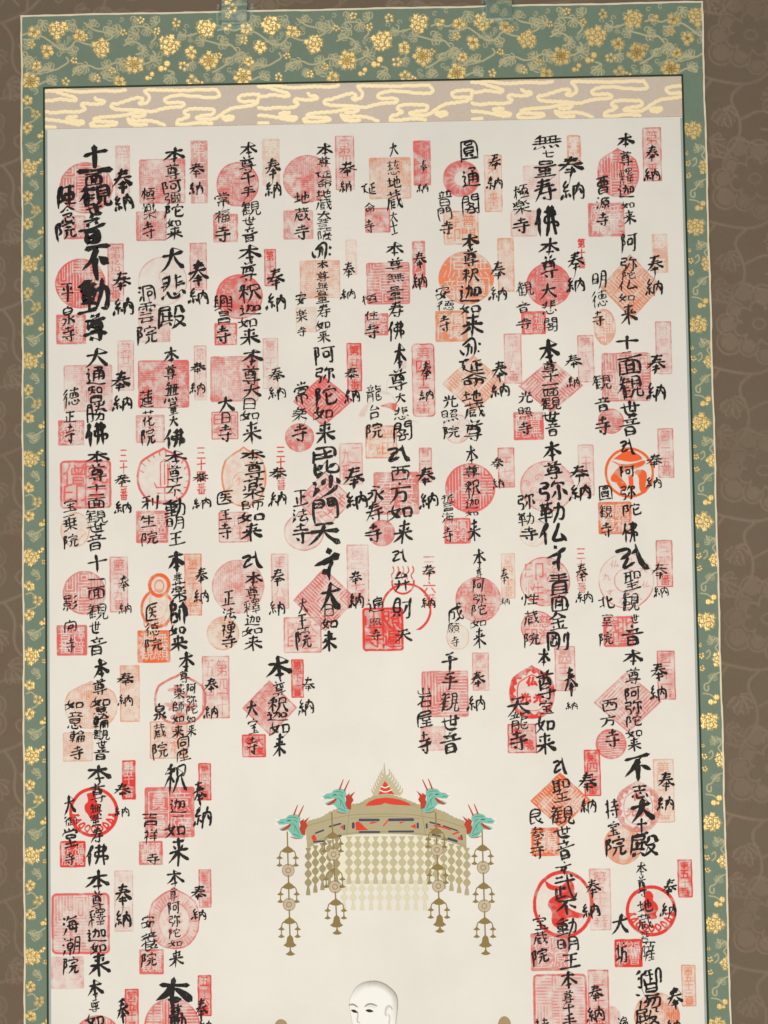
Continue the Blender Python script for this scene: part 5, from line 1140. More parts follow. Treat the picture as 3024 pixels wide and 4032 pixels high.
# one line per piece of writing or stamp: kind, then its placement in millimetres
DATA = [
('M', 1.5, [('十', 72.5, 140.6, 24.0, 20.0), ('一', 71.4, 155.7, 34.0, 9.0), ('面', 70.8, 164.3, 17.0, 12.0), ('観', 72.2, 180.7, 30.9, 22.5), ('世', 71.6, 194.5, 17.0, 10.0), ('音', 69.0, 214.1, 27.9, 27.9)]),
('N', 1.2, [('陣', 43.8, 180.9, 16.0, 21.0), ('念', 44.7, 198.8, 13.0, 15.5), ('院', 43.6, 214.6, 18.0, 18.0)]),
('H', 1.2, [('奉', 99.3, 166.3, 20.0, 24.0), ('納', 99.1, 188.7, 18.0, 17.5)]),
('R', 'r', 99.1, 158.0, 14.6, 53.4, 0.3, 'g', 'r', '第十番'),
('D', 'c', 63.1, 172.7, 53.2, 50.9, 0.6, 'm', 'r', ''),
('S', 'q', 51.5, 211.5, 21.6, 23.4, 0.6, 'g', 'r', ''),
('M', 1.0, [('本', 149.9, 141.6, 21.0, 15.0), ('尊', 148.2, 158.2, 15.0, 16.0), ('阿', 148.1, 173.3, 18.9, 12.0), ('彌', 148.0, 184.9, 15.0, 11.0), ('陀', 149.4, 197.5, 16.9, 13.0), ('如', 148.8, 209.0, 14.9, 9.0), ('来', 149.7, 219.1, 16.9, 12.9)]),
('N', 1.0, [('極', 124.1, 179.9, 14.0, 13.0), ('樂', 125.0, 197.0, 13.0, 15.9), ('寺', 124.3, 216.4, 12.0, 17.4)]),
('H', 1.0, [('奉', 171.7, 156.6, 16.0, 14.0), ('納', 171.0, 175.8, 14.0, 12.0)]),
('R', 'r', 174.3, 159.1, 16.7, 62.6, 0.4, 'g', 'r', '第十一番'),
('D', 'q', 137.9, 167.6, 45.4, 44.5, 0.55, 'b', 'r', ''),
('S', 'q', 126.9, 211.8, 29.9, 29.2, 0.65, 'b', 'r', ''),
('M', 1.5, [('不', 72.8, 246.3, 25.9, 29.9), ('動', 70.1, 279.5, 29.8, 31.3), ('尊', 71.4, 311.0, 22.9, 28.3)]),
('N', 1.0, [('平', 44.3, 276.3, 11.9, 16.9), ('泉', 45.2, 298.3, 12.9, 16.9), ('寺', 45.1, 316.8, 12.9, 15.9)]),
('H', 1.1, [('奉', 97.6, 265.5, 18.9, 18.4), ('納', 98.4, 291.3, 18.9, 16.9)]),
('R', 'r', 91.6, 256.9, 16.1, 57.2, 0.4, 't', 'r+', '第拾三番'),
('D', 'c', 57.0, 267.1, 49.3, 49.1, 0.8, 'm', 'r', ''),
('S', 'q', 47.6, 312.1, 29.2, 29.3, 0.6, 'g', 'r', ''),
('M', 1.1, [('大', 147.5, 244.6, 22.9, 21.9), ('悲', 147.7, 272.4, 22.9, 24.3), ('殿', 146.0, 301.9, 27.8, 21.3)]),
('N', 1.0, [('洞', 121.9, 278.0, 16.9, 14.4), ('雲', 121.2, 297.2, 15.9, 17.9), ('院', 122.5, 318.9, 18.9, 18.4)]),
('H', 1.1, [('奉', 172.7, 259.9, 19.9, 26.3), ('納', 172.0, 282.4, 18.9, 15.4)]),
('R', 'r', 172.5, 252.5, 16.8, 46.9, 0.4, 't', 'r', '第十二番'),
('D', 'c', 137.4, 266.5, 48.7, 48.7, 0.25, 'k', 'r', ''),
('S', 'q', 128.9, 309.8, 31.5, 32.8, 0.35, 'b', 'r', ''),
('M', 1.0, [('本', 222.8, 137.5, 17.9, 14.0), ('尊', 221.6, 151.8, 16.9, 15.4), ('千', 222.4, 166.7, 14.9, 13.9), ('手', 222.3, 179.8, 14.9, 10.0), ('観', 224.1, 196.2, 19.9, 14.4), ('世', 222.4, 208.4, 12.9, 8.0), ('音', 222.8, 221.8, 15.9, 15.4)]),
('N', 1.0, [('常', 197.3, 186.9, 14.9, 14.9), ('福', 196.6, 203.7, 13.9, 12.4), ('寺', 196.9, 220.5, 15.9, 16.9)]),
('H', 1.0, [('奉', 246.4, 156.9, 15.9, 20.4), ('納', 246.2, 178.0, 15.9, 15.4)]),
('R', 'r', 244.8, 150.8, 17.4, 46.3, 0.22, 'g', 'o', '第二番'),
('D', 'c', 211.9, 172.0, 41.8, 44.2, 0.8, 'b', 'r', ''),
('S', 'q', 199.5, 215.2, 24.3, 28.1, 0.55, 'g', 'r', ''),
('M', 1.0, [('本', 297.5, 139.5, 16.9, 12.9), ('尊', 296.8, 151.3, 12.9, 9.5), ('延', 296.1, 164.4, 14.9, 7.5), ('命', 296.5, 172.9, 14.9, 8.5), ('地', 295.9, 182.5, 14.9, 7.5), ('蔵', 296.2, 193.3, 14.9, 11.9), ('大', 296.1, 204.1, 13.9, 8.4), ('菩', 295.0, 211.6, 10.9, 7.4), ('薩', 296.3, 222.9, 12.9, 11.9)]),
('N', 1.0, [('地', 274.4, 186.3, 14.9, 10.9), ('蔵', 274.2, 202.9, 14.9, 14.9), ('寺', 274.0, 220.5, 14.9, 14.9)]),
('H', 1.0, [('奉', 319.6, 158.3, 16.9, 14.4), ('納', 317.8, 176.9, 11.9, 11.4)]),
('R', 'r', 317.1, 152.8, 18.7, 54.0, 0.45, 't', 'r', '第四番'),
('D', 'c', 280.1, 167.8, 47.8, 47.2, 0.6, 'b', 'r', ''),
('S', 'q', 270.8, 213.2, 29.3, 28.8, 0.45, 'b', 'r', ''),
('M', 1.0, [('本', 222.6, 240.0, 23.8, 15.9), ('尊', 221.4, 258.3, 16.9, 19.4), ('釈', 223.1, 279.6, 22.8, 18.8), ('迦', 222.9, 295.5, 20.8, 10.9), ('如', 220.3, 308.2, 18.8, 11.4), ('来', 222.1, 322.2, 19.8, 17.3)]),
('N', 1.0, [('興', 196.7, 289.1, 17.9, 14.9), ('昌', 197.1, 302.8, 10.9, 11.4), ('寺', 195.9, 319.7, 13.9, 17.3)]),
('H', 1.0, [('奉', 248.1, 265.5, 18.8, 19.8), ('納', 248.3, 289.0, 18.8, 16.8)]),
('R', 'r', 242.7, 254.9, 11.7, 36.7, 0.5, 't', 'r+', '第十番'),
('D', 'c', 212.3, 282.9, 45.9, 44.0, 0.75, 'h', 'r', ''),
('S', 'q', 198.7, 319.5, 22.1, 21.8, 0.75, 'g', 'r', ''),
('M', 1.0, [('梵', 293.1, 239.1, 16.9, 16.4), ('本', 293.9, 253.1, 11.9, 8.4), ('尊', 293.7, 264.4, 12.9, 9.9), ('無', 293.6, 274.9, 10.9, 8.9), ('量', 293.4, 285.1, 13.9, 10.4), ('寿', 294.2, 298.6, 12.9, 13.4), ('如', 293.5, 312.3, 13.9, 9.9), ('来', 293.9, 323.7, 12.9, 12.9)]),
('N', 1.0, [('安', 272.6, 285.7, 10.9, 12.4), ('楽', 272.9, 302.7, 10.9, 12.4), ('寺', 272.7, 318.1, 8.9, 10.4)]),
('H', 1.0, [('奉', 319.6, 258.6, 11.9, 16.4), ('納', 317.7, 282.6, 13.9, 10.4)]),
('R', 'r', 322.0, 246.2, 11.4, 35.2, 0.15, 'g', 'o', '第九番'),
('D', 'q', 291.2, 267.3, 39.6, 37.7, 0.4, 'b', 'o', ''),
('S', 'q', 277.3, 306.8, 20.8, 25.2, 0.18, 'b', 'o', ''),
('M', 0.9, [('大', 365.1, 139.8, 8.0, 12.9), ('慈', 364.3, 158.4, 11.9, 13.9), ('地', 364.6, 173.0, 13.9, 10.9), ('蔵', 364.8, 190.6, 14.9, 19.9), ('大', 364.0, 207.4, 7.9, 10.4), ('士', 363.8, 216.9, 7.9, 12.4)]),
('N', 1.0, [('延', 340.6, 179.3, 12.9, 11.4), ('命', 340.8, 197.9, 9.9, 9.4), ('寺', 340.1, 216.2, 9.9, 12.9)]),
('H', 1.0, [('奉', 394.1, 157.7, 7.0, 12.4), ('納', 392.8, 179.6, 10.9, 8.9)]),
('R', 'r', 392.7, 154.5, 16.9, 44.5, 0.8, 'b', 'r', ''),
('D', 'q', 361.2, 168.9, 41.1, 41.1, 0.42, 'b', 'o', ''),
('S', 'q', 348.4, 210.2, 24.5, 24.5, 0.75, 'b', 'r', ''),
('M', 1.0, [('圓', 438.6, 142.2, 15.9, 18.9), ('通', 440.1, 170.5, 16.9, 17.9), ('閣', 439.6, 196.6, 15.9, 18.8)]),
('N', 1.0, [('普', 414.4, 189.3, 13.9, 15.4), ('門', 414.6, 205.1, 11.9, 12.9), ('寺', 415.4, 218.9, 12.9, 14.4)]),
('H', 1.0, [('奉', 463.7, 154.8, 12.9, 15.9), ('納', 462.8, 175.9, 14.9, 12.9)]),
('R', 'r', 461.7, 176.0, 17.6, 56.3, 0.4, 't', 'o', '第六番'),
('D', 'c', 430.7, 170.7, 35.9, 36.2, 0.7, 's', 'r', ''),
('S', 'q', 429.5, 219.2, 34.2, 33.2, 0.45, 't', 'o', '普門寺印'),
('M', 1.0, [('本', 365.0, 239.2, 17.8, 13.9), ('尊', 364.7, 254.0, 16.8, 11.4), ('無', 365.0, 267.2, 16.8, 8.9), ('量', 364.3, 281.9, 15.8, 13.4), ('寿', 365.0, 298.6, 14.8, 15.8), ('佛', 364.6, 318.6, 15.8, 17.8)]),
('N', 1.0, [('極', 339.4, 287.7, 14.8, 8.9), ('住', 341.1, 303.9, 13.8, 8.4), ('寺', 340.9, 319.6, 14.8, 14.8)]),
('H', 1.0, [('奉', 388.6, 250.2, 13.9, 15.8), ('納', 387.7, 271.4, 13.8, 15.3)]),
('R', 'r', 387.8, 254.2, 12.6, 45.5, 0.6, 'g', 'r', '第八番'),
('D', 'q', 357.6, 272.6, 42.3, 41.0, 0.55, 'm', 'r', ''),
('S', 'q', 345.6, 312.7, 22.9, 21.7, 0.65, 'g', 'r', ''),
('M', 1.1, [('本', 438.4, 232.4, 17.8, 14.4), ('尊', 438.1, 249.1, 14.8, 17.8), ('釈', 438.2, 266.6, 17.8, 14.8), ('迦', 436.9, 283.5, 19.8, 16.8), ('如', 436.1, 298.9, 18.8, 9.9), ('来', 438.3, 314.9, 21.7, 21.7)]),
('N', 1.0, [('安', 410.7, 282.0, 13.8, 12.8), ('徳', 413.0, 295.5, 16.8, 9.9), ('寺', 411.7, 312.9, 10.9, 16.8)]),
('H', 1.0, [('奉', 465.0, 262.1, 14.8, 17.8), ('納', 464.0, 284.8, 15.8, 13.3)]),
('R', 'r', 472.5, 256.6, 16.2, 53.2, 0.5, 'b', 'o', ''),
('D', 'c', 433.7, 268.6, 53.8, 52.6, 0.62, 'g', 'o', ''),
('S', 'q', 418.5, 315.7, 31.6, 30.3, 0.6, 'g', 'o', ''),
('M', 1.0, [('無', 515.2, 136.0, 27.8, 13.4), ('七', 515.9, 147.6, 10.9, 6.4), ('量', 513.1, 162.1, 22.8, 16.4), ('寿', 512.2, 183.7, 21.8, 23.3), ('佛', 513.5, 213.5, 22.7, 27.7)]),
('N', 1.0, [('極', 488.9, 185.2, 15.8, 14.4), ('楽', 488.5, 199.8, 16.8, 14.4), ('寺', 488.2, 218.0, 17.8, 15.8)]),
('H', 1.0, [('奉', 538.0, 160.3, 26.7, 19.8), ('納', 538.4, 185.4, 21.8, 18.8)]),
('R', 'o', 541.2, 143.4, 13.7, 27.0, 0.5, 'g', 'o', ''),
('D', 'q', 509.0, 175.8, 36.4, 33.7, 0.2, 'b', 'r', ''),
('S', 'q', 490.7, 216.2, 25.7, 25.9, 0.32, 'b', 'r', ''),
('M', 1.0, [('本', 591.5, 136.0, 17.8, 14.4), ('尊', 591.6, 153.8, 11.9, 14.8), ('釋', 591.6, 171.7, 13.8, 14.3), ('迦', 591.3, 185.9, 14.8, 11.9), ('如', 592.4, 199.8, 12.8, 7.4), ('来', 593.6, 212.0, 12.8, 13.8)]),
('N', 1.2, [('曹', 568.7, 179.7, 11.9, 16.3), ('源', 568.3, 197.8, 12.9, 11.4), ('寺', 567.9, 213.6, 11.9, 13.8)]),
('H', 1.0, [('奉', 617.4, 149.6, 12.9, 16.3), ('納', 615.9, 171.1, 14.8, 13.3)]),
('R', 'r', 617.3, 150.3, 18.5, 53.4, 0.4, 't', 'r+', '第一番'),
('D', 'f', 583.9, 167.3, 40.8, 48.7, 0.75, 'm', 'r', ''),
('S', 'q', 571.2, 213.9, 35.4, 33.1, 0.5, 'g', 'r', ''),
('M', 1.0, [('本', 514.4, 240.0, 19.8, 16.8), ('尊', 514.0, 259.3, 17.8, 22.2), ('大', 513.4, 282.9, 15.8, 14.8), ('悲', 513.6, 298.9, 13.8, 12.8), ('閣', 514.7, 315.8, 11.8, 12.8)]),
('N', 1.0, [('観', 490.3, 280.5, 15.8, 14.8), ('音', 488.4, 298.4, 13.8, 10.9), ('寺', 489.1, 314.3, 15.8, 10.8)]),
('H', 1.0, [('奉', 540.2, 254.3, 16.8, 19.2), ('納', 539.2, 277.9, 16.8, 15.8)]),
('R', 'n', 546.3, 246.6, 11.1, 32.6, 0.9, 't', 'r+', '第十番'),
('D', 'c', 513.6, 277.0, 43.4, 43.0, 0.7, 'h', 'r', ''),
('S', 'q', 498.3, 313.9, 23.4, 22.4, 1.0, 'g', 'r', ''),
('M', 0.9, [('阿', 593.0, 237.5, 15.8, 18.7), ('弥', 592.0, 258.0, 15.8, 13.8), ('陀', 591.7, 269.2, 12.8, 7.4), ('仏', 590.5, 278.9, 17.7, 9.9), ('如', 588.7, 290.8, 15.8, 7.9), ('来', 590.8, 306.8, 16.7, 19.7)]),
('N', 0.85, [('明', 563.5, 273.2, 12.8, 16.3), ('徳', 562.6, 291.8, 14.8, 16.8), ('寺', 561.1, 311.2, 11.8, 15.8)]),
('H', 1.0, [('奉', 617.6, 259.2, 16.8, 18.2), ('納', 615.5, 282.1, 16.7, 16.2)]),
('R', 'r', 622.5, 248.1, 15.1, 38.4, 0.32, 'g', 'o', '第二番'),
('D', 'd', 593.4, 280.3, 59.5, 64.7, 0.55, 'm', 'o', ''),
('S', 'c', 567.0, 319.1, 21.7, 35.6, 0.4, 'g', 'o', ''),
('M', 1.1, [('大', 72.8, 340.2, 22.8, 17.9), ('通', 71.7, 357.8, 18.8, 16.4), ('智', 71.1, 375.5, 13.9, 15.9), ('勝', 71.9, 393.1, 18.8, 17.3), ('佛', 72.3, 414.9, 20.8, 23.3)]),
('N', 1.0, [('徳', 47.3, 378.8, 15.9, 18.3), ('正', 46.2, 397.6, 11.9, 10.4), ('寺', 46.1, 414.7, 9.9, 19.8)]),
('H', 1.1, [('奉', 95.9, 364.0, 19.8, 20.8), ('納', 97.2, 385.8, 18.8, 14.9)]),
('R', 'r', 100.8, 348.4, 16.2, 49.1, 0.3, 't', 'r', '第廿四番'),
('D', 'q', 63.8, 370.0, 47.8, 45.8, 0.38, 'b', 'r', ''),
('S', 'q', 47.2, 413.4, 25.4, 24.5, 0.5, 'g', 'r', ''),
('M', 1.2, [('本', 145.2, 339.2, 14.9, 16.4), ('尊', 144.5, 355.9, 11.9, 14.9), ('無', 145.4, 375.3, 13.9, 19.8), ('量', 146.7, 391.2, 9.9, 11.9), ('大', 147.1, 403.8, 8.9, 10.4), ('佛', 147.9, 420.2, 18.8, 18.3)]),
('N', 1.0, [('蓮', 121.0, 381.3, 12.9, 16.8), ('花', 122.4, 400.2, 11.9, 14.8), ('院', 122.7, 418.0, 11.9, 16.8)]),
('H', 1.0, [('奉', 171.3, 351.9, 15.8, 11.9), ('納', 170.1, 372.2, 14.8, 10.9)]),
('R', 'r', 173.5, 357.0, 12.4, 53.7, 0.22, 't', 'r+', '第十五番'),
('D', 'q', 137.6, 367.3, 49.8, 46.8, 0.75, 'b', 'r', ''),
('S', 'q', 124.3, 410.8, 28.3, 27.2, 0.4, 'g', 'r', ''),
('M', 1.0, [('本', 72.7, 437.4, 23.7, 11.9), ('尊', 72.1, 452.7, 17.8, 16.8), ('十', 71.5, 467.3, 17.8, 7.4), ('一', 71.5, 473.9, 14.8, 4.0), ('面', 71.4, 482.1, 16.8, 10.4), ('観', 70.8, 495.1, 21.7, 12.8), ('世', 70.8, 505.9, 19.7, 8.9), ('音', 70.7, 519.5, 18.7, 16.3)]),
('N', 1.0, [('宝', 46.2, 483.4, 13.8, 11.9), ('乗', 45.6, 501.3, 13.8, 14.3), ('院', 46.5, 518.3, 13.8, 12.8)]),
('H', 1.1, [('奉', 96.2, 460.3, 15.8, 10.4), ('納', 97.0, 487.2, 16.8, 11.8)]),
('R', 'n', 98.0, 455.1, 11.4, 54.3, 0.9, 't', 'r+', '三十三番'),
('D', 'Q', 61.0, 463.8, 50.1, 47.1, 0.6, 't', 'r', '院主僧印'),
('S', 'c', 50.6, 507.6, 28.8, 34.5, 0.35, 'k', 'o', ''),
('M', 1.0, [('本', 148.3, 439.0, 21.7, 12.3), ('尊', 147.6, 455.2, 14.8, 16.3), ('不', 146.5, 471.7, 14.8, 10.8), ('動', 146.8, 488.0, 22.7, 17.7), ('明', 147.7, 502.8, 16.7, 11.8), ('王', 148.5, 517.3, 16.7, 11.3)]),
('N', 1.0, [('利', 123.2, 482.7, 14.8, 12.8), ('生', 121.6, 500.1, 14.8, 10.4), ('院', 122.9, 516.9, 14.8, 12.3)]),
('H', 1.0, [('奉', 172.7, 458.9, 15.8, 9.9), ('納', 173.0, 484.0, 17.7, 10.8)]),
('R', 'n', 173.5, 452.5, 13.3, 50.3, 0.9, 't', 'r+', '三十四番'),
('D', 'F', 136.8, 456.4, 52.5, 55.5, 0.75, 'x', 'r', ''),
('S', 'q', 125.3, 506.0, 31.2, 31.2, 0.55, 'g', 'r', ''),
('M', 1.0, [('本', 224.4, 342.1, 20.8, 15.3), ('尊', 222.7, 360.2, 17.8, 18.8), ('大', 223.5, 375.6, 18.8, 13.8), ('日', 221.4, 388.5, 9.9, 9.9), ('如', 221.2, 399.4, 17.8, 9.9), ('来', 223.0, 416.0, 19.7, 21.2)]),
('N', 1.0, [('大', 198.1, 388.6, 16.8, 14.8), ('日', 197.5, 401.5, 7.9, 9.9), ('寺', 197.4, 416.3, 13.8, 17.8)]),
('H', 1.0, [('奉', 247.4, 360.2, 15.8, 13.8), ('納', 247.2, 378.0, 15.8, 11.9)]),
('R', 'r', 242.0, 348.9, 15.5, 49.9, 0.25, 't', 'r', '第二十三番'),
('D', 'q', 206.4, 363.4, 46.7, 44.5, 0.5, 'b', 'r', ''),
('S', 'q', 196.8, 408.7, 26.4, 27.4, 0.45, 't', 'r', '印大日寺'),
('M', 1.0, [('阿', 295.1, 341.9, 19.8, 16.3), ('弥', 294.8, 361.3, 18.8, 15.3), ('陀', 295.5, 382.1, 19.7, 19.2), ('如', 292.8, 398.4, 18.7, 12.3), ('来', 294.5, 416.7, 19.7, 21.2)]),
('N', 1.0, [('常', 271.9, 378.0, 13.8, 20.7), ('楽', 269.6, 398.8, 14.8, 12.8), ('寺', 269.9, 417.3, 14.8, 18.2)]),
('H', 1.0, [('奉', 320.5, 360.5, 13.8, 11.8), ('納', 320.7, 382.6, 14.8, 14.3)]),
('R', 'r', 323.4, 354.1, 14.5, 47.4, 0.7, 't', 'r+', '第廿二番'),
('D', 'd', 292.5, 386.4, 58.6, 50.5, 0.8, 'm', 'r', ''),
('S', 'c', 269.3, 421.7, 28.6, 28.1, 0.55, 'h', 'r', ''),
('M', 1.0, [('本', 223.3, 438.0, 24.7, 9.9), ('尊', 225.1, 451.8, 20.7, 15.8), ('薬', 223.9, 470.1, 21.7, 20.7), ('師', 223.2, 486.3, 20.7, 9.8), ('如', 221.1, 498.1, 25.6, 9.8), ('来', 221.9, 512.1, 21.6, 17.2)]),
('N', 1.0, [('医', 196.2, 478.5, 14.8, 11.8), ('王', 196.5, 495.5, 12.8, 9.4), ('寺', 195.9, 511.2, 12.8, 16.2)]),
('H', 1.0, [('奉', 247.7, 456.2, 17.7, 11.8), ('納', 246.9, 481.5, 16.7, 14.3)]),
('R', 'n', 250.7, 451.3, 12.8, 46.3, 0.9, 't', 'r+', '三十五番'),
('D', 'F', 214.8, 458.4, 43.6, 58.8, 0.6, 'k', 'o', ''),
('S', 'q', 204.2, 507.5, 29.3, 29.7, 0.5, 't', 'r', '医王寺印'),
('M', 1.15, [('毘', 295.6, 444.4, 25.6, 26.1), ('沙', 294.3, 469.8, 26.6, 21.6), ('門', 294.0, 492.1, 23.6, 21.1), ('天', 292.1, 516.4, 29.5, 20.6)]),
('N', 1.0, [('正', 269.5, 480.2, 14.8, 13.8), ('法', 268.8, 497.4, 15.7, 12.8), ('寺', 269.1, 514.8, 17.7, 19.2)]),
('H', 1.1, [('奉', 321.4, 461.6, 19.7, 21.1), ('納', 323.1, 483.5, 19.7, 16.7)]),
('R', 'r', 318.8, 448.1, 22.8, 40.5, 0.3, 't', 'r', '二十九番'),
('D', 'd', 293.1, 483.1, 55.5, 56.2, 0.4, 't', 'r', '寺法正印'),
('S', 'c', 272.3, 513.3, 39.2, 36.6, 0.4, 'k', 'r', ''),
('M', 1.0, [('本', 367.7, 343.5, 12.8, 23.7), ('尊', 365.3, 367.7, 18.7, 20.7), ('大', 367.5, 385.1, 10.8, 9.9), ('悲', 368.2, 400.0, 13.8, 11.8), ('閣', 368.9, 417.8, 16.7, 17.7)]),
('N', 1.0, [('龍', 341.9, 379.7, 14.8, 16.8), ('台', 342.1, 397.5, 8.9, 12.8), ('院', 342.3, 416.3, 14.8, 15.8)]),
('H', 1.0, [('奉', 393.1, 358.8, 10.8, 17.7), ('納', 392.6, 382.8, 13.8, 10.3)]),
('R', 'o', 390.3, 367.9, 22.4, 71.5, 0.5, 't', 'r+', '第四十二番'),
('D', 'w', 355.7, 381.4, 58.2, 68.0, 0.5, 'w', 'r', ''),
('S', 'q', 348.3, 427.4, 31.0, 31.7, 0.5, 't', 'o', '半田市院'),
('M', 1.0, [('梵', 435.9, 337.0, 18.7, 17.3), ('延', 437.5, 355.4, 23.6, 14.3), ('命', 438.7, 368.8, 25.6, 12.3), ('地', 437.4, 383.9, 18.7, 10.8), ('蔵', 439.1, 398.2, 20.7, 15.7), ('尊', 438.3, 417.7, 18.7, 21.1)]),
('N', 1.0, [('光', 415.7, 388.7, 13.8, 12.3), ('照', 415.9, 403.0, 14.8, 11.3), ('院', 416.1, 418.8, 14.8, 12.3)]),
('H', 1.0, [('奉', 464.5, 360.6, 15.8, 20.7), ('納', 463.6, 379.9, 17.7, 13.8)]),
('R', 'r', 477.4, 348.4, 17.4, 49.2, 0.35, 't', 'r', '第十九番'),
('D', 'd', 438.9, 372.1, 61.9, 56.3, 0.45, 'm', 'o', ''),
('S', 'c', 421.8, 415.9, 27.4, 28.8, 0.35, 'k', 'r', ''),
('M', 1.0, [('凡', 365.1, 439.2, 22.6, 17.2), ('西', 366.2, 458.2, 18.7, 13.8), ('方', 365.4, 476.9, 20.6, 19.6), ('如', 365.1, 495.0, 23.6, 14.7), ('来', 368.7, 515.7, 19.6, 22.6)]),
('N', 1.0, [('永', 342.3, 477.5, 17.7, 15.7), ('寿', 340.6, 495.1, 16.7, 17.7), ('寺', 339.3, 515.7, 16.7, 19.6)]),
('H', 1.1, [('奉', 391.2, 461.5, 18.7, 17.7), ('納', 392.8, 485.2, 16.7, 15.7)]),
('R', 'r', 390.8, 450.5, 12.5, 33.9, 0.45, 't', 'r', '第二十六番'),
('D', 'q', 362.3, 477.4, 43.9, 41.5, 0.5, 'g', 'r', ''),
('S', 'c', 347.3, 515.6, 26.2, 26.0, 0.5, 'h', 'r', ''),
('M', 0.9, [('本', 435.3, 441.1, 10.8, 18.7), ('尊', 435.0, 457.4, 16.7, 11.8), ('釈', 436.2, 473.6, 14.7, 16.7), ('迦', 435.4, 488.1, 12.7, 10.3), ('如', 434.7, 497.9, 11.8, 5.4), ('来', 436.4, 514.4, 12.7, 21.6)]),
('N', 0.85, [('誓', 411.9, 487.0, 11.8, 14.7), ('海', 411.6, 501.4, 11.8, 9.3), ('寺', 411.3, 518.4, 9.8, 14.7)]),
('H', 1.0, [('奉', 460.2, 449.9, 12.8, 11.8), ('納', 460.8, 470.1, 10.8, 9.8)]),
('R', 'r', 468.8, 454.3, 16.4, 39.0, 0.4, 't', 'r+', '二十七番'),
('D', 'c', 433.6, 473.4, 48.3, 47.8, 0.85, 'm', 'r', ''),
('S', 'q', 420.5, 514.7, 25.5, 24.7, 0.8, 'g', 'r', ''),
('M', 1.1, [('本', 512.6, 341.6, 20.7, 22.6), ('尊', 512.8, 357.5, 15.7, 12.8), ('十', 513.6, 366.9, 15.7, 7.9), ('一', 512.4, 374.3, 17.7, 3.9), ('面', 513.2, 381.7, 16.7, 7.9), ('観', 513.0, 393.1, 20.6, 12.8), ('世', 512.7, 405.4, 17.7, 9.8), ('音', 514.4, 417.3, 14.7, 13.7)]),
('N', 1.0, [('光', 489.1, 386.0, 13.8, 11.3), ('照', 488.7, 401.3, 12.8, 10.3), ('寺', 487.9, 416.4, 14.7, 12.8)]),
('H', 1.0, [('奉', 536.0, 352.4, 16.7, 13.8), ('納', 535.6, 372.7, 11.8, 10.8)]),
('R', 'r', 548.0, 349.7, 16.0, 46.2, 0.4, 't', 'r', '第十八番'),
('D', 'd', 513.6, 375.6, 62.8, 52.8, 0.6, 'm', 'r', ''),
('S', 'q', 491.3, 414.2, 29.2, 27.0, 0.75, 'g', 'r', ''),
('M', 1.0, [('十', 588.1, 334.5, 21.6, 12.8), ('一', 587.4, 344.2, 10.8, 3.4), ('面', 590.0, 357.3, 23.6, 16.7), ('観', 590.5, 378.4, 24.5, 23.1), ('世', 589.4, 399.1, 18.6, 14.2), ('音', 589.0, 416.1, 20.6, 18.6)]),
('N', 1.0, [('観', 562.6, 372.9, 17.7, 15.2), ('音', 563.6, 394.0, 15.7, 14.7), ('寺', 562.6, 415.2, 14.7, 17.7)]),
('H', 1.0, [('奉', 616.1, 356.3, 18.7, 18.7), ('納', 614.9, 384.0, 18.6, 16.7)]),
('R', 'r', 623.5, 340.5, 15.7, 51.8, 0.35, 't', 'r', '第廿一番'),
('D', 'q', 586.8, 368.3, 47.5, 47.3, 0.6, 'm', 'r', ''),
('S', 'c', 570.9, 411.0, 25.2, 24.7, 0.75, 'b', 'r', ''),
('M', 1.1, [('本', 513.0, 438.5, 17.7, 18.6), ('尊', 514.0, 457.7, 18.6, 17.6), ('弥', 513.6, 477.8, 25.5, 18.6), ('勒', 511.6, 498.4, 24.5, 20.6), ('仏', 512.7, 518.5, 27.4, 19.6)]),
('N', 1.0, [('弥', 487.4, 487.7, 15.7, 15.7), ('勒', 487.0, 503.9, 15.7, 12.7), ('寺', 489.2, 518.6, 17.6, 14.7)]),
('H', 1.1, [('奉', 539.4, 460.6, 18.6, 14.7), ('納', 539.0, 479.7, 19.6, 15.7)]),
('R', 'r', 545.8, 458.0, 15.5, 49.5, 0.3, 't', 'r', '二十八番'),
('D', 'c', 507.8, 473.2, 52.3, 49.7, 0.42, 's2', 'r', ''),
('S', 'c', 493.8, 518.5, 27.3, 25.9, 0.18, 'k', 'o', ''),
('M', 1.0, [('凡', 586.1, 436.3, 14.7, 15.7), ('阿', 585.5, 460.4, 13.7, 10.8), ('弥', 585.9, 480.5, 13.7, 13.7), ('陀', 589.4, 497.2, 16.6, 11.7), ('佛', 586.5, 518.3, 14.7, 18.6)]),
('N', 1.0, [('圓', 563.9, 480.2, 11.7, 13.7), ('観', 563.5, 498.3, 12.7, 12.7), ('寺', 564.0, 516.4, 11.7, 13.7)]),
('H', 1.0, [('奉', 611.7, 450.0, 15.7, 12.7), ('納', 610.1, 471.6, 14.7, 10.8)]),
('R', 'r', 623.0, 442.9, 15.4, 48.2, 0.4, 't', 'r', '第二十五番'),
('D', 'c', 587.4, 461.2, 48.4, 49.6, 0.85, 'z', 'o+', ''),
('S', 'q', 572.5, 504.8, 32.1, 31.3, 0.6, 'g', 'o+', ''),
('M', 0.9, [('十', 71.6, 540.1, 18.7, 17.2), ('一', 71.5, 555.8, 15.8, 6.4), ('面', 70.9, 568.8, 16.7, 11.8), ('観', 71.3, 586.9, 19.7, 15.7), ('世', 69.7, 602.0, 10.8, 11.8), ('音', 71.1, 619.4, 18.7, 18.2)]),
('N', 0.85, [('影', 45.7, 577.9, 13.8, 14.3), ('向', 45.6, 599.9, 10.8, 11.3), ('寺', 45.5, 619.0, 8.8, 15.2)]),
('H', 0.8, [('奉', 97.5, 559.9, 10.8, 14.8), ('納', 98.3, 584.6, 11.8, 10.3)]),
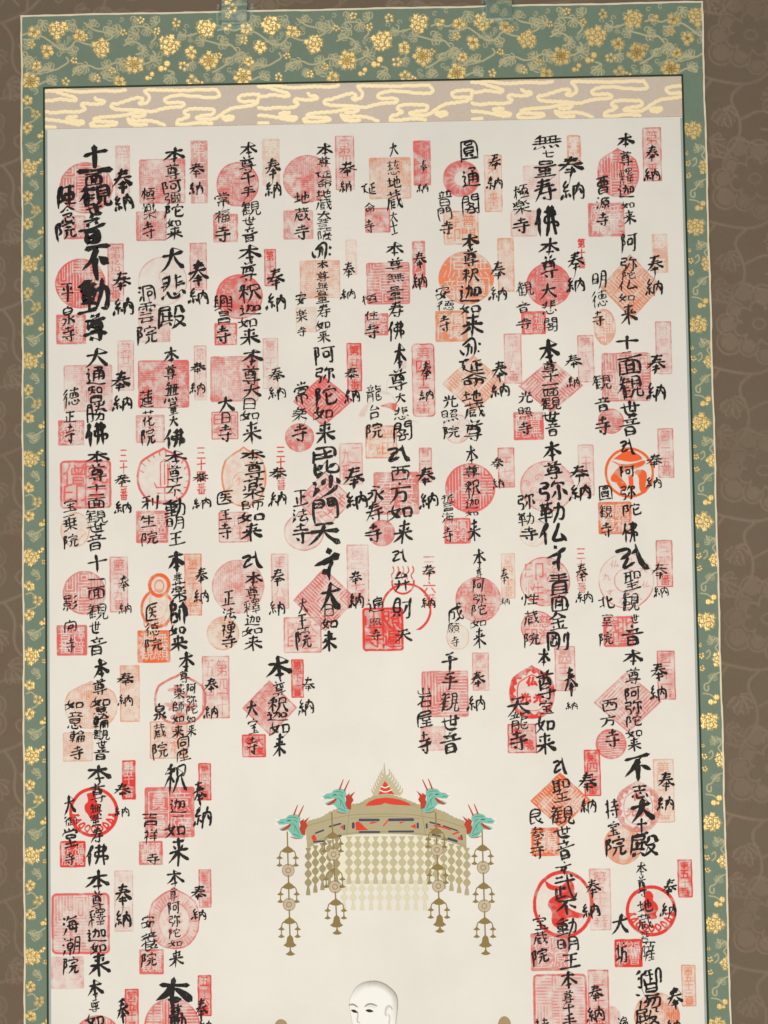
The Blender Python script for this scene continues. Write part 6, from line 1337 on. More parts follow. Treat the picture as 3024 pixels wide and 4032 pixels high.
('R', 'r', 92.7, 561.0, 17.9, 53.6, 0.4, 't', 'r', '第三十九番'),
('D', 'c', 59.1, 568.6, 41.7, 42.3, 0.55, 'm', 'r', ''),
('S', 'q', 46.8, 614.2, 29.4, 29.2, 0.8, 'g', 'r', ''),
('M', 1.3, [('本', 148.4, 539.1, 16.7, 21.6), ('尊', 149.7, 554.8, 8.8, 7.9), ('薬', 150.6, 567.6, 14.7, 17.7), ('師', 150.9, 588.6, 14.7, 24.5), ('如', 148.7, 605.7, 15.7, 9.8), ('来', 150.1, 618.4, 16.7, 15.7)]),
('N', 1.0, [('医', 124.3, 588.2, 10.8, 14.7), ('徳', 124.7, 604.8, 13.7, 12.8), ('院', 126.1, 619.5, 15.7, 12.8)]),
('H', 1.0, [('奉', 172.8, 554.0, 12.8, 16.2), ('納', 172.1, 574.3, 14.7, 12.8)]),
('R', 'r', 164.5, 562.3, 16.9, 59.7, 0.45, 't', 'o+', '第三十九番'),
('D', 'u', 129.7, 578.0, 33.1, 56.0, 0.7, 'u', 'o+', ''),
('S', 'q', 126.0, 621.3, 31.8, 31.1, 0.75, 'g', 'o+', ''),
('M', 1.2, [('本', 74.9, 642.1, 15.7, 18.6), ('尊', 73.8, 659.6, 13.7, 14.7), ('如', 74.2, 673.7, 17.6, 9.8), ('意', 74.6, 681.5, 11.8, 7.8), ('輪', 74.6, 692.1, 14.7, 13.7), ('観', 74.5, 704.7, 15.7, 9.8), ('世', 74.9, 714.0, 10.8, 6.9), ('音', 74.4, 723.2, 14.7, 11.7)]),
('N', 1.0, [('如', 48.7, 675.7, 17.7, 8.8), ('意', 49.6, 690.8, 13.7, 15.7), ('輪', 51.5, 706.1, 13.7, 11.3), ('寺', 51.4, 721.9, 13.7, 13.7)]),
('H', 1.0, [('奉', 98.8, 652.2, 17.7, 12.7), ('納', 97.7, 672.6, 13.7, 10.8)]),
('R', 'r', 102.5, 666.1, 19.3, 54.4, 0.5, 'b', 'o', ''),
('D', 'f', 65.1, 676.1, 51.5, 46.3, 0.45, 'b', 'o', ''),
('S', 'q', 52.2, 716.3, 29.1, 27.9, 0.35, 'b', 'o', ''),
('M', 1.0, [('本', 157.3, 636.0, 15.7, 17.6), ('尊', 155.2, 650.1, 9.8, 12.7), ('阿', 161.9, 662.8, 8.8, 10.8), ('弥', 161.8, 673.5, 8.8, 8.8), ('陀', 162.3, 682.3, 9.8, 8.8), ('如', 161.2, 691.5, 8.8, 7.8), ('来', 161.6, 702.1, 9.8, 11.7), ('薬', 150.2, 664.6, 10.8, 14.7), ('師', 149.6, 679.6, 9.8, 11.7), ('如', 148.5, 690.8, 11.7, 8.8), ('来', 148.9, 702.9, 11.7, 11.7), ('同', 153.7, 713.6, 10.8, 9.8), ('座', 153.1, 725.2, 12.7, 11.7)]),
('N', 1.0, [('泉', 131.4, 683.7, 11.7, 14.7), ('蔵', 130.8, 701.9, 11.7, 14.2), ('院', 131.6, 720.6, 13.7, 14.7)]),
('H', 1.0, [('奉', 181.1, 659.2, 13.7, 14.7), ('納', 180.3, 685.4, 12.7, 12.7)]),
('R', 'r', 185.5, 661.2, 26.4, 59.7, 0.35, 't', 'r+', '第四十五番'),
('D', 'F', 151.1, 671.7, 50.9, 50.4, 0.6, 'l', 'r', ''),
('S', 'q', 139.6, 710.8, 36.4, 35.7, 0.4, 't', 'o', '泉蔵院印'),
('M', 1.0, [('凡', 221.6, 540.5, 18.7, 17.2), ('本', 222.9, 557.5, 17.7, 12.8), ('尊', 221.7, 571.1, 12.8, 12.8), ('釋', 221.6, 584.8, 15.7, 12.8), ('迦', 221.9, 597.5, 14.7, 9.8), ('如', 221.3, 607.7, 19.6, 7.8), ('来', 222.1, 619.5, 17.6, 13.7)]),
('N', 1.0, [('正', 198.6, 576.1, 12.8, 11.8), ('法', 198.9, 590.8, 11.8, 11.8), ('禅', 198.3, 605.4, 12.7, 13.7), ('寺', 198.6, 617.9, 14.7, 13.2)]),
('H', 1.0, [('奉', 246.4, 556.4, 14.7, 15.7), ('納', 245.1, 586.4, 13.7, 13.2)]),
('R', 'r', 248.5, 560.3, 16.9, 53.0, 0.3, 't', 'r', '第三十八番'),
('D', 'c', 207.9, 565.0, 50.8, 52.0, 0.45, 'b', 'r', ''),
('S', 'c', 192.9, 609.8, 31.4, 32.4, 0.45, 'b', 'o', ''),
('M', 1.15, [('泣', 295.2, 545.9, 24.5, 30.4), ('大', 296.7, 576.2, 20.6, 28.4), ('日', 295.5, 589.1, 7.8, 11.3), ('如', 295.3, 601.6, 15.7, 10.8), ('来', 295.1, 618.6, 14.7, 19.6)]),
('N', 1.0, [('大', 270.1, 584.1, 8.8, 13.7), ('王', 269.9, 599.7, 11.8, 13.7), ('院', 270.7, 616.5, 13.7, 18.1)]),
('H', 1.0, [('奉', 321.5, 558.0, 12.7, 12.7), ('納', 321.1, 581.0, 13.7, 15.7)]),
('R', 'r', 323.8, 555.6, 21.3, 58.8, 0.35, 't', 'r', '第三十七番'),
('D', 'd', 291.5, 578.9, 61.6, 61.4, 0.6, 'm', 'r', ''),
('S', 'q', 269.7, 612.4, 36.6, 34.3, 0.5, 't', 'r', '大王院印'),
('M', 1.0, [('本', 246.3, 644.2, 24.5, 23.5), ('尊', 246.6, 663.1, 12.7, 14.7), ('釈', 245.4, 679.1, 19.5, 15.6), ('迦', 244.3, 689.3, 19.5, 8.8), ('如', 246.1, 700.9, 19.5, 12.7), ('来', 246.4, 717.9, 12.7, 21.5)]),
('N', 1.0, [('大', 219.5, 682.6, 11.7, 15.6), ('宝', 221.2, 698.6, 9.8, 14.7), ('寺', 220.0, 717.5, 10.7, 17.6)]),
('H', 0.85, [('奉', 274.5, 659.9, 12.7, 14.2), ('納', 271.3, 681.4, 14.6, 15.6)]),
('R', 'r', 264.1, 654.0, 12.1, 36.9, 0.75, 't', 'r+', '第四十一番'),
('D', 'd', 237.1, 681.8, 53.2, 53.4, 0.65, 'b', 'r', ''),
('S', 'q', 221.5, 717.6, 22.8, 21.7, 0.7, 't', 'r+', '大宝寺印'),
('M', 0.9, [('凡', 364.4, 537.9, 14.7, 13.2), ('弁', 366.0, 562.7, 15.7, 18.6), ('財', 366.5, 587.6, 17.6, 19.6), ('天', 366.5, 615.1, 17.6, 12.2)]),
('N', 1.0, [('遍', 340.6, 583.7, 14.7, 12.7), ('照', 339.9, 601.3, 10.8, 6.8), ('寺', 340.2, 613.5, 8.8, 11.7)]),
('H', 1.0, [('奉', 392.1, 552.6, 12.7, 12.2), ('納', 391.0, 584.0, 13.7, 9.8)]),
('R', 'n', 392.4, 562.6, 19.6, 52.8, 0.85, 't', 'r+', '三十六番'),
('D', 'w', 369.0, 577.4, 47.7, 61.8, 0.95, 'j', 'r+', ''),
('S', 'Q', 347.1, 608.1, 39.6, 41.8, 0.95, 't', 'r+', '照遍山寺'),
('M', 0.85, [('本', 440.8, 540.6, 12.7, 18.1), ('尊', 440.5, 555.3, 5.9, 10.3), ('阿', 439.7, 568.2, 10.8, 13.7), ('弥', 440.5, 580.4, 11.7, 8.8), ('陀', 440.3, 591.1, 13.7, 10.7), ('如', 439.0, 603.5, 15.6, 8.3), ('来', 439.7, 617.9, 12.7, 18.5)]),
('N', 0.85, [('成', 417.3, 593.7, 13.7, 16.6), ('願', 415.0, 608.0, 11.7, 9.3), ('寺', 416.2, 621.2, 7.8, 10.2)]),
('H', 0.8, [('奉', 464.9, 558.8, 7.8, 15.6), ('納', 464.8, 583.7, 8.8, 6.8)]),
('R', 'r', 468.5, 558.8, 13.6, 43.7, 0.3, 't', 'o', '第四十番'),
('D', 'c', 439.2, 581.2, 43.9, 43.7, 0.5, 'h', 'r', ''),
('S', 'f', 418.9, 616.0, 22.6, 26.1, 0.2, 'k', 'o', ''),
('M', 1.0, [('千', 411.0, 640.6, 15.6, 18.0), ('手', 410.7, 659.2, 15.6, 15.6), ('観', 409.8, 678.9, 18.5, 19.0), ('世', 410.4, 698.0, 18.5, 13.6), ('音', 409.6, 717.1, 20.4, 20.9)]),
('N', 1.0, [('山', 385.2, 667.8, 11.7, 7.3), ('石', 386.0, 677.8, 12.7, 10.7), ('屋', 386.1, 694.7, 14.6, 13.6), ('寺', 385.3, 717.2, 12.7, 21.9)]),
('H', 1.0, [('奉', 437.0, 657.7, 13.6, 15.6), ('納', 435.1, 680.4, 15.6, 14.6)]),
('R', 'r', 440.3, 650.2, 16.1, 36.5, 0.35, 't', 'r', '第四十三番'),
('D', 'q', 405.8, 670.9, 44.7, 44.0, 0.6, 'm', 'r', ''),
('S', 'q', 393.6, 713.2, 23.7, 23.4, 0.4, 'b', 'r', ''),
('M', 1.0, [('泣', 515.6, 542.1, 19.5, 25.4), ('青', 517.0, 566.5, 19.5, 19.5), ('面', 517.0, 585.0, 17.6, 16.6), ('金', 515.2, 602.5, 16.6, 15.6), ('剛', 514.8, 621.5, 19.5, 16.6)]),
('N', 1.0, [('性', 489.3, 581.4, 15.6, 10.3), ('蔵', 489.9, 599.2, 13.7, 13.7), ('院', 489.9, 620.1, 14.6, 12.7)]),
('H', 0.85, [('奉', 539.2, 556.4, 11.7, 17.1), ('納', 541.0, 580.8, 15.6, 11.2)]),
('R', 'n', 539.0, 554.9, 13.2, 47.3, 0.75, 't', 'r+', '三十四番'),
('D', 'c', 503.8, 564.7, 48.2, 47.6, 0.55, 't', 'r', '海音印性'),
('S', 'c', 496.0, 609.1, 32.6, 32.2, 0.45, 't', 'r', '慈海院印'),
('M', 1.0, [('凡', 588.8, 543.7, 28.3, 26.3), ('聖', 587.3, 564.7, 16.6, 17.6), ('観', 585.3, 585.6, 17.5, 18.5), ('世', 588.8, 601.5, 8.8, 8.3), ('音', 586.4, 617.5, 21.4, 19.9)]),
('N', 1.0, [('北', 561.9, 585.5, 14.6, 11.2), ('室', 562.5, 602.5, 10.7, 11.2), ('院', 561.1, 620.5, 12.7, 12.2)]),
('H', 0.85, [('奉', 613.8, 556.3, 15.6, 13.6), ('納', 614.3, 576.3, 14.6, 10.7)]),
('R', 'r', 618.9, 549.4, 16.0, 45.5, 0.4, 't', 'r+', '三十三番'),
('D', 'c', 581.9, 565.2, 54.0, 53.8, 0.45, 'o', 'r', ''),
('S', 'Q', 573.3, 613.8, 29.4, 29.5, 0.6, 't', 'r', '北室院印'),
('M', 1.0, [('本', 501.2, 637.6, 11.7, 17.0), ('尊', 502.1, 663.5, 18.5, 29.2), ('宝', 502.6, 684.8, 13.6, 11.7), ('如', 500.3, 701.2, 18.5, 15.5), ('来', 500.9, 719.1, 19.4, 20.4)]),
('N', 1.0, [('天', 475.9, 684.2, 22.4, 16.0), ('龍', 476.1, 697.5, 17.5, 18.5), ('寺', 474.7, 716.3, 18.5, 19.4)]),
('H', 1.0, [('奉', 526.5, 660.2, 11.7, 28.7), ('納', 526.5, 684.2, 10.7, 7.8)]),
('R', 'r', 521.2, 648.4, 19.9, 43.0, 0.4, 't', 'r', '第四十二番'),
('D', 'f', 489.1, 670.0, 43.7, 51.3, 0.8, 'n', 'r+', ''),
('S', 'q', 478.7, 714.3, 27.7, 27.9, 0.6, 't', 'r+', '天龍寺印'),
('M', 1.0, [('本', 586.4, 638.6, 19.4, 14.6), ('尊', 586.4, 656.5, 14.6, 16.5), ('阿', 585.5, 674.0, 13.6, 12.6), ('弥', 586.2, 686.5, 16.5, 12.6), ('陀', 586.3, 699.1, 13.6, 10.7), ('如', 585.6, 710.7, 15.5, 8.7), ('来', 585.8, 721.3, 13.6, 12.6)]),
('N', 1.0, [('西', 562.9, 684.3, 14.6, 10.7), ('方', 561.6, 698.7, 14.6, 10.7), ('寺', 564.6, 715.7, 13.6, 17.5)]),
('H', 1.0, [('奉', 610.8, 652.5, 16.5, 17.5), ('納', 609.3, 672.9, 15.5, 13.6)]),
('R', 'r', 617.9, 656.1, 17.2, 46.8, 0.45, 't', 'r+', '第三十一番'),
('D', 'd', 580.2, 681.2, 65.0, 58.5, 0.45, 'm', 'r', ''),
('S', 'c', 563.5, 720.8, 29.5, 28.8, 0.7, 'm', 'r', ''),
('M', 1.0, [('本', 72.3, 741.8, 24.4, 17.1), ('尊', 71.2, 760.3, 15.6, 18.6), ('無', 69.1, 776.7, 11.7, 12.7), ('量', 69.1, 786.8, 10.7, 9.8), ('寿', 70.0, 800.3, 11.7, 15.6), ('佛', 69.9, 818.6, 21.5, 19.5)]),
('N', 1.0, [('大', 44.3, 770.8, 11.7, 18.1), ('御', 44.7, 787.0, 11.7, 8.8), ('堂', 44.1, 801.9, 13.7, 17.6), ('寺', 44.0, 822.1, 9.8, 11.7)]),
('H', 1.0, [('奉', 94.7, 758.2, 16.6, 13.7), ('納', 93.5, 778.5, 13.7, 9.8)]),
('R', 'r', 101.0, 748.3, 12.9, 37.3, 0.95, 'g', 'r+', '第五十一番'),
('D', 'c', 67.0, 778.5, 47.6, 47.6, 0.95, 'y', 'r+', ''),
('S', 'q', 46.6, 818.1, 24.6, 24.9, 0.9, 'g', 'r+', ''),
('M', 0.9, [('釈', 146.5, 747.9, 21.5, 28.3), ('迦', 147.7, 773.5, 14.6, 13.7), ('一', 148.1, 783.8, 11.7, 5.4), ('如', 145.1, 796.1, 19.5, 14.6), ('来', 148.3, 816.3, 20.4, 26.3)]),
('N', 1.0, [('吉', 121.3, 785.6, 14.6, 11.7), ('祥', 121.7, 801.8, 12.7, 12.2), ('寺', 123.4, 823.4, 12.7, 10.2)]),
('H', 1.0, [('奉', 168.8, 761.7, 12.7, 22.4), ('納', 171.5, 784.4, 16.6, 19.5)]),
('R', 'r', 174.0, 751.2, 12.2, 35.3, 0.75, 't', 'r+', '第四十番'),
('D', 'q', 139.9, 779.7, 47.8, 48.0, 0.75, 'g', 'r', ''),
('S', 'q', 121.5, 818.0, 22.8, 22.6, 0.85, 'g', 'r', ''),
('M', 1.0, [('本', 70.2, 843.3, 23.4, 20.0), ('尊', 70.1, 862.3, 11.7, 18.5), ('釋', 69.5, 878.8, 15.6, 16.1), ('迦', 69.4, 894.3, 18.5, 11.7), ('如', 70.3, 906.3, 14.6, 10.7), ('来', 71.7, 921.6, 20.4, 22.3)]),
('N', 1.0, [('海', 44.2, 884.7, 15.6, 17.0), ('潮', 44.6, 904.5, 16.5, 15.6), ('院', 44.5, 923.2, 14.6, 16.5)]),
('H', 1.1, [('奉', 94.9, 857.3, 16.5, 21.4), ('納', 94.3, 880.3, 14.6, 15.6)]),
('R', 'r', 95.2, 862.9, 18.2, 57.9, 0.22, 't', 'r', '第五十四番'),
('D', 'Q', 53.9, 883.7, 55.9, 57.6, 0.55, 'M', 'r', ''),
('S', 'q', 41.0, 929.7, 31.5, 30.3, 0.35, 'b', 'r', ''),
('M', 0.85, [('本', 144.2, 842.2, 16.5, 16.5), ('尊', 142.6, 857.5, 7.8, 12.6), ('阿', 143.5, 870.4, 10.7, 11.7), ('弥', 143.9, 882.4, 10.7, 10.7), ('陀', 143.8, 893.8, 10.7, 8.7), ('如', 144.2, 903.4, 12.6, 6.8), ('来', 145.5, 917.7, 14.6, 16.5)]),
('N', 1.0, [('安', 118.6, 882.5, 12.6, 11.7), ('養', 119.4, 901.2, 16.5, 16.5), ('院', 119.3, 918.4, 13.6, 12.6)]),
('H', 1.0, [('奉', 167.4, 856.4, 15.6, 13.6), ('納', 166.7, 876.9, 13.6, 10.7)]),
('R', 'r', 173.1, 852.1, 12.3, 36.4, 0.7, 't', 'r', '第五十番'),
('D', 'f', 143.4, 879.4, 49.0, 59.0, 0.5, 'r', 'r', ''),
('S', 'q', 121.4, 920.4, 23.2, 23.5, 0.75, 'g', 'r', ''),
('M', 1.0, [('本', 67.5, 945.5, 15.4, 19.7), ('尊', 66.8, 961.1, 9.9, 12.1), ('如', 66.8, 974.6, 17.5, 13.1)]),
('H', 1.0, [('奉', 93.7, 965.5, 12.1, 23.6), ('納', 94.1, 985.6, 12.0, 10.9)]),
('R', 'r', 102.2, 966.4, 13.1, 41.6, 0.85, 't', 'r+', '第五十番'),
('D', 'c', 69.2, 991.8, 44.6, 43.8, 0.8, 'm', 'r', ''),
('M', 1.3, [('本', 142.6, 948.9, 35.0, 27.9), ('尊', 144.0, 966.9, 13.1, 13.1), ('動', 146.1, 977.1, 16.4, 18.6)]),
('H', 1.0, [('奉', 168.7, 965.0, 12.0, 20.8), ('納', 172.3, 981.8, 12.0, 11.8)]),
('R', 'r', 171.8, 952.8, 13.0, 38.5, 0.75, 't', 'r+', '五十六番'),
('D', 'c', 140.4, 981.4, 53.5, 53.8, 0.65, 'm', 'r', ''),
('M', 1.0, [('本', 517.6, 941.9, 16.3, 16.3), ('尊', 517.2, 958.0, 10.9, 12.0), ('千', 517.5, 968.7, 10.9, 12.0), ('手', 517.8, 981.0, 14.1, 13.0)]),
('N', 1.0, [('持', 492.2, 984.7, 12.0, 13.6)]),
('H', 1.0, [('奉', 543.4, 955.1, 14.1, 16.3), ('納', 542.4, 975.4, 16.3, 14.1)]),
('R', 'r', 545.9, 963.1, 20.0, 59.8, 0.45, 't', 'r+', '第五十三番'),
('D', 'Q', 509.5, 964.3, 51.1, 55.4, 0.6, 'M', 'r', ''),
('M', 1.0, [('御', 593.8, 940.9, 22.8, 15.8), ('湯', 592.8, 958.3, 21.7, 21.7), ('殿', 591.7, 978.1, 22.8, 16.3)]),
('N', 1.0, [('遍', 568.2, 983.7, 9.8, 13.0)]),
('H', 1.0, [('奉', 618.2, 960.8, 15.2, 19.5), ('納', 615.9, 986.4, 14.1, 10.8)]),
('R', 'r', 631.4, 949.0, 13.8, 38.8, 0.4, 't', 'o', '第五十三番'),
('D', 'c', 600.7, 977.2, 43.3, 44.5, 0.55, 'b', 'o+', ''),
('S', 'c', 558.1, 976.7, 16.3, 18.5, 0.3, 'b', 'r', ''),
('M', 1.0, [('凡', 514.2, 741.4, 13.2, 17.1), ('聖', 514.8, 763.5, 17.6, 20.9), ('観', 515.3, 787.5, 23.1, 18.7), ('世', 515.0, 803.3, 16.5, 11.0), ('音', 516.8, 820.0, 17.6, 18.1)]),
('N', 0.85, [('良', 491.1, 787.8, 12.1, 15.4), ('参', 491.3, 804.7, 12.1, 12.1), ('寺', 490.9, 819.9, 14.3, 16.5)]),
('H', 1.0, [('奉', 540.3, 756.2, 17.6, 18.7), ('納', 540.3, 779.2, 15.4, 14.3)]),
('R', 'r', 545.0, 747.9, 15.6, 43.7, 0.7, 't', 'r+', '第四十番'),
('D', 'd', 514.0, 773.7, 57.7, 53.6, 0.7, 'm', 'o+', ''),
('S', 'q', 498.8, 812.5, 26.8, 26.6, 0.7, 'g', 'o+', ''),
('M', 1.3, [('不', 587.9, 744.9, 25.3, 23.1), ('志', 589.6, 765.6, 13.2, 12.1), ('大', 591.9, 783.4, 22.0, 21.4), ('土', 590.4, 798.4, 12.1, 14.3), ('殿', 593.2, 817.5, 26.3, 19.8)]),
('N', 1.1, [('持', 562.8, 782.2, 13.2, 17.6), ('宝', 563.9, 800.7, 12.1, 13.2), ('院', 565.7, 817.9, 18.7, 18.1)]),
('H', 1.0, [('奉', 615.1, 756.7, 15.4, 17.6), ('納', 613.4, 778.0, 16.5, 14.3)]),
('R', 'r', 612.8, 765.8, 20.0, 60.1, 0.3, 't', 'o', '第四十九番'),
('D', 'f', 587.9, 779.9, 42.5, 49.7, 0.45, 'n', 'r', ''),
('S', 'c', 572.6, 816.2, 36.1, 37.6, 0.42, 'h', 'o', ''),
('M', 1.0, [('泣', 515.3, 837.6, 15.4, 12.1), ('武', 516.0, 854.5, 19.8, 22.0), ('不', 517.7, 874.6, 19.7, 14.3), ('動', 517.3, 892.4, 20.8, 15.3), ('明', 518.1, 909.2, 17.5, 14.2), ('王', 519.9, 924.4, 19.7, 12.0)]),
('N', 1.1, [('宝', 492.2, 887.8, 13.2, 13.2), ('蔵', 491.9, 902.4, 13.2, 12.1), ('院', 491.5, 919.7, 14.2, 14.2)]),
('H', 1.0, [('奉', 542.9, 856.2, 14.3, 17.0), ('納', 540.1, 878.1, 16.4, 14.2)]),
('R', 'r', 549.6, 867.4, 20.5, 58.1, 0.3, 't', 'r', '第五十二番'),
('D', 'c', 514.4, 871.6, 57.8, 64.4, 0.95, 'Z', 'r+', ''),
('S', 'q', 500.4, 916.1, 35.5, 35.3, 0.55, 'g', 'r', ''),
('M', 0.9, [('本', 589.4, 838.6, 9.9, 12.1), ('尊', 589.5, 856.0, 8.8, 20.8), ('地', 591.8, 873.9, 14.2, 11.0), ('蔵', 591.4, 889.0, 13.1, 15.3), ('菩', 591.0, 902.6, 7.7, 9.8), ('薩', 594.0, 916.1, 12.0, 17.5)]),
('N', 1.0, [('大', 568.3, 890.4, 15.3, 18.6), ('坊', 568.8, 917.4, 10.9, 18.6)]),
('H', 1.0, [('奉', 615.8, 856.6, 14.2, 15.9), ('納', 614.1, 878.5, 15.3, 13.1)]),
('R', 'r', 630.6, 848.8, 13.9, 35.8, 0.85, 't', 'r+', '第五十番'),
('D', 'c', 597.7, 878.7, 48.6, 47.8, 0.95, 'y', 'r+', ''),
('S', 'q', 575.1, 917.9, 26.1, 25.9, 0.95, 'g', 'r+', ''),
]
NAMES = {'M': 'deity_inscription', 'N': 'temple_name', 'H': 'offering_inscription', 'R': 'number_stamp', 'D': 'deity_seal', 'S': 'name_seal'}
def build_writing():
    rng = random.Random(21); nrng = np.random.default_rng(5)
    layer = 0
    for t in DATA:
        kind = t[0]
        if kind in 'MNH':
            pl = Poly(); bold = t[1]
            wet = rng.choice((0, 0, 0, .1, .25))
            prev = None
            for it in t[2]:
                ch, x, y, w, h = it
                st = brush_char(pl, ch, x, y, w, h, bold, D_PAP + .36 + (.02 if kind == 'M' else 0), rng, wet)
                if prev is not None and rng.random() < .35:     # a hair of ink carried on to the next character
                    p0, p1 = prev[1], st[0]
                    gap = np.linalg.norm(p1 - p0)
                    if .8 < gap < .75 * h and p1[1] > p0[1]:
                        K, _ = resample(smooth_line([p0, (p0 + p1) / 2 + np.array([rng.uniform(-.15, .15) * gap, 0]), p1], 2), .5)
                        pl.ribbon(K, prev[2] * np.interp(np.linspace(0, 1, len(K)), [0, .5, 1], [.36, .14, .24]), D_PAP + .36, wet + .3)
                prev = st
            link(NAMES[kind], pl.mesh(NAMES[kind], True), M_SUMI, scroll)
        else:
            shape, x, y, w, h, dens, pat, col, text = t[1:]
            xs, ys, D = stamp_density(shape, pat, w, h, dens, text, rng, nrng)
            kp = (D[:-1, :-1] + D[1:, :-1] + D[1:, 1:] + D[:-1, 1:]) > .06
            if not kp.any(): continue
            base = {'D': .14, 'S': .20, 'R': .26}[kind]
            layer += 1
            ang = math.radians(rng.gauss(0, .8)); 
            me = grid_mesh(NAMES[kind], xs + x, ys + y, D_PAP + base + .006 * (layer % 7), {'ink': D}, kp)
            link(NAMES[kind], me, INK[col], scroll)
build_writing()

# ------------------------------------------------------------------ the painted canopy and figure
A_ = (0.135765, -0.002176, 234.229652, 0.001769, 0.134048, 723.939650)
def cp(x, y): return (A_[0] * x + A_[1] * y + A_[2], A_[3] * x + A_[4] * y + A_[5])
CS = math.hypot(A_[0], A_[3])
KHAKI = mat_paint('khaki_paint', (170, 160, 126)); KHAKI_L = mat_paint('light_khaki_paint', (184, 175, 143)); KHAKI_D = mat_paint('dark_khaki_paint', (152, 140, 106))
BRONZE = mat_paint('bronze_paint', (136, 116, 72), .4); PALE = mat_paint('pale_gold_paint', (213, 208, 188), .06); FAINT = mat_paint('faint_khaki_paint', (203, 197, 172), .12)
TEAL = mat_paint('teal_paint', (118, 180, 162)); DTEAL = mat_paint('deep_teal_paint', (70, 130, 118)); RED = mat_paint('red_paint', (208, 66, 52)); MAROON = mat_paint('brick_red_paint', (176, 66, 48))
BLUE = mat_paint('slate_blue_paint', (70, 72, 92)); WHITE = mat_paint('white_paint', (232, 228, 216), .06); ROSE = mat_paint('rosette_paint', (186, 172, 146), .45)
LAY = D_PAP + .12
def shape_part(name, mat, parent, polys=(), ribs=(), discs=(), d=LAY, smooth=0):
    p = Poly()
    step = 0.0
    for P in polys:
        step += .003
        Q = [cp(*q) for q in P]
        if smooth:
            Q = [tuple(q) for q in smooth_line(np.array(Q + Q[:1]), smooth)][:-1]
        p.fill(Q, d + step)
    for P, w in ribs:
        step += .0007
        Q = np.array([cp(*q) for q in P]); Q = smooth_line(Q, 2) if len(Q) > 2 else np.linspace(Q[0], Q[1], 5)
        ww = np.interp(np.linspace(0, 1, len(Q)), np.linspace(0, 1, len(w)), w) * CS if isinstance(w, (tuple, list)) else w * CS
        p.ribbon(Q, ww, d - .012 + step)
    for (x, y, r) in discs:
        p.disc(*cp(x, y), r * CS, r * CS, d)
    return link(name, p.mesh(name), mat, parent)

roof_top = [(270,520),(285,490),(330,478),(385,462),(440,425),(500,400),(580,372),(650,365),(700,335),(760,310),(830,300),(900,310),(960,330),(1010,350),(1075,375),(1180,400),(1260,430),(1320,465),(1390,490),(1402,520)]
top2 = []
for (ax, ay), (bx, by) in zip(roof_top[:-1], roof_top[1:]):
    n = max(1, int(math.hypot(bx - ax, by - ay) / 14))
    for i in range(n):
        f = i / n
        top2.append((ax + (bx - ax) * f, ay + (by - ay) * f - (5 if len(top2) % 2 else 0)))
canopy = shape_part('painted_canopy', KHAKI, scroll,
    [top2 + [(1402,520),(1405,690),(1360,660),(1250,625),(1130,595),(1000,582),(830,577),(620,582),(520,592),(420,622),(330,655),(285,690)]])
canopy['label'] = 'painted khaki canopy with dragon heads and hanging beads'
# jewel finial with its flames
fl = [((752 + 8 * i - (28 - 4 * i), 300 - 22 * i), (745 + 8 * i - 40 + 2 * i, 262 - 24 * i)) for i in range(6)]
ribs = []
for i in range(7):
    y = 300 - i * 21; xl = 752 + i * 10.5; xr = 945 - i * 14
    ribs.append(([(xl + 14, y), (xl - 10, y - 18), (xl - 14 + i * 2, y - 42 - i * 2)], (20, 12, 2)))
    ribs.append(([(xr - 14, y), (xr + 8, y - 18), (xr + 10 - i * 2, y - 44 - i * 2)], (20, 12, 2)))
ribs.append(([(830, 190), (828, 140), (826, 76)], (22, 14, 2)))
fin = shape_part('jewel_finial', KHAKI_L, canopy, [[(742, 312), (760, 270), (790, 215), (812, 180), (832, 165), (852, 180), (890, 215), (920, 262), (945, 306), (840, 300)]], ribs, d=LAY + .02)
shape_part('red_jewel', RED, canopy, [[(785,302),(800,262),(818,226),(832,205),(848,226),(872,264),(897,300),(840,294)]], d=LAY + .05)
shape_part('jewel_stripe', WHITE, canopy, ribs=[([(808,242),(832,256),(860,240)], 7), ([(796,270),(834,286),(880,266)], 7)], d=LAY + .08)
shape_part('red_crescent', RED, canopy, [[(693,381),(720,350),(770,330),(830,322),(890,326),(950,340),(1000,362),(1015,380),(960,376),(900,373),(860,368),(832,360),(805,372),(750,379)]], d=LAY + .04)
shape_part('blue_bars', BLUE, canopy, ribs=[([a, b], w) for a, b, w in (((654,480),(786,480),18),((654,565),(790,565),15),((862,479),(1028,478),19),((860,562),(1030,561),14),((608,506),(608,532),20),((1062,506),(1062,534),16),
    ((545,520),(545,545),14),((1125,510),(1125,534),14),((442,526),(518,506),12),((455,604),(520,592),14),((345,572),(398,552),12),((332,634),(400,629),13),((1148,496),(1218,514),11),((1243,522),(1340,556),10),((1165,584),(1220,594),11),((1278,612),(1335,630),17),((1368,592),(1372,616),14))], d=LAY + .04)
shape_part('red_panel', RED, canopy, [[(622,500),(640,488),(665,505),(690,532),(716,552),(628,553)], [(735,492),(785,494),(750,505),(718,508)], [(1010,525),(1048,508),(1048,542)], [(515,527),(536,515),(536,550)],
    [(312,600),(332,578),(345,600),(352,622),(325,630)], [(1340,606),(1366,592),(1370,620),(1350,622)], [(930,495),(975,490),(940,506)]], [([(822,520),(852,484)], 9), ([(1180,520),(1230,528),(1290,548)], 11), ([(1310,580),(1350,566)], 11), ([(1150,545),(1210,560)], 7)], d=LAY + .045)
